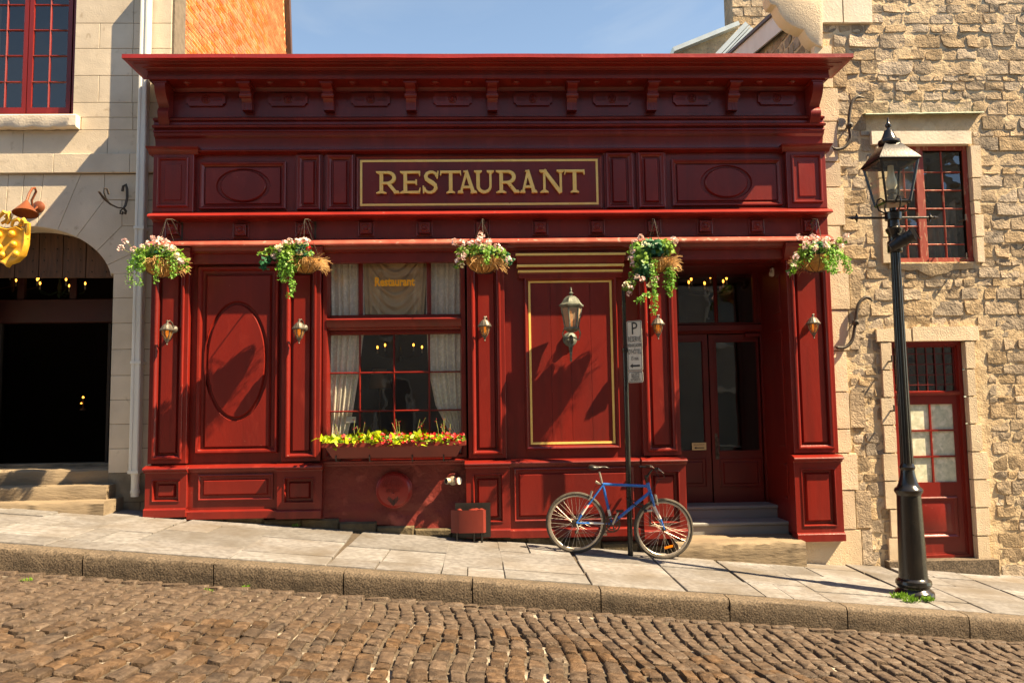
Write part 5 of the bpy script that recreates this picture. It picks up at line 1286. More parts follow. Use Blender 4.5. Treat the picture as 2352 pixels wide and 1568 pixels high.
MB().box(c0+.01, c1, GYY+.335, GYY+1.0, zc0-.8, zc0+2.4).build('flue', RUBBLE, ch_o)
rs = random.Random(41); z = zc0-.4
while z < zc0+2.3:
    h = rs.uniform(.17, .26); x_ = c0
    while x_ < c1-.1:
        L_ = min(rs.uniform(.22, .5), c1-x_)
        v, f = stone_verts(x_, x_+L_-.01, z+.005, z+h-.005, rs, GYY+.33); MB().add(v, f).build('stone', RUBBLE, ch_o, sharp=70); x_ += L_
    z += h

# ================================================================ drainpipe
def pavp(u, v):
    """point of the pavement seen at a spot of the photograph"""
    d = AX.transposed() @ Vector((u-1176, v-784, F)); a, b, c = 0.03, -0.0905, .016
    t = (a+b*CAM.x+c*CAM.y-CAM.z)/(d.z-b*d.x-c*d.y); return CAM+d*t
def text(body, size, mt, name, origin, parent, root, ext=.0008, squash=1.0, ax=(1, 0, 0), align='CENTER', bold=0.0):
    """flat print facing the street: built-in font, turned into a mesh part"""
    cu = bpy.data.curves.new(name, 'FONT'); cu.body = body; cu.size = size; cu.extrude = ext; cu.offset = bold; cu.align_x = align; cu.resolution_u = 2
    tmp = bpy.data.objects.new(name, cu); col.objects.link(tmp)
    dg = bpy.context.evaluated_depsgraph_get(); me = bpy.data.meshes.new_from_object(tmp.evaluated_get(dg))
    bpy.data.objects.remove(tmp)
    ax = Vector(ax); up = Vector((0, 0, 1)); nn = ax.cross(up)
    org = Vector(root['org']) if 'org' in root else Vector()
    for v in me.vertices: v.co = Vector(origin) + ax*(v.co.x*squash) + up*v.co.y + nn*v.co.z - org
    me.name = name; me.materials.clear(); me.materials.append(mt)
    o = bpy.data.objects.new(name, me); col.objects.link(o); o.parent = parent; return o
PY = LY-.1
pb = px(308, 1140, PY); pt = px(337, -40, PY)
pipe_o = thing('drainpipe', (pb.x, PY, pb.z), 'pale metal drainpipe running down the wall left of the restaurant', 'pipe')
def sq_pipe(p, q, w, d, mt, name):
    a, b = Vector(p), Vector(q)
    sec = [(-w/2+.012, -d/2), (-w*.18, -d/2), (-w*.14, -d/2+.01), (w*.14, -d/2+.01), (w*.18, -d/2), (w/2-.012, -d/2), (w/2, -d/2+.012), (w/2, d/2), (-w/2, d/2), (-w/2, -d/2+.012)]
    n = len(sec); v = [(e.x+x, e.y+y, e.z) for e in (a, b) for x, y in sec]
    return MB().add(v, [(i, (i+1) % n, n+(i+1) % n, n+i) for i in range(n)] + [tuple(range(n)), tuple(range(2*n-1, n-1, -1))]).build(name, mt, pipe_o, sharp=40)
zj = [pb.z+.28, 2.2, 3.9, 5.25, pt.z]
def xp(z): return pb.x+(pt.x-pb.x)*(z-pb.z)/(pt.z-pb.z)
for i, (a, b) in enumerate(zip(zj, zj[1:])):
    sq_pipe((xp(a), PY, a), (xp(b), PY, b+.02), .115-.002*(i % 2), .11-.002*(i % 2), GALV, 'pipe_length')
for z in (pb.z+.3, 2.25, 3.95): MB().box(xp(z)-.064, xp(z)+.064, PY-.062, LY, z-.015, z+.02).build('pipe_strap', GALV, pipe_o)
MB().lathe([(.052, .3), (.055, .26), (.05, .25), (.05, .08), (.056, .075), (.056, .04), (.05, .035), (.05, .0), (.043, 0), (.043, .02)], (pb.x+.01, PY, pb.z), 14).build('pipe_shoe', GALV, pipe_o)

# ================================================================ foliage helpers
def leaf_at(b, p, n, up, L, W, mi, fold=.25, pts=4):
    """one leaf: base at p, growing along up, facing n"""
    s = up.cross(n).normalized()
    if pts == 4: b.add([p, p+up*L*.5+s*W*.5-n*W*fold, p+up*L, p+up*L*.5-s*W*.5-n*W*fold], [(0, 1, 2), (0, 2, 3)], mi)
    else: b.add([p, p+up*L*.28+s*W*.5-n*W*fold, p+up*L*.66+s*W*.36-n*W*fold*.6, p+up*L-n*L*.12, p+up*L*.66-s*W*.36-n*W*fold*.6, p+up*L*.28-s*W*.5-n*W*fold], [(0, 1, 2, 3), (0, 3, 4, 5)], mi)
def rv_(r, up=0.0):
    v = Vector((r.gauss(0, 1), r.gauss(0, 1), r.gauss(0, 1)+up)); return v.normalized()
def clump(b, c, rad, n, size, mi, r, out=0.7):
    c = Vector(c); rad = Vector(rad)
    for _ in range(n):
        d = rv_(r); k = r.random()**.4
        p = c+Vector((d.x*rad.x, d.y*rad.y, d.z*rad.z))*k
        nn = (d*out+rv_(r)*.6+Vector((0, -.25, .35))).normalized(); u = rv_(r); u = (u-nn*u.dot(nn)).normalized()
        L = size*r.uniform(.7, 1.3); leaf_at(b, p, nn, u, L, L*.9, mi, .2, 6)
def vine(b, pts, n, size, mi, r, stem=None, spread=.02):
    pts = [Vector(p) for p in pts]; q = []
    for i in range(len(pts)-1):
        for t in range(6): q.append(pts[i].lerp(pts[i+1], t/6)+Vector((r.gauss(0, .004), r.gauss(0, .004), 0)))
    q.append(pts[-1])
    if stem: stem.tube(q, .0025, 4)
    for _ in range(n):
        k = r.randrange(len(q)); p = q[k]+Vector((r.gauss(0, spread), r.gauss(0, spread), r.gauss(0, spread*.7)))
        nn = rv_(r, .5); nn.y -= .4; nn.normalize(); u = rv_(r, -.4); u = (u-nn*u.dot(nn)).normalized(); L = size*r.uniform(.7, 1.3)
        leaf_at(b, p, nn, u, L, L*.85, mi)
def bloom(b, c, rad, r, mi, n=9, pet=.02):
    """a rounded head of small petals"""
    c = Vector(c)
    for _ in range(n):
        d = rv_(r, .25); p = c+d*rad*r.uniform(.5, 1)
        for k in range(4):
            u = rv_(r); u = (u-d*u.dot(d)).normalized(); leaf_at(b, p, d, (u+d*.3).normalized(), pet*r.uniform(.8, 1.2), pet*.95, mi, -.15)

def basket(u, v, label, seed, spec, arm=(0, 0), bw=.2, strawside=1, Y=-.5):
    r = random.Random(seed)
    c = px(u, v, Y)                                  # centre of the liner rim
    o = thing('hanging_basket', (c.x, c.y, c.z-bw*.8), label, 'flower basket', 'hanging baskets along the restaurant front')
    hook = Vector((c.x+arm[0], Y+.02, px(u+arm[0]*190, 503, Y).z)); wall = Vector((hook.x+.05, -.1, hook.z-.03))
    a = MB(); a.tube([wall+Vector((0, .0, .06)), hook+Vector((.01, .16, .04)), hook], .007, 6); a.tube([wall+Vector((0, 0, -.12)), wall+Vector((-.005, -.1, -.08)), hook+Vector((.01, .2, .0)), hook+Vector((.01, .12, .03))], .006, 6)
    a.box(wall.x-.012, wall.x+.012, -.108, -.098, wall.z-.15, wall.z+.09); a.build('bracket_arm', RUST_IRON, o)
    for k in range(3):
        t = 2*math.pi*k/3+.6; e = c+Vector((math.cos(t)*bw, math.sin(t)*bw, 0)); ch = MB(); n = 16
        for i in range(n):
            p, q = hook.lerp(e, i/n), hook.lerp(e, (i+.95)/n); ch.tube([p, q], .0042 if i % 2 else .003, 5)
        ch.build('chain', RUST_IRON, o)
    prof = [(.01, -bw*.82), (bw*.4, -bw*.76), (bw*.72, -bw*.56), (bw*.92, -bw*.3), (bw, 0), (bw*.96, .015), (bw*.8, -.01), (.01, -.01)]
    ln = MB(); n = 30
    for rr_, h in prof:
        for k in range(n):
            t = 2*math.pi*k/n; q = rr_*(1+.05*math.cos(9*t)*(h > -bw*.8))*(1+r.uniform(-.02, .02)); ln.v.append((c.x+q*math.cos(t), c.y+q*math.sin(t), c.z+h))
    for i in range(len(prof)-1):
        for k in range(n): p, q = i*n+k, i*n+(k+1) % n; ln.f.append((p, q, q+n, p+n)); ln.m.append(0)
    ln.build('coir_liner', COIR, o, sharp=60)
    wf = MB()
    for k in range(9):
        t = 2*math.pi*(k+.5)/9; wf.tube([(c.x+math.cos(t)*rr_*1.0, c.y+math.sin(t)*rr_*1.0, c.z+h) for rr_, h in [(bw*.1, -bw*.85), (bw*.42, -bw*.79), (bw*.75, -bw*.58), (bw*.95, -bw*.3), (bw*1.03, .01)]], .0035, 5)
    wf.tube([(c.x+math.cos(t*.3927)*bw*1.03, c.y+math.sin(t*.3927)*bw*1.03, c.z+.01) for t in range(16)], .005, 5, True); wf.build('wire_frame', IRON, o)
    st = MB()
    for _ in range(150):
        t = r.gauss(0 if strawside > 0 else math.pi, .8) - .5; p = c+Vector((math.cos(t)*bw*.97, math.sin(t)*bw*.97, r.uniform(-.1, .03)))
        d = (Vector((math.cos(t), math.sin(t), r.uniform(-1.2, .9))).normalized())*r.uniform(.04, .14); st.tube([p, p+d*.5+rv_(r)*.012, p+d+Vector((0, 0, -.02))], .0016, 3)
    st.build('straw', STRAW, o, kind='stuff')
    fo = MB(); sm = MB(); fl = MB()
    for kind, *q in spec:
        if kind == 'clump':
            dx, dz, rx, rz, n, size, mi = q; clump(fo, c+Vector((dx, -.06, dz)), (rx, .17, rz), int(n*1.9), size*.86, mi, r)
        elif kind == 'vine':
            pts, n, size, mi = q; vine(fo, [c+Vector((x, y, z)) for x, y, z in pts], int(n*1.5), size*.95, mi, r, sm)
        elif kind == 'bloom':
            for dx, dz in q[0]:
                p = c+Vector((dx, -.16+r.uniform(-.06, .06), dz)); bloom(fl, p, q[1]*1.1, r, q[2], 10, .025); sm.tube([c+Vector((dx*.5, -.06, .02)), p], .0025, 4)
    sm.build('stems', STEM, o, kind='stuff')
    fo.build('foliage', [LEAF_MID, LEAF_DARK, LEAF_VINE], o, kind='stuff', sharp=180)
    fl.build('blossoms', [PETAL_PINK, PETAL_CREAM, PETAL_RED], o, kind='stuff', sharp=180)
    return o
C, V, B = 'clump', 'vine', 'bloom'
basket(372, 602, 'full basket of pink flowers overhanging the drainpipe, leftmost of the row', 1, [
    (C, -.05, .08, .3, .13, 330, .045, 0), (C, -.2, .0, .14, .12, 190, .035, 2), (C, .15, .02, .14, .13, 150, .05, 0), (C, .02, .1, .15, .1, 60, .05, 1),
    (V, [(-.25, -.15, .05), (-.3, -.2, -.1), (-.27, -.2, -.28)], 90, .026, 2), (V, [(-.12, -.2, .05), (-.14, -.24, -.1), (-.17, -.22, -.3)], 80, .026, 2), (V, [(.05, -.2, .05), (.04, -.25, -.12), (.01, -.22, -.27)], 70, .026, 2), (V, [(.18, -.18, .05), (.22, -.2, -.08), (.2, -.2, -.2)], 60, .03, 2), (V, [(.25, -.1, .08), (.31, -.12, -.0), (.33, -.12, -.1)], 30, .05, 0),
    (B, [(-.12, .2), (-.05, .26), (.01, .24), (-.17, .16), (.08, .24), (.12, .15), (.19, .12), (.22, .05), (-.26, .12), (.26, -.02), (.3, -.03), (-.36, .22), (-.39, .13), (.1, .2), (.02, .17)], .032, 0), (B, [(.2, .13), (.24, .04), (.07, .1)], .025, 1)], arm=(.03, 0), bw=.22)
basket(702, 598, 'basket with plants swept to the left and bare coir on its right', 2, [
    (C, -.13, .05, .24, .15, 300, .05, 0), (C, -.2, -.05, .15, .15, 200, .04, 2), (C, -.02, .1, .13, .1, 90, .055, 1), (C, -.1, .14, .16, .07, 60, .05, 0),
    (V, [(-.2, -.15, 0), (-.26, -.18, -.15), (-.22, -.18, -.27)], 90, .028, 2), (V, [(-.12, -.18, -.02), (-.12, -.22, -.2), (-.1, -.2, -.38), (-.14, -.2, -.45)], 110, .028, 2), (V, [(-.3, -.1, .02), (-.42, -.12, .0), (-.47, -.12, -.1)], 40, .055, 1), (V, [(-.28, -.1, .1), (-.42, -.12, .1), (-.5, -.12, .06)], 26, .06, 0),
    (B, [(-.08, .2), (-.02, .19), (.03, .2), (.07, .18), (-.2, .17), (-.14, .19), (-.33, .03), (-.26, .1)], .034, 0), (B, [(.08, .1)], .025, 2), (B, [(-.24, .12), (-.05, .08), (-.3, .12), (.0, .06)], .03, 1)], arm=(-.02, 0), bw=.19, strawside=1)
basket(1110, 594, 'shallow basket of pink flowers between the window and the gold lined panel', 3, [
    (C, -.08, .07, .26, .09, 170, .055, 0), (C, .12, .04, .2, .1, 110, .05, 0), (C, .03, .06, .14, .12, 80, .045, 2), (C, .0, .02, .2, .08, 60, .05, 1),
    (V, [(.03, -.2, .05), (.05, -.24, -.03), (.02, -.24, -.12)], 40, .035, 2), (V, [(-.22, -.12, .02), (-.28, -.14, -.08), (-.3, -.14, -.15)], 26, .035, 0), (V, [(.24, -.1, .02), (.3, -.12, -.05), (.3, -.12, -.02)], 20, .06, 1),
    (B, [(-.04, .2), (-.02, .26), (-.06, .16), (-.25, .16), (-.34, .17), (-.15, .15), (-.2, .07), (-.28, .01), (-.22, -.01), (-.3, -.06), (.08, .17), (.06, .14), (.16, .11), (.2, .07), (.3, -.05), (-.12, .03), (.05, .07)], .036, 0), (B, [(.0, .1), (.04, .02), (-.25, -.1), (.02, -.07)], .026, 1)], arm=(-.01, 0), bw=.215, strawside=1)
basket(1512, 598, 'large ivy basket trailing long vines above the parking sign', 4, [
    (C, -.08, .12, .2, .14, 300, .07, 1), (C, .05, .14, .14, .1, 130, .065, 0), (C, -.22, .02, .14, .2, 260, .055, 0), (C, -.2, -.1, .12, .16, 160, .05, 1), (C, -.3, .1, .08, .12, 60, .05, 2),
    (V, [(-.1, -.2, -.05), (-.12, -.25, -.25), (-.1, -.24, -.45), (-.12, -.24, -.66)], 150, .03, 2), (V, [(-.1, -.24, -.42), (-.22, -.26, -.46), (-.3, -.26, -.52)], 70, .032, 2), (V, [(.12, -.1, -.1), (.14, -.12, -.25), (.1, -.12, -.38)], 110, .032, 2), (V, [(.08, -.1, -.1), (.07, -.12, -.3), (.1, -.12, -.44)], 80, .03, 2), (V, [(-.3, -.1, -.1), (-.36, -.14, -.28), (-.4, -.14, -.36)], 50, .05, 0), (V, [(-.2, -.1, -.1), (-.26, -.14, -.22)], 50, .05, 1),
    (B, [(-.3, .2), (-.25, .24), (-.33, .14), (-.33, .08), (-.36, -.0), (-.34, -.06), (-.3, -.22), (-.24, -.26), (-.36, -.3), (-.38, -.36), (-.08, -.26), (.15, .22), (.18, .2), (-.38, -.42)], .03, 0), (B, [(-.15, -.32), (-.44, -.32), (-.2, .16), (-.18, -.06), (-.12, -.1)], .03, 1)], arm=(-.03, 0), bw=.185, strawside=1)
basket(1874, 592, 'flower basket at the corner of the stone house, rightmost of the row', 5, [
    (C, -.0, .07, .26, .12, 200, .05, 0), (C, .12, .02, .2, .15, 330, .032, 2), (C, -.02, .1, .12, .08, 80, .055, 1), (C, -.15, .0, .12, .12, 120, .035, 2),
    (V, [(.2, -.15, .05), (.29, -.18, -.05), (.32, -.18, -.2)], 110, .03, 2), (V, [(.1, -.2, .0), (.12, -.24, -.14), (.1, -.24, -.22)], 90, .028, 2), (V, [(.02, -.2, 0), (.02, -.24, -.12), (.04, -.24, -.2)], 70, .028, 2), (V, [(-.2, -.15, .05), (-.32, -.18, -.02), (-.36, -.18, -.16), (-.38, -.18, -.22)], 60, .05, 0), (V, [(.2, -.1, .12), (.26, -.12, .2)], 14, .06, 0),
    (B, [(-.1, .22), (-.03, .2), (-.16, .2), (-.05, .15), (-.12, .13), (-.2, .12), (-.08, .08), (.1, .2), (.06, .17), (.16, .14), (.2, .1), (.26, .12), (.3, .22), (-.24, .24), (-.28, .02), (-.33, -.03), (-.36, -.12), (-.37, -.2), (.03, .1), (-.17, .08)], .034, 0), (B, [(.06, .08), (.0, .05), (.1, .05)], .035, 1)], arm=(.05, 0), bw=.21, strawside=-1)

# ================================================================ wall lanterns
def wall_lantern(u, v, label):
    Y = -.25; c = px(u, v, Y); z0 = px(u, v+36, Y).z; H = px(u, v-22, Y).z-z0
    o = thing('wall_lantern', (c.x, -.13, z0), label, 'lantern', 'small lanterns on the pilasters')
    def zz(k): return z0+H*k
    MB().lathe([(.002, 0), (.01, .01), (.006, .02), (.014, .035), (.02, .05), (.034, .075)], (c.x, Y, z0), 12).build('finial', LAMP_GREY, o)
    g = MB().lathe([(.03, .075), (.05, .12), (.06, H*.5), (.062, H*.6)], (c.x, Y, z0), 12); g.build('lamp_glass', GLASS_AMBER, o)
    MB().lathe([(.004, .1), (.018, .13), (.018, .18), (.004, .2)], (c.x, Y, z0), 8).build('bulb', FILAMENT, o)
    rb_ = MB()
    for k in range(6):
        t = math.pi/3*k+.3; rb_.tube([(c.x+math.cos(t)*a, Y+math.sin(t)*a, z0+h) for a, h in ((.032, .07), (.053, .12), (.064, H*.5), (.066, H*.6))], .004, 4)
    rb_.build('cage', LAMP_GREY, o)
    rf = MB(); n = 24; pr = [(.08, H*.58), (.082, H*.62), (.07, H*.66), (.056, H*.75), (.036, H*.83), (.016, H*.87), (.012, H*.92), (.016, H*.95), (.004, H)]
    for a, h in pr:
        for k in range(n): t = 2*math.pi*k/n; q = a*(1+(.07 if k % 2 and a > .03 else 0)); rf.v.append((c.x+q*math.cos(t), Y+q*math.sin(t), z0+h))
    for i in range(len(pr)-1):
        for k in range(n): p, q = i*n+k, i*n+(k+1) % n; rf.f.append((p, q, q+n, p+n)); rf.m.append(0)
    rf.f.append(tuple(range(n))); rf.m.append(0)
    rf.build('lamp_cap', LAMP_GREY, o, sharp=20)
    MB().tube([(c.x+.03, -.1, zz(.62)), (c.x+.032, -.14, zz(.72)), (c.x+.03, -.18, zz(.9)), (c.x+.02, -.23, zz(.98)), (c.x+.004, Y, zz(.93))], .01, 8).build('arm', LAMP_GREY, o)
    MB().lathe([(.045, .09), (.045, .115), (.03, .125), (.014, .14)], (c.x+.03, 0, zz(.68)), 14, 'y').build('back_plate', LAMP_GREY, o)
for u, v, l in ((384, 757, 'small wall lantern on the leftmost pilaster, beside the drainpipe'), (687, 754, 'small wall lantern just left of the lace curtained window'), (1113, 748, 'small wall lantern just right of the lace curtained window'), (1511, 744, 'small wall lantern beside the parking sign, left of the doorway'), (1868, 742, 'small wall lantern on the rightmost pilaster, by the stone house')): wall_lantern(u, v, l)
# big lantern
Y = -.28; c = px(1313, 745, Y); z0 = px(1313, 829, Y).z; z1 = px(1313, 660, Y).z; H = z1-z0
def zb_(v): return px(1313, v, Y).z
o = thing('coach_lantern', (c.x, -.05, z0), 'large verdigris coach lantern on the gold lined red panel', 'lantern')
MB().lathe([(.006, z0), (.014, z0+.02), (.012, z0+.06), (.024, z0+.16), (.03, z0+.22), (.026, z0+.27), (.014, z0+.285)], (c.x, -.12, 0), 12).build('tail', VERDIGRIS, o)
MB().tube([(c.x, -.12, z0+.27), (c.x, -.14, z0+.3), (c.x, -.2, z0+.31), (c.x, Y, zb_(786)), (c.x, Y, zb_(778))], [.02, .024, .022, .02, .02], 8).build('arm', VERDIGRIS, o)
for s in (-1, 1): MB().tube([(c.x+s*.02, -.2, z0+.3), (c.x+s*.09, -.22, zb_(780)), (c.x+s*.11, -.24, zb_(765)), (c.x+s*.08, Y, zb_(750))], .009, 6).build('scroll', VERDIGRIS, o)
MB().lathe([(.09, .025), (.09, .05), (.06, .06), (.03, .09)], (c.x, 0, zb_(775)), 16, 'y').build('back_plate', VERDIGRIS, o)
zb1, zt1 = zb_(754), zb_(708)
def hexr(r, z, rot=R(0)): return [(c.x+r*math.cos(math.pi/3*k+rot), Y+r*math.sin(math.pi/3*k+rot), z) for k in range(6)]
rot = R(8)
a, b = hexr(.08, zb1, rot), hexr(.124, zt1, rot)
for k in range(6):
    j = (k+1) % 6
    MB().add([a[k], a[j], b[j], b[k]], [(0, 1, 2, 3)]).build('lamp_pane', GLASS_PINK, o)
    MB().tube([a[k], b[k]], .011, 6).build('lamp_bar', VERDIGRIS, o)
MB().lathe([(.03, zb1-.05), (.06, zb1-.04), (.1, zb1-.008), (.1, zb1+.008), (.08, zb1+.012)], (c.x, Y, 0), 6, rot=rot).build('lamp_base', VERDIGRIS, o)
MB().lathe([(.02, zb1), (.024, zb1+.1), (.03, zb1+.16), (.004, zb1+.22)], (c.x-.01, Y, 0), 8).build('bulb', FILAMENT, o)
MB().lathe([(0.1209, zt1-.005), (0.1302, zt1+0.0080), (0.1535, zt1+0.0240), (0.1562, zt1+0.0400), (0.1395, zt1+0.0480), (0.1116, zt1+0.0800), (0.0884, zt1+0.1200), (0.0558, zt1+0.1480), (0.0093, zt1+0.1600)], (c.x, Y, 0), 6, rot=rot).build('lamp_cap', VERDIGRIS, o, sharp=30)
MB().lathe([(0.0093, zt1+0.1560), (0.0149, zt1+0.1680), (0.0279, zt1+0.1800), (0.0298, zt1+0.1880), (0.0130, zt1+0.2000), (0.0112, zt1+0.2160), (0.0149, zt1+0.2240), (0.0093, zt1+0.2400), (0.0112, zt1+0.2520), (0.0019, zt1+0.2600)], (c.x, Y, 0), 12).build('finial', VERDIGRIS, o)

# ================================================================ window box
YB_ = -.42
bx0, bx1 = px(741, 1030, YB_).x, px(1067, 1020, YB_).x; bz1 = px(905, 1016, YB_).z; bz0 = px(905, 1050, -.33).z
o = thing('window_box', ((bx0+bx1)/2, -.1, bz0), 'long red window box of lime leaves and red petunias', 'planter')
bb = MB(); e = .1
bb.add([(bx0, YB_, bz1), (bx1, YB_, bz1), (bx1, -.1, bz1), (bx0, -.1, bz1), (bx0+e, YB_+.09, bz0), (bx1-e, YB_+.09, bz0), (bx1-e, -.1, bz0), (bx0+e, -.1, bz0)], [(0, 1, 5, 4), (1, 2, 6, 5), (2, 3, 7, 6), (3, 0, 4, 7), (4, 5, 6, 7)])
bb.build('box', RED_BOX, o)
MB().add([(bx0+.02, YB_+.02, bz1-.02), (bx1-.02, YB_+.02, bz1-.02), (bx1-.02, -.1, bz1-.02), (bx0+.02, -.1, bz1-.02)], [(0, 1, 2, 3)]).build('soil', TERRA, o)
rim = MB()
for (xa, ya), (xb, yb_) in (((bx0-.012, YB_-.012), (bx1+.012, YB_+.012)), ((bx0-.012, YB_+.0125), (bx0+.012, -.098)), ((bx1-.012, YB_+.0125), (bx1+.012, -.098))): rim.box(xa, xb, ya, yb_, bz1-.045, bz1+.004)
rim.build('rim', RED_BOX, o)
for u in (772, 849, 947, 1019):
    q = px(u, 1048, -.34); MB().tube([(q.x, -.32, q.z+.05), (q.x, -.355, q.z+.0), (q.x, -.34, q.z-.05), (q.x, -.2, q.z-.06), (q.x, -.05, q.z-.06)], .008, 5).build('bracket', RUST_IRON, o)
r = random.Random(77); lime = MB(); rd = MB(); und = MB(); tw = MB()
W_ = bx1-bx0
for _ in range(700):
    X = r.uniform(bx0+.01, bx1-.01); p = Vector((X, r.uniform(YB_-.01, -.14), bz1+r.uniform(-.01, .07))); nn = rv_(r, .6); u_ = rv_(r, .2); u_ = (u_-nn*u_.dot(nn)).normalized(); leaf_at(und, p, nn, u_, .045*r.uniform(.6, 1.2), .03, 0)
for q, w_, h, n in ((.05, .11, .12, 60), (.2, .08, .1, 40), (.34, .09, .17, 60), (.53, .08, .09, 45), (.68, .09, .14, 60), (.84, .08, .11, 50), (.1, .06, .1, 25)):
    for _ in range(n):
        X = bx0+W_*q+r.gauss(0, w_*.6); p = Vector((X, r.uniform(YB_-.02, -.18), bz1+r.uniform(-.01, h*.72))); nn = (rv_(r)+Vector((0, -.6, .8))).normalized(); u_ = (rv_(r)+Vector((0, -.3, -.1))); u_ = (u_-nn*u_.dot(nn)).normalized(); L = r.uniform(.06, .1); leaf_at(lime, p, nn, u_, L, L*.62, 0, .18, 6)
for q, w_, n in ((.15, .04, 10), (.24, .05, 10), (.3, .05, 10), (.43, .08, 30), (.49, .04, 12), (.6, .07, 26), (.75, .09, 40), (.93, .09, 46), (.87, .05, 14)):
    for _ in range(n):
        X = min(max(bx0+W_*q+r.gauss(0, w_*.8), bx0+.02), bx1-.02); p = Vector((X, r.uniform(YB_-.04, -.2), bz1+r.uniform(-.02, .1))); d = (rv_(r)*.5+Vector((0, -.8, .45))).normalized(); t0 = rv_(r); t0 = (t0-d*t0.dot(d)).normalized(); s_ = d.cross(t0)
        for k in range(5): a_ = 2*math.pi*k/5; leaf_at(rd, p, d, (t0*math.cos(a_)+s_*math.sin(a_)+d*.25).normalized(), .021, .024, 0, -.1)
for q in (.07, .22, .52, .67, .84, .86):
    for _ in range(3):
        X = bx0+W_*q+r.gauss(0, .03); p = Vector((X, -.25, bz1+.03)); e_ = p+Vector((r.gauss(0, .05), r.gauss(0, .03), r.uniform(.16, .26))); tw.tube([p, p.lerp(e_, .5)+Vector((r.gauss(0, .01), 0, 0)), e_], .003, 4)
        for _ in range(5):
            w_ = p.lerp(e_, r.uniform(.5, 1)); d = rv_(r); leaf_at(rd, w_+d*.02, d, rv_(r), .012, .012, 0)
und.build('undergrowth', LEAF_MID, o, kind='stuff', sharp=180); lime.build('lime_leaves', LEAF_LIME, o, kind='stuff', sharp=180); rd.build('red_petunias', PETAL_RED, o, kind='stuff', sharp=180); tw.build('flower_stalks', STEM, o, kind='stuff')

# ================================================================ curtains and lights indoors
def curtain(name, top, bot, label, mt, Y=.148, waves=7, amp=.016, cat='curtain', group='lace curtains in the restaurant window', seed=1):
    """top, bot: pixel edges (left, right, y) at the top and along the way down"""
    rows = [top]+bot; r = random.Random(seed); n = 60; b = MB(); ph = [r.uniform(0, 6) for _ in range(3)]
    R_ = 16; allr = []
    for i in range(len(rows)-1):
        for t in range(R_): k = t/R_; allr.append([rows[i][j]*(1-k)+rows[i+1][j]*k for j in range(3)])
    allr.append(rows[-1])
    for l, rr_, y in allr:
        for i in range(n+1):
            s = i/n; p = px(l+(rr_-l)*s, y, Y); w_ = math.sin(s*2*math.pi*waves+ph[0])+.5*math.sin(s*2*math.pi*waves*1.7+ph[1]+y*.004); b.v.append((p.x, Y+amp*w_, p.z))
    for j in range(len(allr)-1):
        for i in range(n): q = j*(n+1)+i; b.f.append((q, q+1, q+n+2, q+n+1)); b.m.append(0)
    ob = b.build(name, mt, sharp=180); ob['label'] = label; ob['category'] = cat
    if group: ob['group'] = group
    return ob
curtain('lace_curtain', (750, 835, 590), [(752, 838, 730), (750, 836, 765), (750, 826, 850), (748, 812, 940), (746, 790, 1040)], 'cream lace curtain on the left of the restaurant window', CREAM, waves=6, seed=2)
curtain('lace_curtain', (980, 1064, 590), [(978, 1064, 730), (980, 1064, 765), (984, 1064, 850), (1000, 1064, 930), (1030, 1064, 990), (1040, 1066, 1040)], 'cream lace curtain on the right of the restaurant window', CREAM, waves=6, seed=3)
# swagged drape in the top light
sw = MB(); n, R_ = 80, 44; Yc = .175
for j in range(R_+1):
    for i in range(n+1):
        s, t = i/n, j/R_; l, rr_ = 832+8*t, 982-8*t
        sag = math.sin(math.pi*s)**1.3
        vv = 590 + sag*12*(1-t) + t*132
        p = px(l+(rr_-l)*s, vv if t < .98 else vv, Yc); ed = max(0, 1-min(s, 1-s)/.2); sw.v.append((p.x, Yc-.013*math.sin((t-.62*sag)*30+1.5*math.sin(s*5))*(1-ed)-.006*math.sin((t-.5*sag)*57)*(1-ed)-.02*math.sin(s*75+t*1.5)*ed, p.z))
for j in range(R_):
    for i in range(n): q = j*(n+1)+i; sw.f.append((q, q+1, q+n+2, q+n+1)); sw.m.append(0)
ob = sw.build('swag_drape', DRAPE, sharp=180); ob['label'] = 'tan swagged drape behind the Restaurant lettering in the window'; ob['category'] = 'drape'
p = px(906, 656, .105); text('Restaurant', .155, mat('orange_lettering', (1.0, 0.45, 0.02), None, 8, 0.5), 'window_lettering', (p.x, .104, p.z), win, rest_o, squash=.74, bold=.006)
rp = rc(1385/1.7415, 1666/1.7415, 1424/1.7415, 1690/1.7415, .125)
MB().box(rp[0], rp[1], .122, .124, rp[2], rp[3]).build('window_card', SIGN_WHITE, rest_o, win)
text("Frommer's", .035, mat('grey_print', (.35, .33, .3), None), 'card_print', ((rp[0]+rp[1])/2, .1212, (rp[2]+rp[3])/2), win, rest_o, squash=.75)
def chandelier(c, label, r_, n, bulbmt, drop=.6, mt=RUST_IRON, bulb_r=.014):
    c = Vector(c); o = thing('chandelier', (c.x, c.y, c.z-.15), label, 'chandelier')
    MB().lathe([(.004, drop), (.006, .2), (.02, .16), (.012, .1), (.03, .02), (.02, -.06), (.03, -.1), (.004, -.15)], c, 10).build('stem', mt, o)
    for k in range(n):
        t = 2*math.pi*k/n+.4; d = Vector((math.cos(t), math.sin(t), 0))
        MB().tube([c+Vector((0, 0, -.04)), c+d*r_*.5+Vector((0, 0, -.1)), c+d*r_*.95+Vector((0, 0, -.05)), c+d*r_], .007, 6).build('arm', mt, o)
        MB().lathe([(.012, 0), (.012, .07)], c+d*r_, 8).build('candle', SIGN_WHITE, o)
        MB().ball(c+d*r_+Vector((0, 0, .095)), bulb_r, 8, sz=1.7).build('bulb', bulbmt, o)
    return o
q = px(918, 795, 2.4); chandelier((q.x, 2.4, q.z-.1), 'chandelier with lit candle bulbs inside the lace curtained window', .36, 5, BULB)
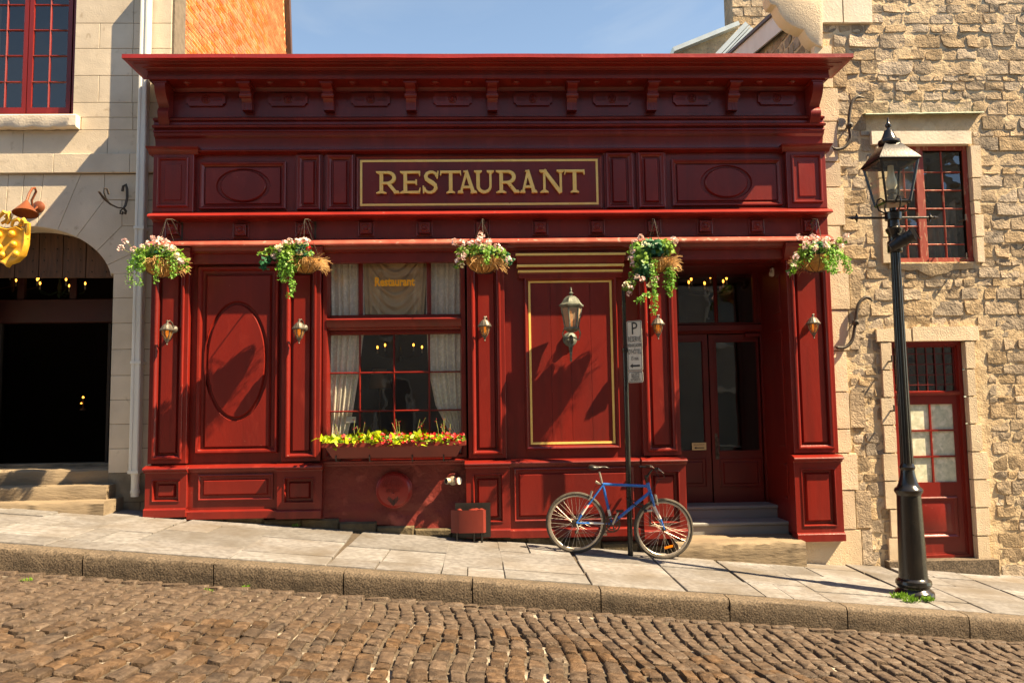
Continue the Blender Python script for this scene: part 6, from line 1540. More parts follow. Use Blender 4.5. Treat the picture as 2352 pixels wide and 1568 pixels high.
q = px(1640, 650, 2.0); chandelier((q.x-.1, 2.0, q.z-.05), 'chandelier of flame bulbs glowing above the restaurant doors', .3, 6, BULB, bulb_r=.016)
q = px(137, 655, 2.2); chandelier((q.x, 2.2, q.z-.05), 'green chandelier with lit bulbs inside the arched entrance', .34, 5, BULB, mt=mat('green_turned_wood', (.02, .06, .03), None))
q = px(30, 650, 2.6); chandelier((q.x, 2.6, q.z), 'chandelier behind the golden shield inside the arched entrance', .34, 4, BULB, mt=WOOD_DARK)
# table lamp in the room
q = px(872, 860, 1.6); o = thing('table_lamp', (q.x, 1.6, .5), 'dim table lamp with brown shade behind the restaurant window', 'lamp')
MB().lathe([(.17, q.z-.2), (.1, q.z+.08)], (q.x, 1.6, 0), 16).build('lamp_shade', mat('brown_shade', (.28, .16, .07), None), o)
MB().lathe([(.08, .5), (.08, .52), (.02, .56), (.02, q.z-.1), (.004, q.z-.1)], (q.x, 1.6, 0), 10).build('lamp_stand', WOOD_DARK, o)
tb = thing('dining_table', (q.x, 1.6, .1), 'dark table carrying the lamp behind the restaurant window', 'table')
MB().cbox(q.x-.5, q.x+.5, 1.25, 1.95, .46, .5, .005).build('tabletop', WOOD_DARK, tb)
for sx in (-.45, .45):
    for sy in (1.3, 1.9): MB().box(q.x+sx-.025, q.x+sx+.025, sy-.025, sy+.025, .1, .46).build('leg', WOOD_DARK, tb)
# small notice on the door, sensor above
nt_ = rc(1589, 1016, 1622, 1033, DY+.02); n_o = MB().box(nt_[0], nt_[1], DY+.014, DY+.017, nt_[2], nt_[3]).build('door_notice', YELLOW, rest_o, d1)
text('Autre porte S.V.P.', .024, SIGN_BLACK, 'notice_print', ((nt_[0]+nt_[1])/2, DY+.0125, nt_[3]-.034), d1, rest_o, squash=.85)
zc_ = nt_[2]+.03; MB().prism([(nt_[0]+.03, zc_), (nt_[0]+.06, zc_+.018), (nt_[0]+.06, zc_+.006), (nt_[1]-.03, zc_+.006), (nt_[1]-.03, zc_-.006), (nt_[0]+.06, zc_-.006), (nt_[0]+.06, zc_-.018)], DY+.0125, DY+.0135, 'y').build('notice_arrow', SIGN_BLACK, rest_o, d1)
q = px(1776, 624, .42); o = thing('security_light', (q.x, .45, q.z), 'white security sensor in the porch beside the rightmost basket', 'sensor')
MB().cbox(q.x-.02, q.x+.09, .39, .49, q.z-.05, q.z+.05, .01).build('sensor_body', SIGN_WHITE, o); MB().lathe([(.03, 0), (.035, .03), (.03, .08)], (q.x-.05, .42, q.z-.03), 10, 'x').build('sensor_head', SIGN_WHITE, o)
MB().box(q.x+.05, q.x+.2, .43, .48, q.z-.02, q.z+.02).build('sensor_mount', SIGN_WHITE, o)

# ================================================================ wall fittings low down
c = px(905, 1125, -.08); Yp = -.07
o = thing('cast_iron_vent', (c.x, Yp, c.z-.2), 'round domed red iron cover with raised lettering under the window box', 'vent cover')
rad = 40/188.
MB().lathe([(rad*1.04, -Yp-.05), (rad*1.04, -Yp+.01), (rad, -Yp+.016), (rad*.97, -Yp+.05), (rad*.85, -Yp+.075), (rad*.5, -Yp+.088), (.002, -Yp+.09)], (c.x, 0, c.z), 40, 'y').build('dome', RED_METAL, o)
yt = Yp-.096
for s, z, sz in (('N.TREAL', .13, .062), ('MONTREAL', .085, .058), ('MONTREAL', .04, .066), ('QUÉBEC', -.015, .056)): text(s, sz, RED_METAL, 'raised_lettering', (c.x-.005, yt+.0+(.014 if z > .1 else .004 if z > .06 else 0), c.z+z), o, o, ext=.006, squash=.8)
for dx, h0, h1 in [(-.105+.0175*k, -.03-.12*(1-abs(-.105+.0175*k)/.11), -.03+(.0 if abs(-.105+.0175*k) > .06 else -.05*(1-abs(-.105+.0175*k)/.06))) for k in range(13)]:
    MB().box(c.x+dx-.005, c.x+dx+.005, yt-.002+abs(dx)*.16, yt+.06, c.z+h0-.03, c.z+h1-.03).build('vent_slot', BLACK_PL, o)
MB().lathe([(.014, .0), (.014, .04), (.005, .045)], (c.x, yt+.02, c.z-.035), 8, 'y').build('key_stud', RED_METAL, o)
# fire hose connection
c = px(1040, 1104, -.16); o = thing('hose_connection', (c.x, -.06, c.z-.06), 'two way metal hose connection stub on the red base wall', 'pipe fitting')
MB().lathe([(.15*.6, .03), (.15*.6, .05), (.075, .055), (.075, .05)], (c.x, 0, c.z), 24, 'y').build('wall_plate', RED_RENDER, o)
MB().lathe([(.045, .04), (.045, .12), (.055, .13), (.05, .16), (.02, .17)], (c.x, 0, c.z), 16, 'y').build('body', BRASS_PIPE, o)
for s in (-1, 1):
    d = Vector((s*.8, -.6, 0)); a = Vector((c.x, -.11, c.z)); b = a+d*.1
    MB().tube([a, a+d*.05, a+d*.055, b], [.03, .032, .038, .038], 16).build('outlet', BRASS_PIPE, o)
    if s > 0: MB().tube([b-d*.03, b-d*.028, b+d*.004, b+d*.006], [.03, .043, .043, .02], 16).build('outlet_cap', SIGN_WHITE, o); MB().tube([b-d*.03, b-d*.012], .0445, 16).build('outlet_band', RED_METAL, o)
    else: MB().tube([b+d*.001, b+d*.002], .03, 14).build('outlet_bore', BLACK_PL, o)
# red metal box on legs
x0, x1, z0, z1 = rc(1036, 1170, 1116, 1222, -.3); zg = pav((x0+x1)/2, -.2)
o = thing('metal_valve_box', ((x0+x1)/2, -.22, zg), 'open topped red metal box on legs at the foot of the wall', 'box')
b_ = MB(); q = [(x0, -.3), (x0+.1, -.36), (x1-.03, -.36), (x1, -.33), (x1, -.1), (x0, -.1)]
n = len(q); b_.v = [(x, y, z0) for x, y in q]+[(x, y, z1) for x, y in q]; b_.f = [(i, (i+1) % n, n+(i+1) % n, n+i) for i in range(n-2)]; b_.m = [0]*(n-2)
b_.f.append(tuple(range(n))); b_.m.append(0); b_.build('box', RED_METAL if 0 else RED_BOX, o)
for x, y in ((x0+.07, -.3), (x1-.14, -.3), (x1-.05, -.28)): MB().tube([(x, y, z0+.01), (x, y, zg-.03)], .014, 8).build('leg', IRON, o)
for x, y, r_ in ((x0+.1, -.24, .03), (x0+.26, -.26, .05), (x0+.3, -.2, .045), (x0+.36, -.25, .04)): MB().lathe([(r_*.5, z0), (r_*.5, z1-.06), (r_, z1-.04), (r_, z1-.005), (r_*.3, z1+.008)], (x, y, 0), 8).build('valve', RED_BOX, o)
hh = rc(1046, 1154, 1127, 1233, -.2)
MB().box(hh[0], hh[1], -.21, -.2, hh[2], hh[3]).build('back_plate', BLACK_PL, o)  # added black sheet imitating the dark hollow behind the box, no real plate
MB().box(hh[0]-.05, hh[1]+.01, -.24, -.235+.1, hh[2]+.02, hh[3]+.02).build('recess', BLACK_ROOM, rest_o) if 0 else None

# ================================================================ parking sign
base = px(1448, 1262, -.42); base.z = pav(base.x, -.42); SY = base.y; zt = px(1443, 662, SY).z
o = thing('sign_post', tuple(base), 'thin black post carrying the white parking sign beside the bicycle', 'sign post')
zm = px(1445, 800, SY).z
MB().tube([(base.x, SY, base.z-.02), (base.x+.0, SY, zm)], .033, 12).build('lower_post', IRON, o)
MB().tube([(base.x+.0, SY, zm-.03), (base.x+.0, SY, zt)], .024, 10).build('upper_post', IRON, o)
MB().lathe([(.04, zm-.05), (.042, zm-.04), (.042, zm), (.03, zm+.01)], (base.x, SY, 0), 12).build('collar', IRON, o)
ang = R(32); ax = Vector((math.cos(ang), -math.sin(ang), 0))
def plate(u0, u1, v0, v1, name, label):
    z1_, z0_ = px(1460, v0, SY).z, px(1460, v1, SY).z; w_ = .19; a = Vector((base.x+.022, SY-.03, 0))
    n_ = Vector((ax.y, -ax.x, 0)); rr_ = .02; pts = []
    for cx_, cz_, t0 in ((w_-rr_, z0_+rr_, -90), (w_-rr_, z1_-rr_, 0), (rr_, z1_-rr_, 90), (rr_, z0_+rr_, 180)):
        for k in range(5): t = R(t0+22.5*k); pts.append((cx_+rr_*math.cos(t), cz_+rr_*math.sin(t)))
    n = len(pts); v = [a+ax*x+Vector((0, 0, z)) for x, z in pts]; v2 = [p-n_*.004 for p in v]
    pl = MB().add([tuple(p) for p in v+v2], [tuple(range(n)), tuple(range(2*n-1, n-1, -1))]+[(i, n+i, n+(i+1) % n, (i+1) % n) for i in range(n)]).build(name, SIGN_WHITE, o, label=label)
    cxm, czm = w_/2, (z0_+z1_)/2
    o1 = [(w_/2+(x-w_/2)*.93, czm+(z-czm)*(1-.014/(z1_-z0_))) for x, z in pts]; o2 = [(w_/2+(x-w_/2)*.88, czm+(z-czm)*(1-.026/(z1_-z0_))) for x, z in pts]
    vv = [tuple(a+ax*x+Vector((0, 0, z))+n_*.0015) for x, z in o1+o2]
    MB().add(vv, [(i, (i+1) % n, n+(i+1) % n, n+i) for i in range(n)]).build('sign_border', SIGN_BLACK, o, pl)
    def wr(s, size, z, sq): text(s, size, SIGN_BLACK, 'sign_print', a+ax*(w_/2)+Vector((0, 0, z))+n_*.002, pl, o, squash=sq, ax=ax)
    return pl, a, n_, w_, z0_, z1_, wr
pl, a, n_, w_, z0_, z1_, wr = plate(1447, 1473, 738, 852, 'sign_plate', 'white parking sign with black letters')
Hs = z1_-z0_
wr('P', .21, z0_+Hs*.73, .8); wr('RÉSERVÉ', .09, z0_+Hs*.58, .48); wr('DÉBARCADÈRE', .058, z0_+Hs*.475, .47); wr("D'HÔTEL", .08, z0_+Hs*.335, .5); wr('15 min.', .07, z0_+Hs*.21, .5)
za_ = z0_+Hs*.1; ar = [(.03, 0), (.065, .028), (.065, .011), (.155, .011), (.155, -.011), (.065, -.011), (.065, -.028)]
MB().add([tuple(a+ax*x+Vector((0, 0, za_+z))+n_*.002) for x, z in ar], [tuple(range(7))]).build('sign_arrow', SIGN_BLACK, o, pl)
pl, a, n_, w_, z0_, z1_, wr = plate(1447, 1471, 853, 879, 'sign_plate', 'small white plate below the parking sign')
Hs = z1_-z0_
for s, k in (('EXCEPTÉ', .64), ('PÉRIODE', .39), ('INTERDITE', .14)): wr(s, .042, z0_+Hs*k, .62)

# ================================================================ bicycle
def bz(x, y): return ((2100+x/2.94)/1.7415, (1800+y/2.94)/1.7415)
g1, g2 = pavp(1325, 1252), pavp(1523, 1271)
BY = SY-.1
def bp(x, y, dy=0.0): u, v = bz(x, y); q = px(u, v, BY+dy); return q
rw, fw = bp(598, 790), bp(1627, 885); RW = .345
for q in (rw, fw): q.z = pav(q.x, BY)+RW+.004
o = thing('bicycle', ((rw.x+fw.x)/2, BY, pav((rw.x+fw.x)/2, BY)), 'blue and white bicycle locked to the black sign post', 'bicycle')
def wheel(c, nm, refl):
    n = 56; ty = MB().tube([(c.x+RW*.965*math.cos(2*math.pi*k/n), BY, c.z+RW*.965*math.sin(2*math.pi*k/n)) for k in range(n)], .02, 8, True).build(nm, RUBBER, o)
    rm_ = MB(); pr = [(RW*.93, -.011), (RW*.93, .011), (RW*.87, .013), (RW*.855, .008), (RW*.855, -.008), (RW*.87, -.013)]
    for a_, y in pr:
        for k in range(n): t = 2*math.pi*k/n; rm_.v.append((c.x+a_*math.cos(t), BY+y, c.z+a_*math.sin(t)))
    for i in range(6):
        for k in range(n): j = (i+1) % 6; rm_.f.append((i*n+k, i*n+(k+1) % n, j*n+(k+1) % n, j*n+k)); rm_.m.append(0)
    rm_.build('rim', ALLOY, o, ty)
    for k in range(36):
        t = 2*math.pi*k/36; s = 1 if k % 2 else -1; t2 = t+(1.25 if (k//2) % 2 else -1.25)
        MB().tube([(c.x+.026*math.cos(t2), BY+s*.028, c.z+.026*math.sin(t2)), (c.x+RW*.86*math.cos(t), BY, c.z+RW*.86*math.sin(t))], .0015, 4).build('spoke', ALLOY, o, ty)
    MB().lathe([(.012, -.055), (.012, -.035), (.027, -.034), (.027, -.026), (.013, -.022), (.013, .022), (.027, .026), (.027, .034), (.012, .035), (.012, .055)], (c.x, BY, c.z), 12, 'y').build('hub', CHAINM, o, ty)
    if refl:
        q = bp(*refl); d = Vector((1, 0, .25)).normalized(); nn = Vector((-.25, 0, 1)).normalized()
        MB().add([tuple(q+d*a_+nn*b_+Vector((0, y, 0))) for y in (-.016, -.004) for a_, b_ in ((-.05, -.012), (.05, -.012), (.05, .012), (-.05, .012))], [(0, 1, 2, 3), (4, 7, 6, 5), (0, 4, 5, 1), (1, 5, 6, 2), (2, 6, 7, 3), (3, 7, 4, 0)]).build('reflector', ORANGE if nm and refl[0] > 1000 else REDREF, o, ty)
wheel(rw, 'wheel', (745, 660)); wheel(fw, 'wheel', (1688, 1133))
st_, ht, hb, bb_ = bp(912, 398), bp(1440, 402), bp(1472, 490), bp(1020, 862)
dz = rw.z-bp(598, 790).z
fr_ = MB()
fr_.tube([st_, ht+Vector((0, 0, -.02))], .017, 10); fr_.tube([bb_, hb], .019, 10); fr_.tube([bb_, st_+Vector((0, 0, .01))], .0165, 10); fr_.tube([ht+Vector((0, 0, .02)), hb+Vector((0, 0, -.01))], .022, 12)
fr_.lathe([(.022, -.036), (.022, .036)], bb_, 12, 'y')
for s in (-1, 1):
    e = rw+Vector((0, s*.06, 0)); m1 = st_.lerp(e, .55); m2 = st_.lerp(e, .78)
    fr_.tube([st_+Vector((0, s*.015, -.015)), m1], .0085, 8); fr_.tube([m2, e], .0085, 8)
    c1, c2 = (bb_+Vector((0, s*.02, 0))).lerp(e, .22), (bb_+Vector((0, s*.02, 0))).lerp(e, .62)
    fr_.tube([bb_+Vector((0, s*.02, 0)), c1], .01, 8); fr_.tube([c2, e], .0095, 8)
fo_ = fr_.build('frame', BLUE, o)
wh = MB()
for s in (-1, 1):
    e = rw+Vector((0, s*.06, 0)); wh.tube([st_.lerp(e, .54), st_.lerp(e, .79)], .009, 8); q = bb_+Vector((0, s*.02, 0)); wh.tube([q.lerp(e, .2), q.lerp(e, .63)], .0098, 8)
wh.tube([bb_.lerp(st_, .14), bb_.lerp(st_, .36)], .0172, 10)
wh.build('white_frame_section', WHITE_FR, o, fo_)
fk = MB(); fkw = MB()
for s in (-1, 1):
    cr = hb+Vector((.01, s*.045, -.05)); k1 = bp(1510, 650)+Vector((0, s*.05, 0)); k2 = bp(1585, 800)+Vector((0, s*.052, 0)); e = fw+Vector((0, s*.055, 0))
    fk.tube([hb+Vector((.004, 0, -.02)), cr, k1], [.016, .015, .013], 8); fkw.tube([k1, k2], [.0135, .011], 8); fk.tube([k2, e], [.011, .008], 8)
fk.build('fork', BLUE, o); fkw.build('fork_stripe', WHITE_FR, o, fo_)
sp = bp(872, 250); MB().tube([st_+Vector((0, 0, -.02)), st_.lerp(sp, .5), sp], .0125, 8).build('seat_post', ALLOY, o)
sd = MB(); rows = []; sA, sB = bp(730, 205), bp(995, 218)
for k in range(13):
    t = k/12; x = sA.x+(sB.x-sA.x)*t; w_ = [.02, .06, .075, .078, .074, .062, .046, .034, .027, .024, .022, .019, .006][k]; zt_ = sA.z+[.0, .03, .038, .036, .03, .024, .02, .018, .018, .018, .014, .006, -.006][k]; zb_2 = zt_-[.01, .045, .065, .07, .066, .055, .042, .034, .03, .028, .026, .022, .006][k]
    rows.append([(x, BY+w_*math.cos(a_), (zt_+zb_2)/2+(zt_-zb_2)/2*math.sin(a_)) for a_ in [2*math.pi*j/12 for j in range(12)]])
for r_ in rows: sd.v += r_
for i in range(12):
    for j in range(12): sd.f.append((i*12+j, i*12+(j+1) % 12, (i+1)*12+(j+1) % 12, (i+1)*12+j)); sd.m.append(0)
sd.f += [tuple(range(12)), tuple(range(155, 143, -1))]; sd.m += [0, 0]
sd.build('saddle', BLACK_PL, o, sharp=70)
s0, s1 = bp(1430, 370), bp(1500, 215)
MB().tube([ht+Vector((0, 0, -.01)), s0, bp(1418, 290)], .015, 8).build('stem_riser', IRON, o); MB().tube([bp(1432, 320), bp(1470, 260), s1], .013, 8).build('stem', IRON, o)
hbm = MB().tube([s1+Vector((-.1, .26, .01)), s1+Vector((-.03, .2, .005)), s1, s1+Vector((.0, -.12, .0)), s1+Vector((.01, -.2, .01)), s1+Vector((-.0, -.27, .02))], .0125, 8).build('handlebar', IRON, o)
for s in (-1, 1):
    e = s1+Vector((0, s*.26, .015)); MB().tube([e+Vector((-.02, s*.02, 0)), e+Vector((.01, -s*.08, 0))], .017, 8).build('grip', BLACK_PL, o, hbm)
    MB().tube([e+Vector((.02, -s*.1, 0)), e+Vector((.06, -s*.06, -.03)), e+Vector((.075, s*.0, -.05))], [.012, .008, .006], 6).build('brake_lever', ALLOY, o, hbm)
def cable(p): MB().tube(p, .003, 5).build('cable', BLACK_PL, o)
cable([s1+Vector((.05, -.18, 0)), s1+Vector((.12, -.1, -.1)), bp(1560, 350), bp(1530, 440), bp(1500, 490)]); cable([s1+Vector((.05, .1, 0)), s1+Vector((.09, .05, -.14)), bp(1525, 420), bp(1480, 470)]); cable([s1+Vector((.04, 0, -.02)), bp(1590, 280), bp(1540, 300), s1+Vector((.02, 0, -.06))])
cable([st_+Vector((0, -.02, 0)), bp(830, 420), bp(805, 490)])
for q, d in ((bp(790, 520), (-.05, -.06)), (bp(1535, 560), (.02, -.08))):
    br = MB()
    for s in (-1, 1): br.tube([q+Vector((0, s*.035, .04)), q+Vector((d[0]*.6, s*.035, d[1]*.6)), q+Vector((d[0], s*.03, d[1]))], .009, 6)
    br.tube([q+Vector((0, -.04, .04)), q+Vector((0, .04, .04))], .005, 6); br.build('brake', ALLOY, o)
rk = bp(860, 385); MB().tube([st_+Vector((-.02, 0, .0)), rk, bp(828, 368)], [.008, .016, .016], 6).build('quick_release', ALLOY, o)
n = 40; cg = MB(); y = -.045
for a_, b_ in ((.052, .062), (.078, .094)):
    for k in range(n): t = 2*math.pi*k/n; bq = b_+(.004 if k % 2 else 0); cg.v += [(bb_.x+a_*math.cos(t), BY+y, bb_.z+a_*math.sin(t)), (bb_.x+bq*math.cos(t), BY+y, bb_.z+bq*math.sin(t))]
for r_ in range(2):
    for k in range(n): a_ = r_*2*n+2*k; b_ = r_*2*n+2*((k+1) % n); cg.f.append((a_, a_+1, b_+1, b_)); cg.m.append(0)
for k in range(5): t = 2*math.pi*k/5; cg.tube([(bb_.x, BY+y, bb_.z), (bb_.x+.085*math.cos(t), BY+y, bb_.z+.085*math.sin(t))], .008, 6)
cg.build('chainring', CHAINM, o)
pd1 = bp(1095, 700); pd2 = bp(935, 1000)
for pd, s in ((pd1, -1), (pd2, 1)):
    cr_ = MB().tube([bb_+Vector((0, s*.06, 0)), pd+Vector((0, s*.07, 0))], [.013, .01], 8).build('crank_arm', ALLOY, o)
    q = pd+Vector((0, s*.11, 0)); MB().box(q.x-.04, q.x+.04, q.y-.04, q.y+.04, q.z-.012, q.z+.012).build('pedal', BLACK_PL if s < 0 else ALLOY, o, cr_)
MB().tube([rw+Vector((0, -.05, .04)), bb_+Vector((0, -.045, .092))], .004, 5).build('chain', CHAINM, o); dr_ = bp(600, 965); dr_.y = BY-.05
MB().tube([bb_+Vector((0, -.045, -.092)), dr_], .004, 5).build('chain', CHAINM, o)
MB().lathe([(.03, .03), (.045, .033), (.05, .038), (.04, .045), (.02, .05)], (rw.x, BY, rw.z), 20, 'y').build('cassette', CHAINM, o)
dm = MB().tube([rw+Vector((0, -.06, -.01)), rw+Vector((.02, -.065, -.07)), dr_], .01, 6).build('derailleur', ALLOY, o)
MB().lathe([(.02, -.006), (.022, 0), (.02, .006)], dr_+Vector((0, 0, .012)), 12, 'y').build('jockey_wheel', CHAINM, o, dm)
# lock
lk = thing('bike_lock', tuple(bp(1400, 700)), 'black cable lock looped between the bicycle frame and the post', 'lock')
pts = [bp(1450, 710, -.03), bp(1390, 695, -.06), bp(1290, 640, -.05), bp(1200, 575, .0), bp(1190, 570, .08), bp(1290, 600, .17), bp(1400, 650, .1), bp(1440, 700, .02)]
MB().tube(pts, .008, 6).build('cable', BLACK_PL, lk); MB().tube([bp(1400, 715, -.05), bp(1430, 714, -.05)], .017, 8).build('lock_barrel', BLACK_PL, lk); MB().tube([bp(1432, 712, -.05), bp(1495, 708, -.05)], .015, 8).build('lock_sleeve', ALLOY, lk)

# ================================================================ street lamp
lb = pavp(2100, 1366); LYY = lb.y
o = thing('street_lamp', tuple(lb), 'black iron street lamp with glass lantern standing at the kerb', 'street lamp')
def lz(v, u=2070): return px(u, v, LYY).z
lx = lb.x; zb = lb.z
def lat(prof, nm, n=28): return MB().lathe(prof, (lx, LYY, 0), n).build(nm, IRON, o)
z1 = lz(1334); lat([(0.197, zb-.06), (0.197, zb+.03), (0.189, zb+.045), (0.168, zb+.06), (0.155, zb+.075), (0.155, zb+.09), (0.168, zb+.1), (0.178, zb+.125), (0.172, zb+.155), (0.151, zb+.17), (0.143, zb+.18)], 'base')
zs1 = lz(1136); lat([(0.144, zb+.17), (0.139, zb+.22), (0.119, zs1)], 'lower_shaft')
lat([(0.119, zs1-.005), (0.126, zs1+.01), (0.139, zs1+.03), (0.143, zs1+.05), (0.134, zs1+.07), (0.113, zs1+.085), (0.097, zs1+.12), (0.076, zs1+.2), (0.069, zs1+.26), (0.077, zs1+.275), (0.080, zs1+.29), (0.071, zs1+.31), (0.066, zs1+.33)], 'shaft_collar')
zt_ = lz(572); fm_ = MB(); n = 32
pr = [(0.067, zs1+.32), (0.064, zs1+.5), (0.050, zt_-.1), (0.049, zt_)]
for a_, h in pr:
    for k in range(n): t = 2*math.pi*k/n; q = a_*(1-(.1 if k % 4 in (1,) else 0)); fm_.v.append((lx+q*math.cos(t), LYY+q*math.sin(t), h))
for i in range(3):
    for k in range(n): fm_.f.append((i*n+k, i*n+(k+1) % n, (i+1)*n+(k+1) % n, (i+1)*n+k)); fm_.m.append(0)
fm_.build('fluted_shaft', IRON, o, sharp=40)
zl_ = lz(478)
lat([(.058, zt_-.01), (.07, zt_), (.072, zt_+.03), (.06, zt_+.05), (.062, zt_+.16), (.085, zt_+.2), (.088, zt_+.22), (.065, zt_+.24), (.06, lz(507)), (.085, lz(505)), (.088, lz(490)), (.06, lz(487)), (.035, lz(484)), (.035, zl_)], 'neck')
zbar = lz(500)
br = MB().tube([(lx-.44, LYY, zbar), (lx+.44, LYY, zbar)], .014, 8).build('ladder_bar', IRON, o)
for s in (-1, 1):
    MB().lathe([(.004, s*.5), (.02, s*.45), (.012, s*.43), (.03, s*.41), (.03, s*.4), (.014, s*.39)], (lx, LYY, zbar), 8, 'x').build('bar_finial', IRON, o, br)
    MB().tube([(lx+s*.405, LYY, zbar-.05), (lx+s*.4, LYY, zbar), (lx+s*.405, LYY, zbar+.05)], [.006, .013, .006], 6).build('bar_finial', IRON, o, br)
for k in range(4):
    t = math.pi/2*k; d = Vector((math.cos(t), math.sin(t), 0)); cz_ = lz(487); pts = []
    c0 = Vector((lx, LYY, 0))
    for q, h in ((.04, 0.0), (.1, -.01), (.155, .02), (.18, .08), (.165, .13), (.13, .15), (.1, .135), (.095, .11), (.115, .1)): pts.append(c0+d*q+Vector((0, 0, cz_+h)))
    MB().tube(pts, .0095, 6).build('scroll', IRON, o)
# lantern
za, zc2 = lz(468), lz(378); ha, hb_ = .128, .2
def sqr(h, z): return [Vector((lx+sx*h, LYY+sy*h, z)) for sx, sy in ((-1, -1), (1, -1), (1, 1), (-1, 1))]
A_, B_ = sqr(ha, za), sqr(hb_, zc2)
for k in range(4):
    j = (k+1) % 4
    MB().add([tuple(v) for v in (A_[k], A_[j], B_[j], B_[k])], [(0, 1, 2, 3)]).build('lantern_pane', GLASS_CLEAR, o)
    MB().tube([A_[k], B_[k]], .016, 4).build('lantern_bar', IRON, o)
    MB().tube([A_[k], A_[j]], .016, 4).build('lantern_rail', IRON, o); MB().tube([B_[k], B_[j]], .018, 4).build('lantern_rail', IRON, o)
MB().box(lx-ha, lx+ha, LYY-ha, LYY+ha, za-.018, za-.004).build('lantern_floor', IRON, o)
ztop = lz(333)
rq = [sqr(hb_+.028, zc2+.012), sqr(hb_+.024, zc2+.026), sqr(.085, ztop)]
rm_ = MB(); rm_.v = [tuple(v) for q in rq for v in q]; rm_.f = [(i*4+k, i*4+(k+1) % 4, i*4+4+(k+1) % 4, i*4+4+k) for i in range(2) for k in range(4)]; rm_.m = [0]*8
rm_.build('lantern_roof', IRON, o, sharp=20)
lat([(.085, ztop-.01), (.11, ztop), (.118, ztop+.02), (.112, ztop+.045), (.085, ztop+.06), (.07, ztop+.09), (.05, ztop+.14), (.045, ztop+.16), (.02, ztop+.17), (.018, ztop+.19), (.03, ztop+.205), (.032, ztop+.225), (.015, ztop+.25), (.01, ztop+.29), (.004, ztop+.31)], 'lantern_crown')
MB().lathe([(.045, za), (.05, za+.06), (.04, za+.1), (.055, za+.11), (.055, za+.15), (.02, za+.155)], (lx, LYY, 0), 14).build('burner', BLACK_PL, o)
MB().lathe([(.035, za+.155), (.058, za+.2), (.055, za+.25), (.035, za+.33), (.03, za+.42), (.01, za+.425)], (lx, LYY, 0), 16).build('chimney_globe', mat('milky_glass', (.75, .7, .58), None, 8, .2), o)
q = px(2052, 563, LYY-.05); sp_ = MB().tube([q+Vector((-.03, 0, -.03)), q+Vector((.06, -.05, .03)), q+Vector((.14, -.09, .075)), q+Vector((.16, -.1, .085))], [.05, .065, .07, .085], 14).build('spotlight', BLACK_PL, o)
for k in range(4): t = .35+.15*k; e = q+Vector((.16*t*1.5, -.1*t*1.5, .085*t*1.5)); MB().tube([e, e+Vector((.008, -.005, .004))], .082, 14).build('cooling_fin', BLACK_PL, o, sp_)
MB().lathe([(.072, lz(580)), (.078, lz(578)), (.078, lz(556)), (.072, lz(554))], (lx, LYY, 0), 20).build('spotlight_clamp', IRON, o)
# weeds at its foot
def weed(p, n, rad, size, label, seed, mt=LEAF_MID, group='weeds growing between the stones'):
    r = random.Random(seed); p = Vector(p); b = MB()
    for _ in range(n):
        a_ = r.uniform(0, 2*math.pi); d = r.random()**.6*rad; s = p+Vector((math.cos(a_)*d, math.sin(a_)*d*.5, 0)); s.z += 0
        up = Vector((r.gauss(0, .5), r.gauss(0, .5)-.2, 1)).normalized(); nn = Vector((r.gauss(0, 1), r.gauss(0, 1), .6)).normalized(); nn = (nn-up*nn.dot(up)).normalized(); L = size*r.uniform(.6, 1.3)
        leaf_at(b, s+up*r.uniform(0, size*.6), nn, (up+rv_(r)*.5).normalized(), L, L*.42, 0, .2, 6)
    ob = b.build('weed', mt, sharp=180); ob['label'] = label; ob['category'] = 'weed'; ob['group'] = group; return ob
for u, v, n, rad, l, s in ((2068, 1372, 90, .1, 'leafy green weed at the left front of the lamp post base', 1), (2092, 1381, 60, .09, 'low green weed at the front of the lamp post base', 2), (2128, 1380, 70, .07, 'green weed tuft at the right front of the lamp post base', 3)):
    q = pavp(u, v); weed((q.x, q.y-.02, q.z), n, rad, .045, l, s)
for X, Yw, n, rad, l, s in ((xat(566, 1340, KERB_Y-.03), KERB_Y-.04, 30, .04, 'round green weed in the gutter against the kerb', 5), (xat(60, 1328, -2.75), -2.75, 26, .06, 'green weed among the cobbles at the far left', 6), (xat(476, 1340, -2.7), -2.66, 18, .04, 'small weed tuft among the cobbles near the kerb', 7), (px(678, 1206, -.12).x, -.13, 24, .06, 'small weed where the pavement meets the foundation', 8)):
    z = pav(X, Yw) if Yw > KERB_Y else road_z(X, Yw)-.015
    weed((X, Yw, z), n, rad, .03, l, s)

# ================================================================ fittings on the left house
c = px(26, 560, -.25); o = thing('gilded_shield', (c.x, -.2, c.z-.3), 'gilded shield with round bosses hanging over the arched entrance', 'shield')
def sx(u): return px(u, 560, -.25).x
def sz_(v): return px(20, v, -.25).z
pts = [(62, 520), (61, 560), (55, 585), (40, 600), (22, 606), (17, 613), (10, 606), (-8, 600), (-24, 585), (-30, 560), (-31, 520), (-20, 525), (-8, 518), (16, 524), (38, 518), (50, 525)]
pw = [(sx(u), sz_(v)) for u, v in pts]; i1 = inset(pw, .02); i2 = inset(pw, .045); n = len(pw)
v = [(x, -.18, z) for x, z in pw]+[(x, -.25, z) for x, z in pw]+[(x, -.275, z) for x, z in i1]+[(x, -.262, z) for x, z in i2]
MB().add(v, [(k*n+j, k*n+(j+1) % n, (k+1)*n+(j+1) % n, (k+1)*n+j) for k in range(3) for j in range(n)]+[tuple(range(3*n, 4*n)), tuple(range(n-1, -1, -1))]).build('shield_plate', GILT, o, sharp=45)
for u, v in ((28, 538), (-2, 540), (33, 562), (1, 568), (39, 584), (8, 586), (-22, 560)): MB().ball((sx(u), -.268, sz_(v)), .042, 14).build('boss', GILT, o)
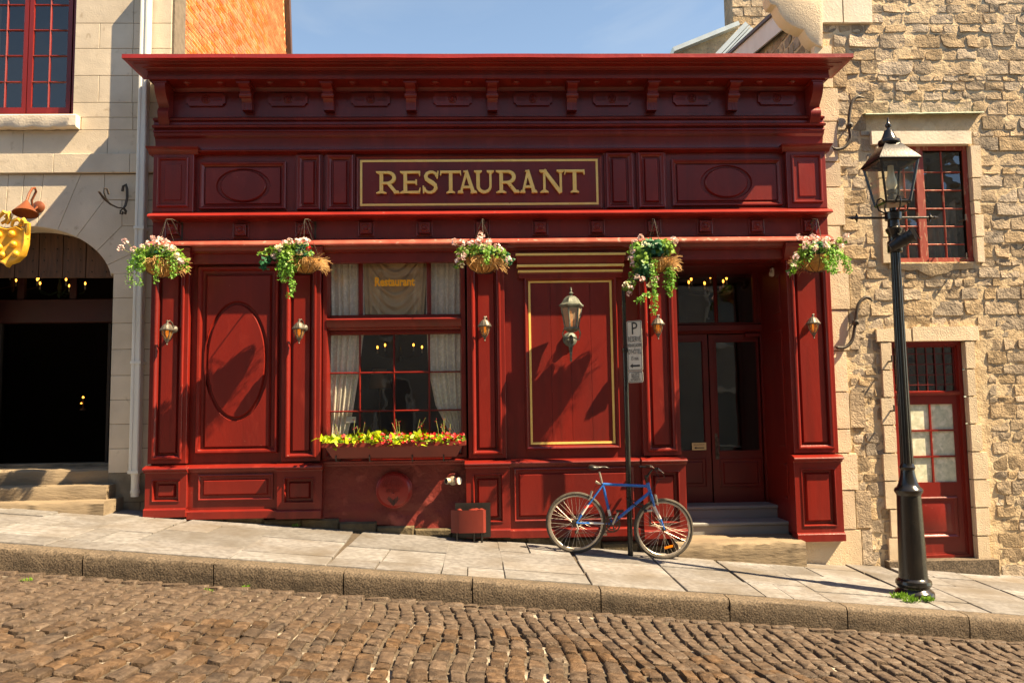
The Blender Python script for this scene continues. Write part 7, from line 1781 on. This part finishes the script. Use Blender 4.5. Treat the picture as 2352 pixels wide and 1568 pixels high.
for pl_ in ([(52, 520), (58, 512), (66, 515), (64, 530), (58, 540), (60, 548)], [(25, 520), (30, 508), (42, 504), (48, 512), (40, 520), (30, 522)], [(-10, 515), (-4, 500), (8, 488), (16, 492), (12, 505), (0, 512)], [(10, 500), (20, 490), (22, 505), (14, 514)], [(44, 508), (54, 506), (60, 512)]):
    MB().tube([(sx(u), -.25-.02*math.sin(i), sz_(v)) for i, (u, v) in enumerate(pl_)], [.03-.012*abs(i/(len(pl_)-1)*2-1) for i in range(len(pl_))], 8).build('scrollwork', GILT, o)
MB().tube([(sx(12), -.2, sz_(510)), (sx(12), -.1, sz_(480)), (sx(12), LY, sz_(470))], .015, 8).build('hanger', RUST_IRON, o)
# gooseneck lamp
o = thing('gooseneck_lamp', (px(88, 475, LY).x, LY, px(88, 475, LY).z), 'brown gooseneck wall lamp above the arched entrance', 'lamp')
c = px(88, 475, LY-.02); MB().lathe([(.075, -LY), (.075, -LY+.02), (.06, -LY+.03), (.03, -LY+.045)], (c.x, 0, c.z), 18, 'y').build('wall_plate', COPPER, o)
LY2 = -.15
pts = [(c.x, LY-.03, c.z), (c.x-.02, LY-.1, c.z-.07), (c.x-.02, LY-.14, c.z+.05)] + [tuple(px(u, v, LY-.14-.26*k/4)) for k, (u, v) in enumerate(((83, 440), (80, 432), (74, 433), (67, 445), (61, 462)))]
MB().tube(pts, .015, 10).build('gooseneck', COPPER, o)
t = Vector(pts[-1]); d = (Vector(px(57, 500, -.2))-t); MB().tube([t, t+d*.12, t+d*.2, t+d*.75, t+d*.76], [.02, .04, .05, .145, .13], 24).build('lamp_shade', COPPER, o, sharp=40)
# scrolled bracket
o = thing('iron_scroll_bracket', (px(286, 488, LY).x, LY, px(286, 488, LY).z), 'scrolled iron hanging bracket on the ashlar wall beside the drainpipe', 'bracket')
def iron(pts, r_, nm='scroll'): MB().tube([px(u, v, y) for u, v, y in pts], r_, 8, flat=.5).build(nm, RUST_IRON, o)
iron([(281, 440, LY-.04), (283, 428, LY-.05), (289, 424, LY-.05), (292, 435, LY-.05), (292, 455, LY-.05), (288, 472, LY-.05), (284, 478, LY-.06), (289, 485, LY-.05), (287, 492, LY-.04)], .018, 'wall_bar')
iron([(284, 478, LY-.06), (270, 477, LY-.2), (255, 470, LY-.4), (240, 458, LY-.6), (227, 440, LY-.75)], .016, 'arm')
iron([(250, 465, LY-.45), (243, 455, LY-.5), (239, 442, LY-.52), (240, 432, LY-.52), (246, 434, LY-.52), (250, 447, LY-.5)], .013)
iron([(282, 480, LY-.08), (277, 483, LY-.12), (276, 491, LY-.12), (281, 492, LY-.1), (282, 486, LY-.1)], .012)

# ================================================================ terrace across the street (mirrored in the panes)
o = thing('opposite_terrace', (0, -12.0, -1.5), 'grey stone terrace across the street, mirrored in the restaurant glass', 'building')
TERR_GLASS = mat('terrace_glass', (0.2, 0.19, 0.17), (0.14, 0.13, 0.12), 2, 0.3)
OP = mat('grey_terrace_stone', (0.4, 0.36, 0.3), (0.32, 0.28, 0.23), 2, 0.9, [(20, 0.01)])
tw_ = MB(); tw_.box(-24, 24, -16, -12.0, -4, 9.2); tw_.build('wall', OP, o)
MB().box(-24.1, 24.1, -12.0, -11.7, 8.8, 9.2).build('eave', OP, o)
for k in range(-9, 10):
    for zf in (.6, 3.6, 6.2):
        X = k*2.4; zz_ = zf-.03*X
        f_ = MB().rl(X-.55, X+.55, zz_, zz_+1.8, [(0, 0), (0, .05), (.08, .05), (.1, .0)], cap=False)
        f_.v = [(x, -12.0+y, z) for x, y, z in f_.v]; w1 = f_.build('window', LINTEL, o)
        MB().add([(X-.47, -11.97, zz_+.08), (X+.47, -11.97, zz_+.08), (X+.47, -11.97, zz_+1.72), (X-.47, -11.97, zz_+1.72)], [(0, 1, 2, 3)]).build('pane', TERR_GLASS, o, w1)

q = px(191, 912, 2.4); o = thing('candle_lamp', (q.x, 2.4, q.z-.2), 'small lit candle lamp deep inside the dark arched entrance', 'lamp')
MB().lathe([(.05, q.z-.2), (.05, q.z-.18), (.008, q.z-.16), (.008, q.z-.02)], (q.x, 2.4, 0), 10).build('stand', WOOD_DARK, o)
MB().ball((q.x, 2.4, q.z), .016, 8).build('bulb', BULB, o); MB().ball((q.x-.005, 2.36, q.z-.09), .012, 8).build('bulb', BULB, o)
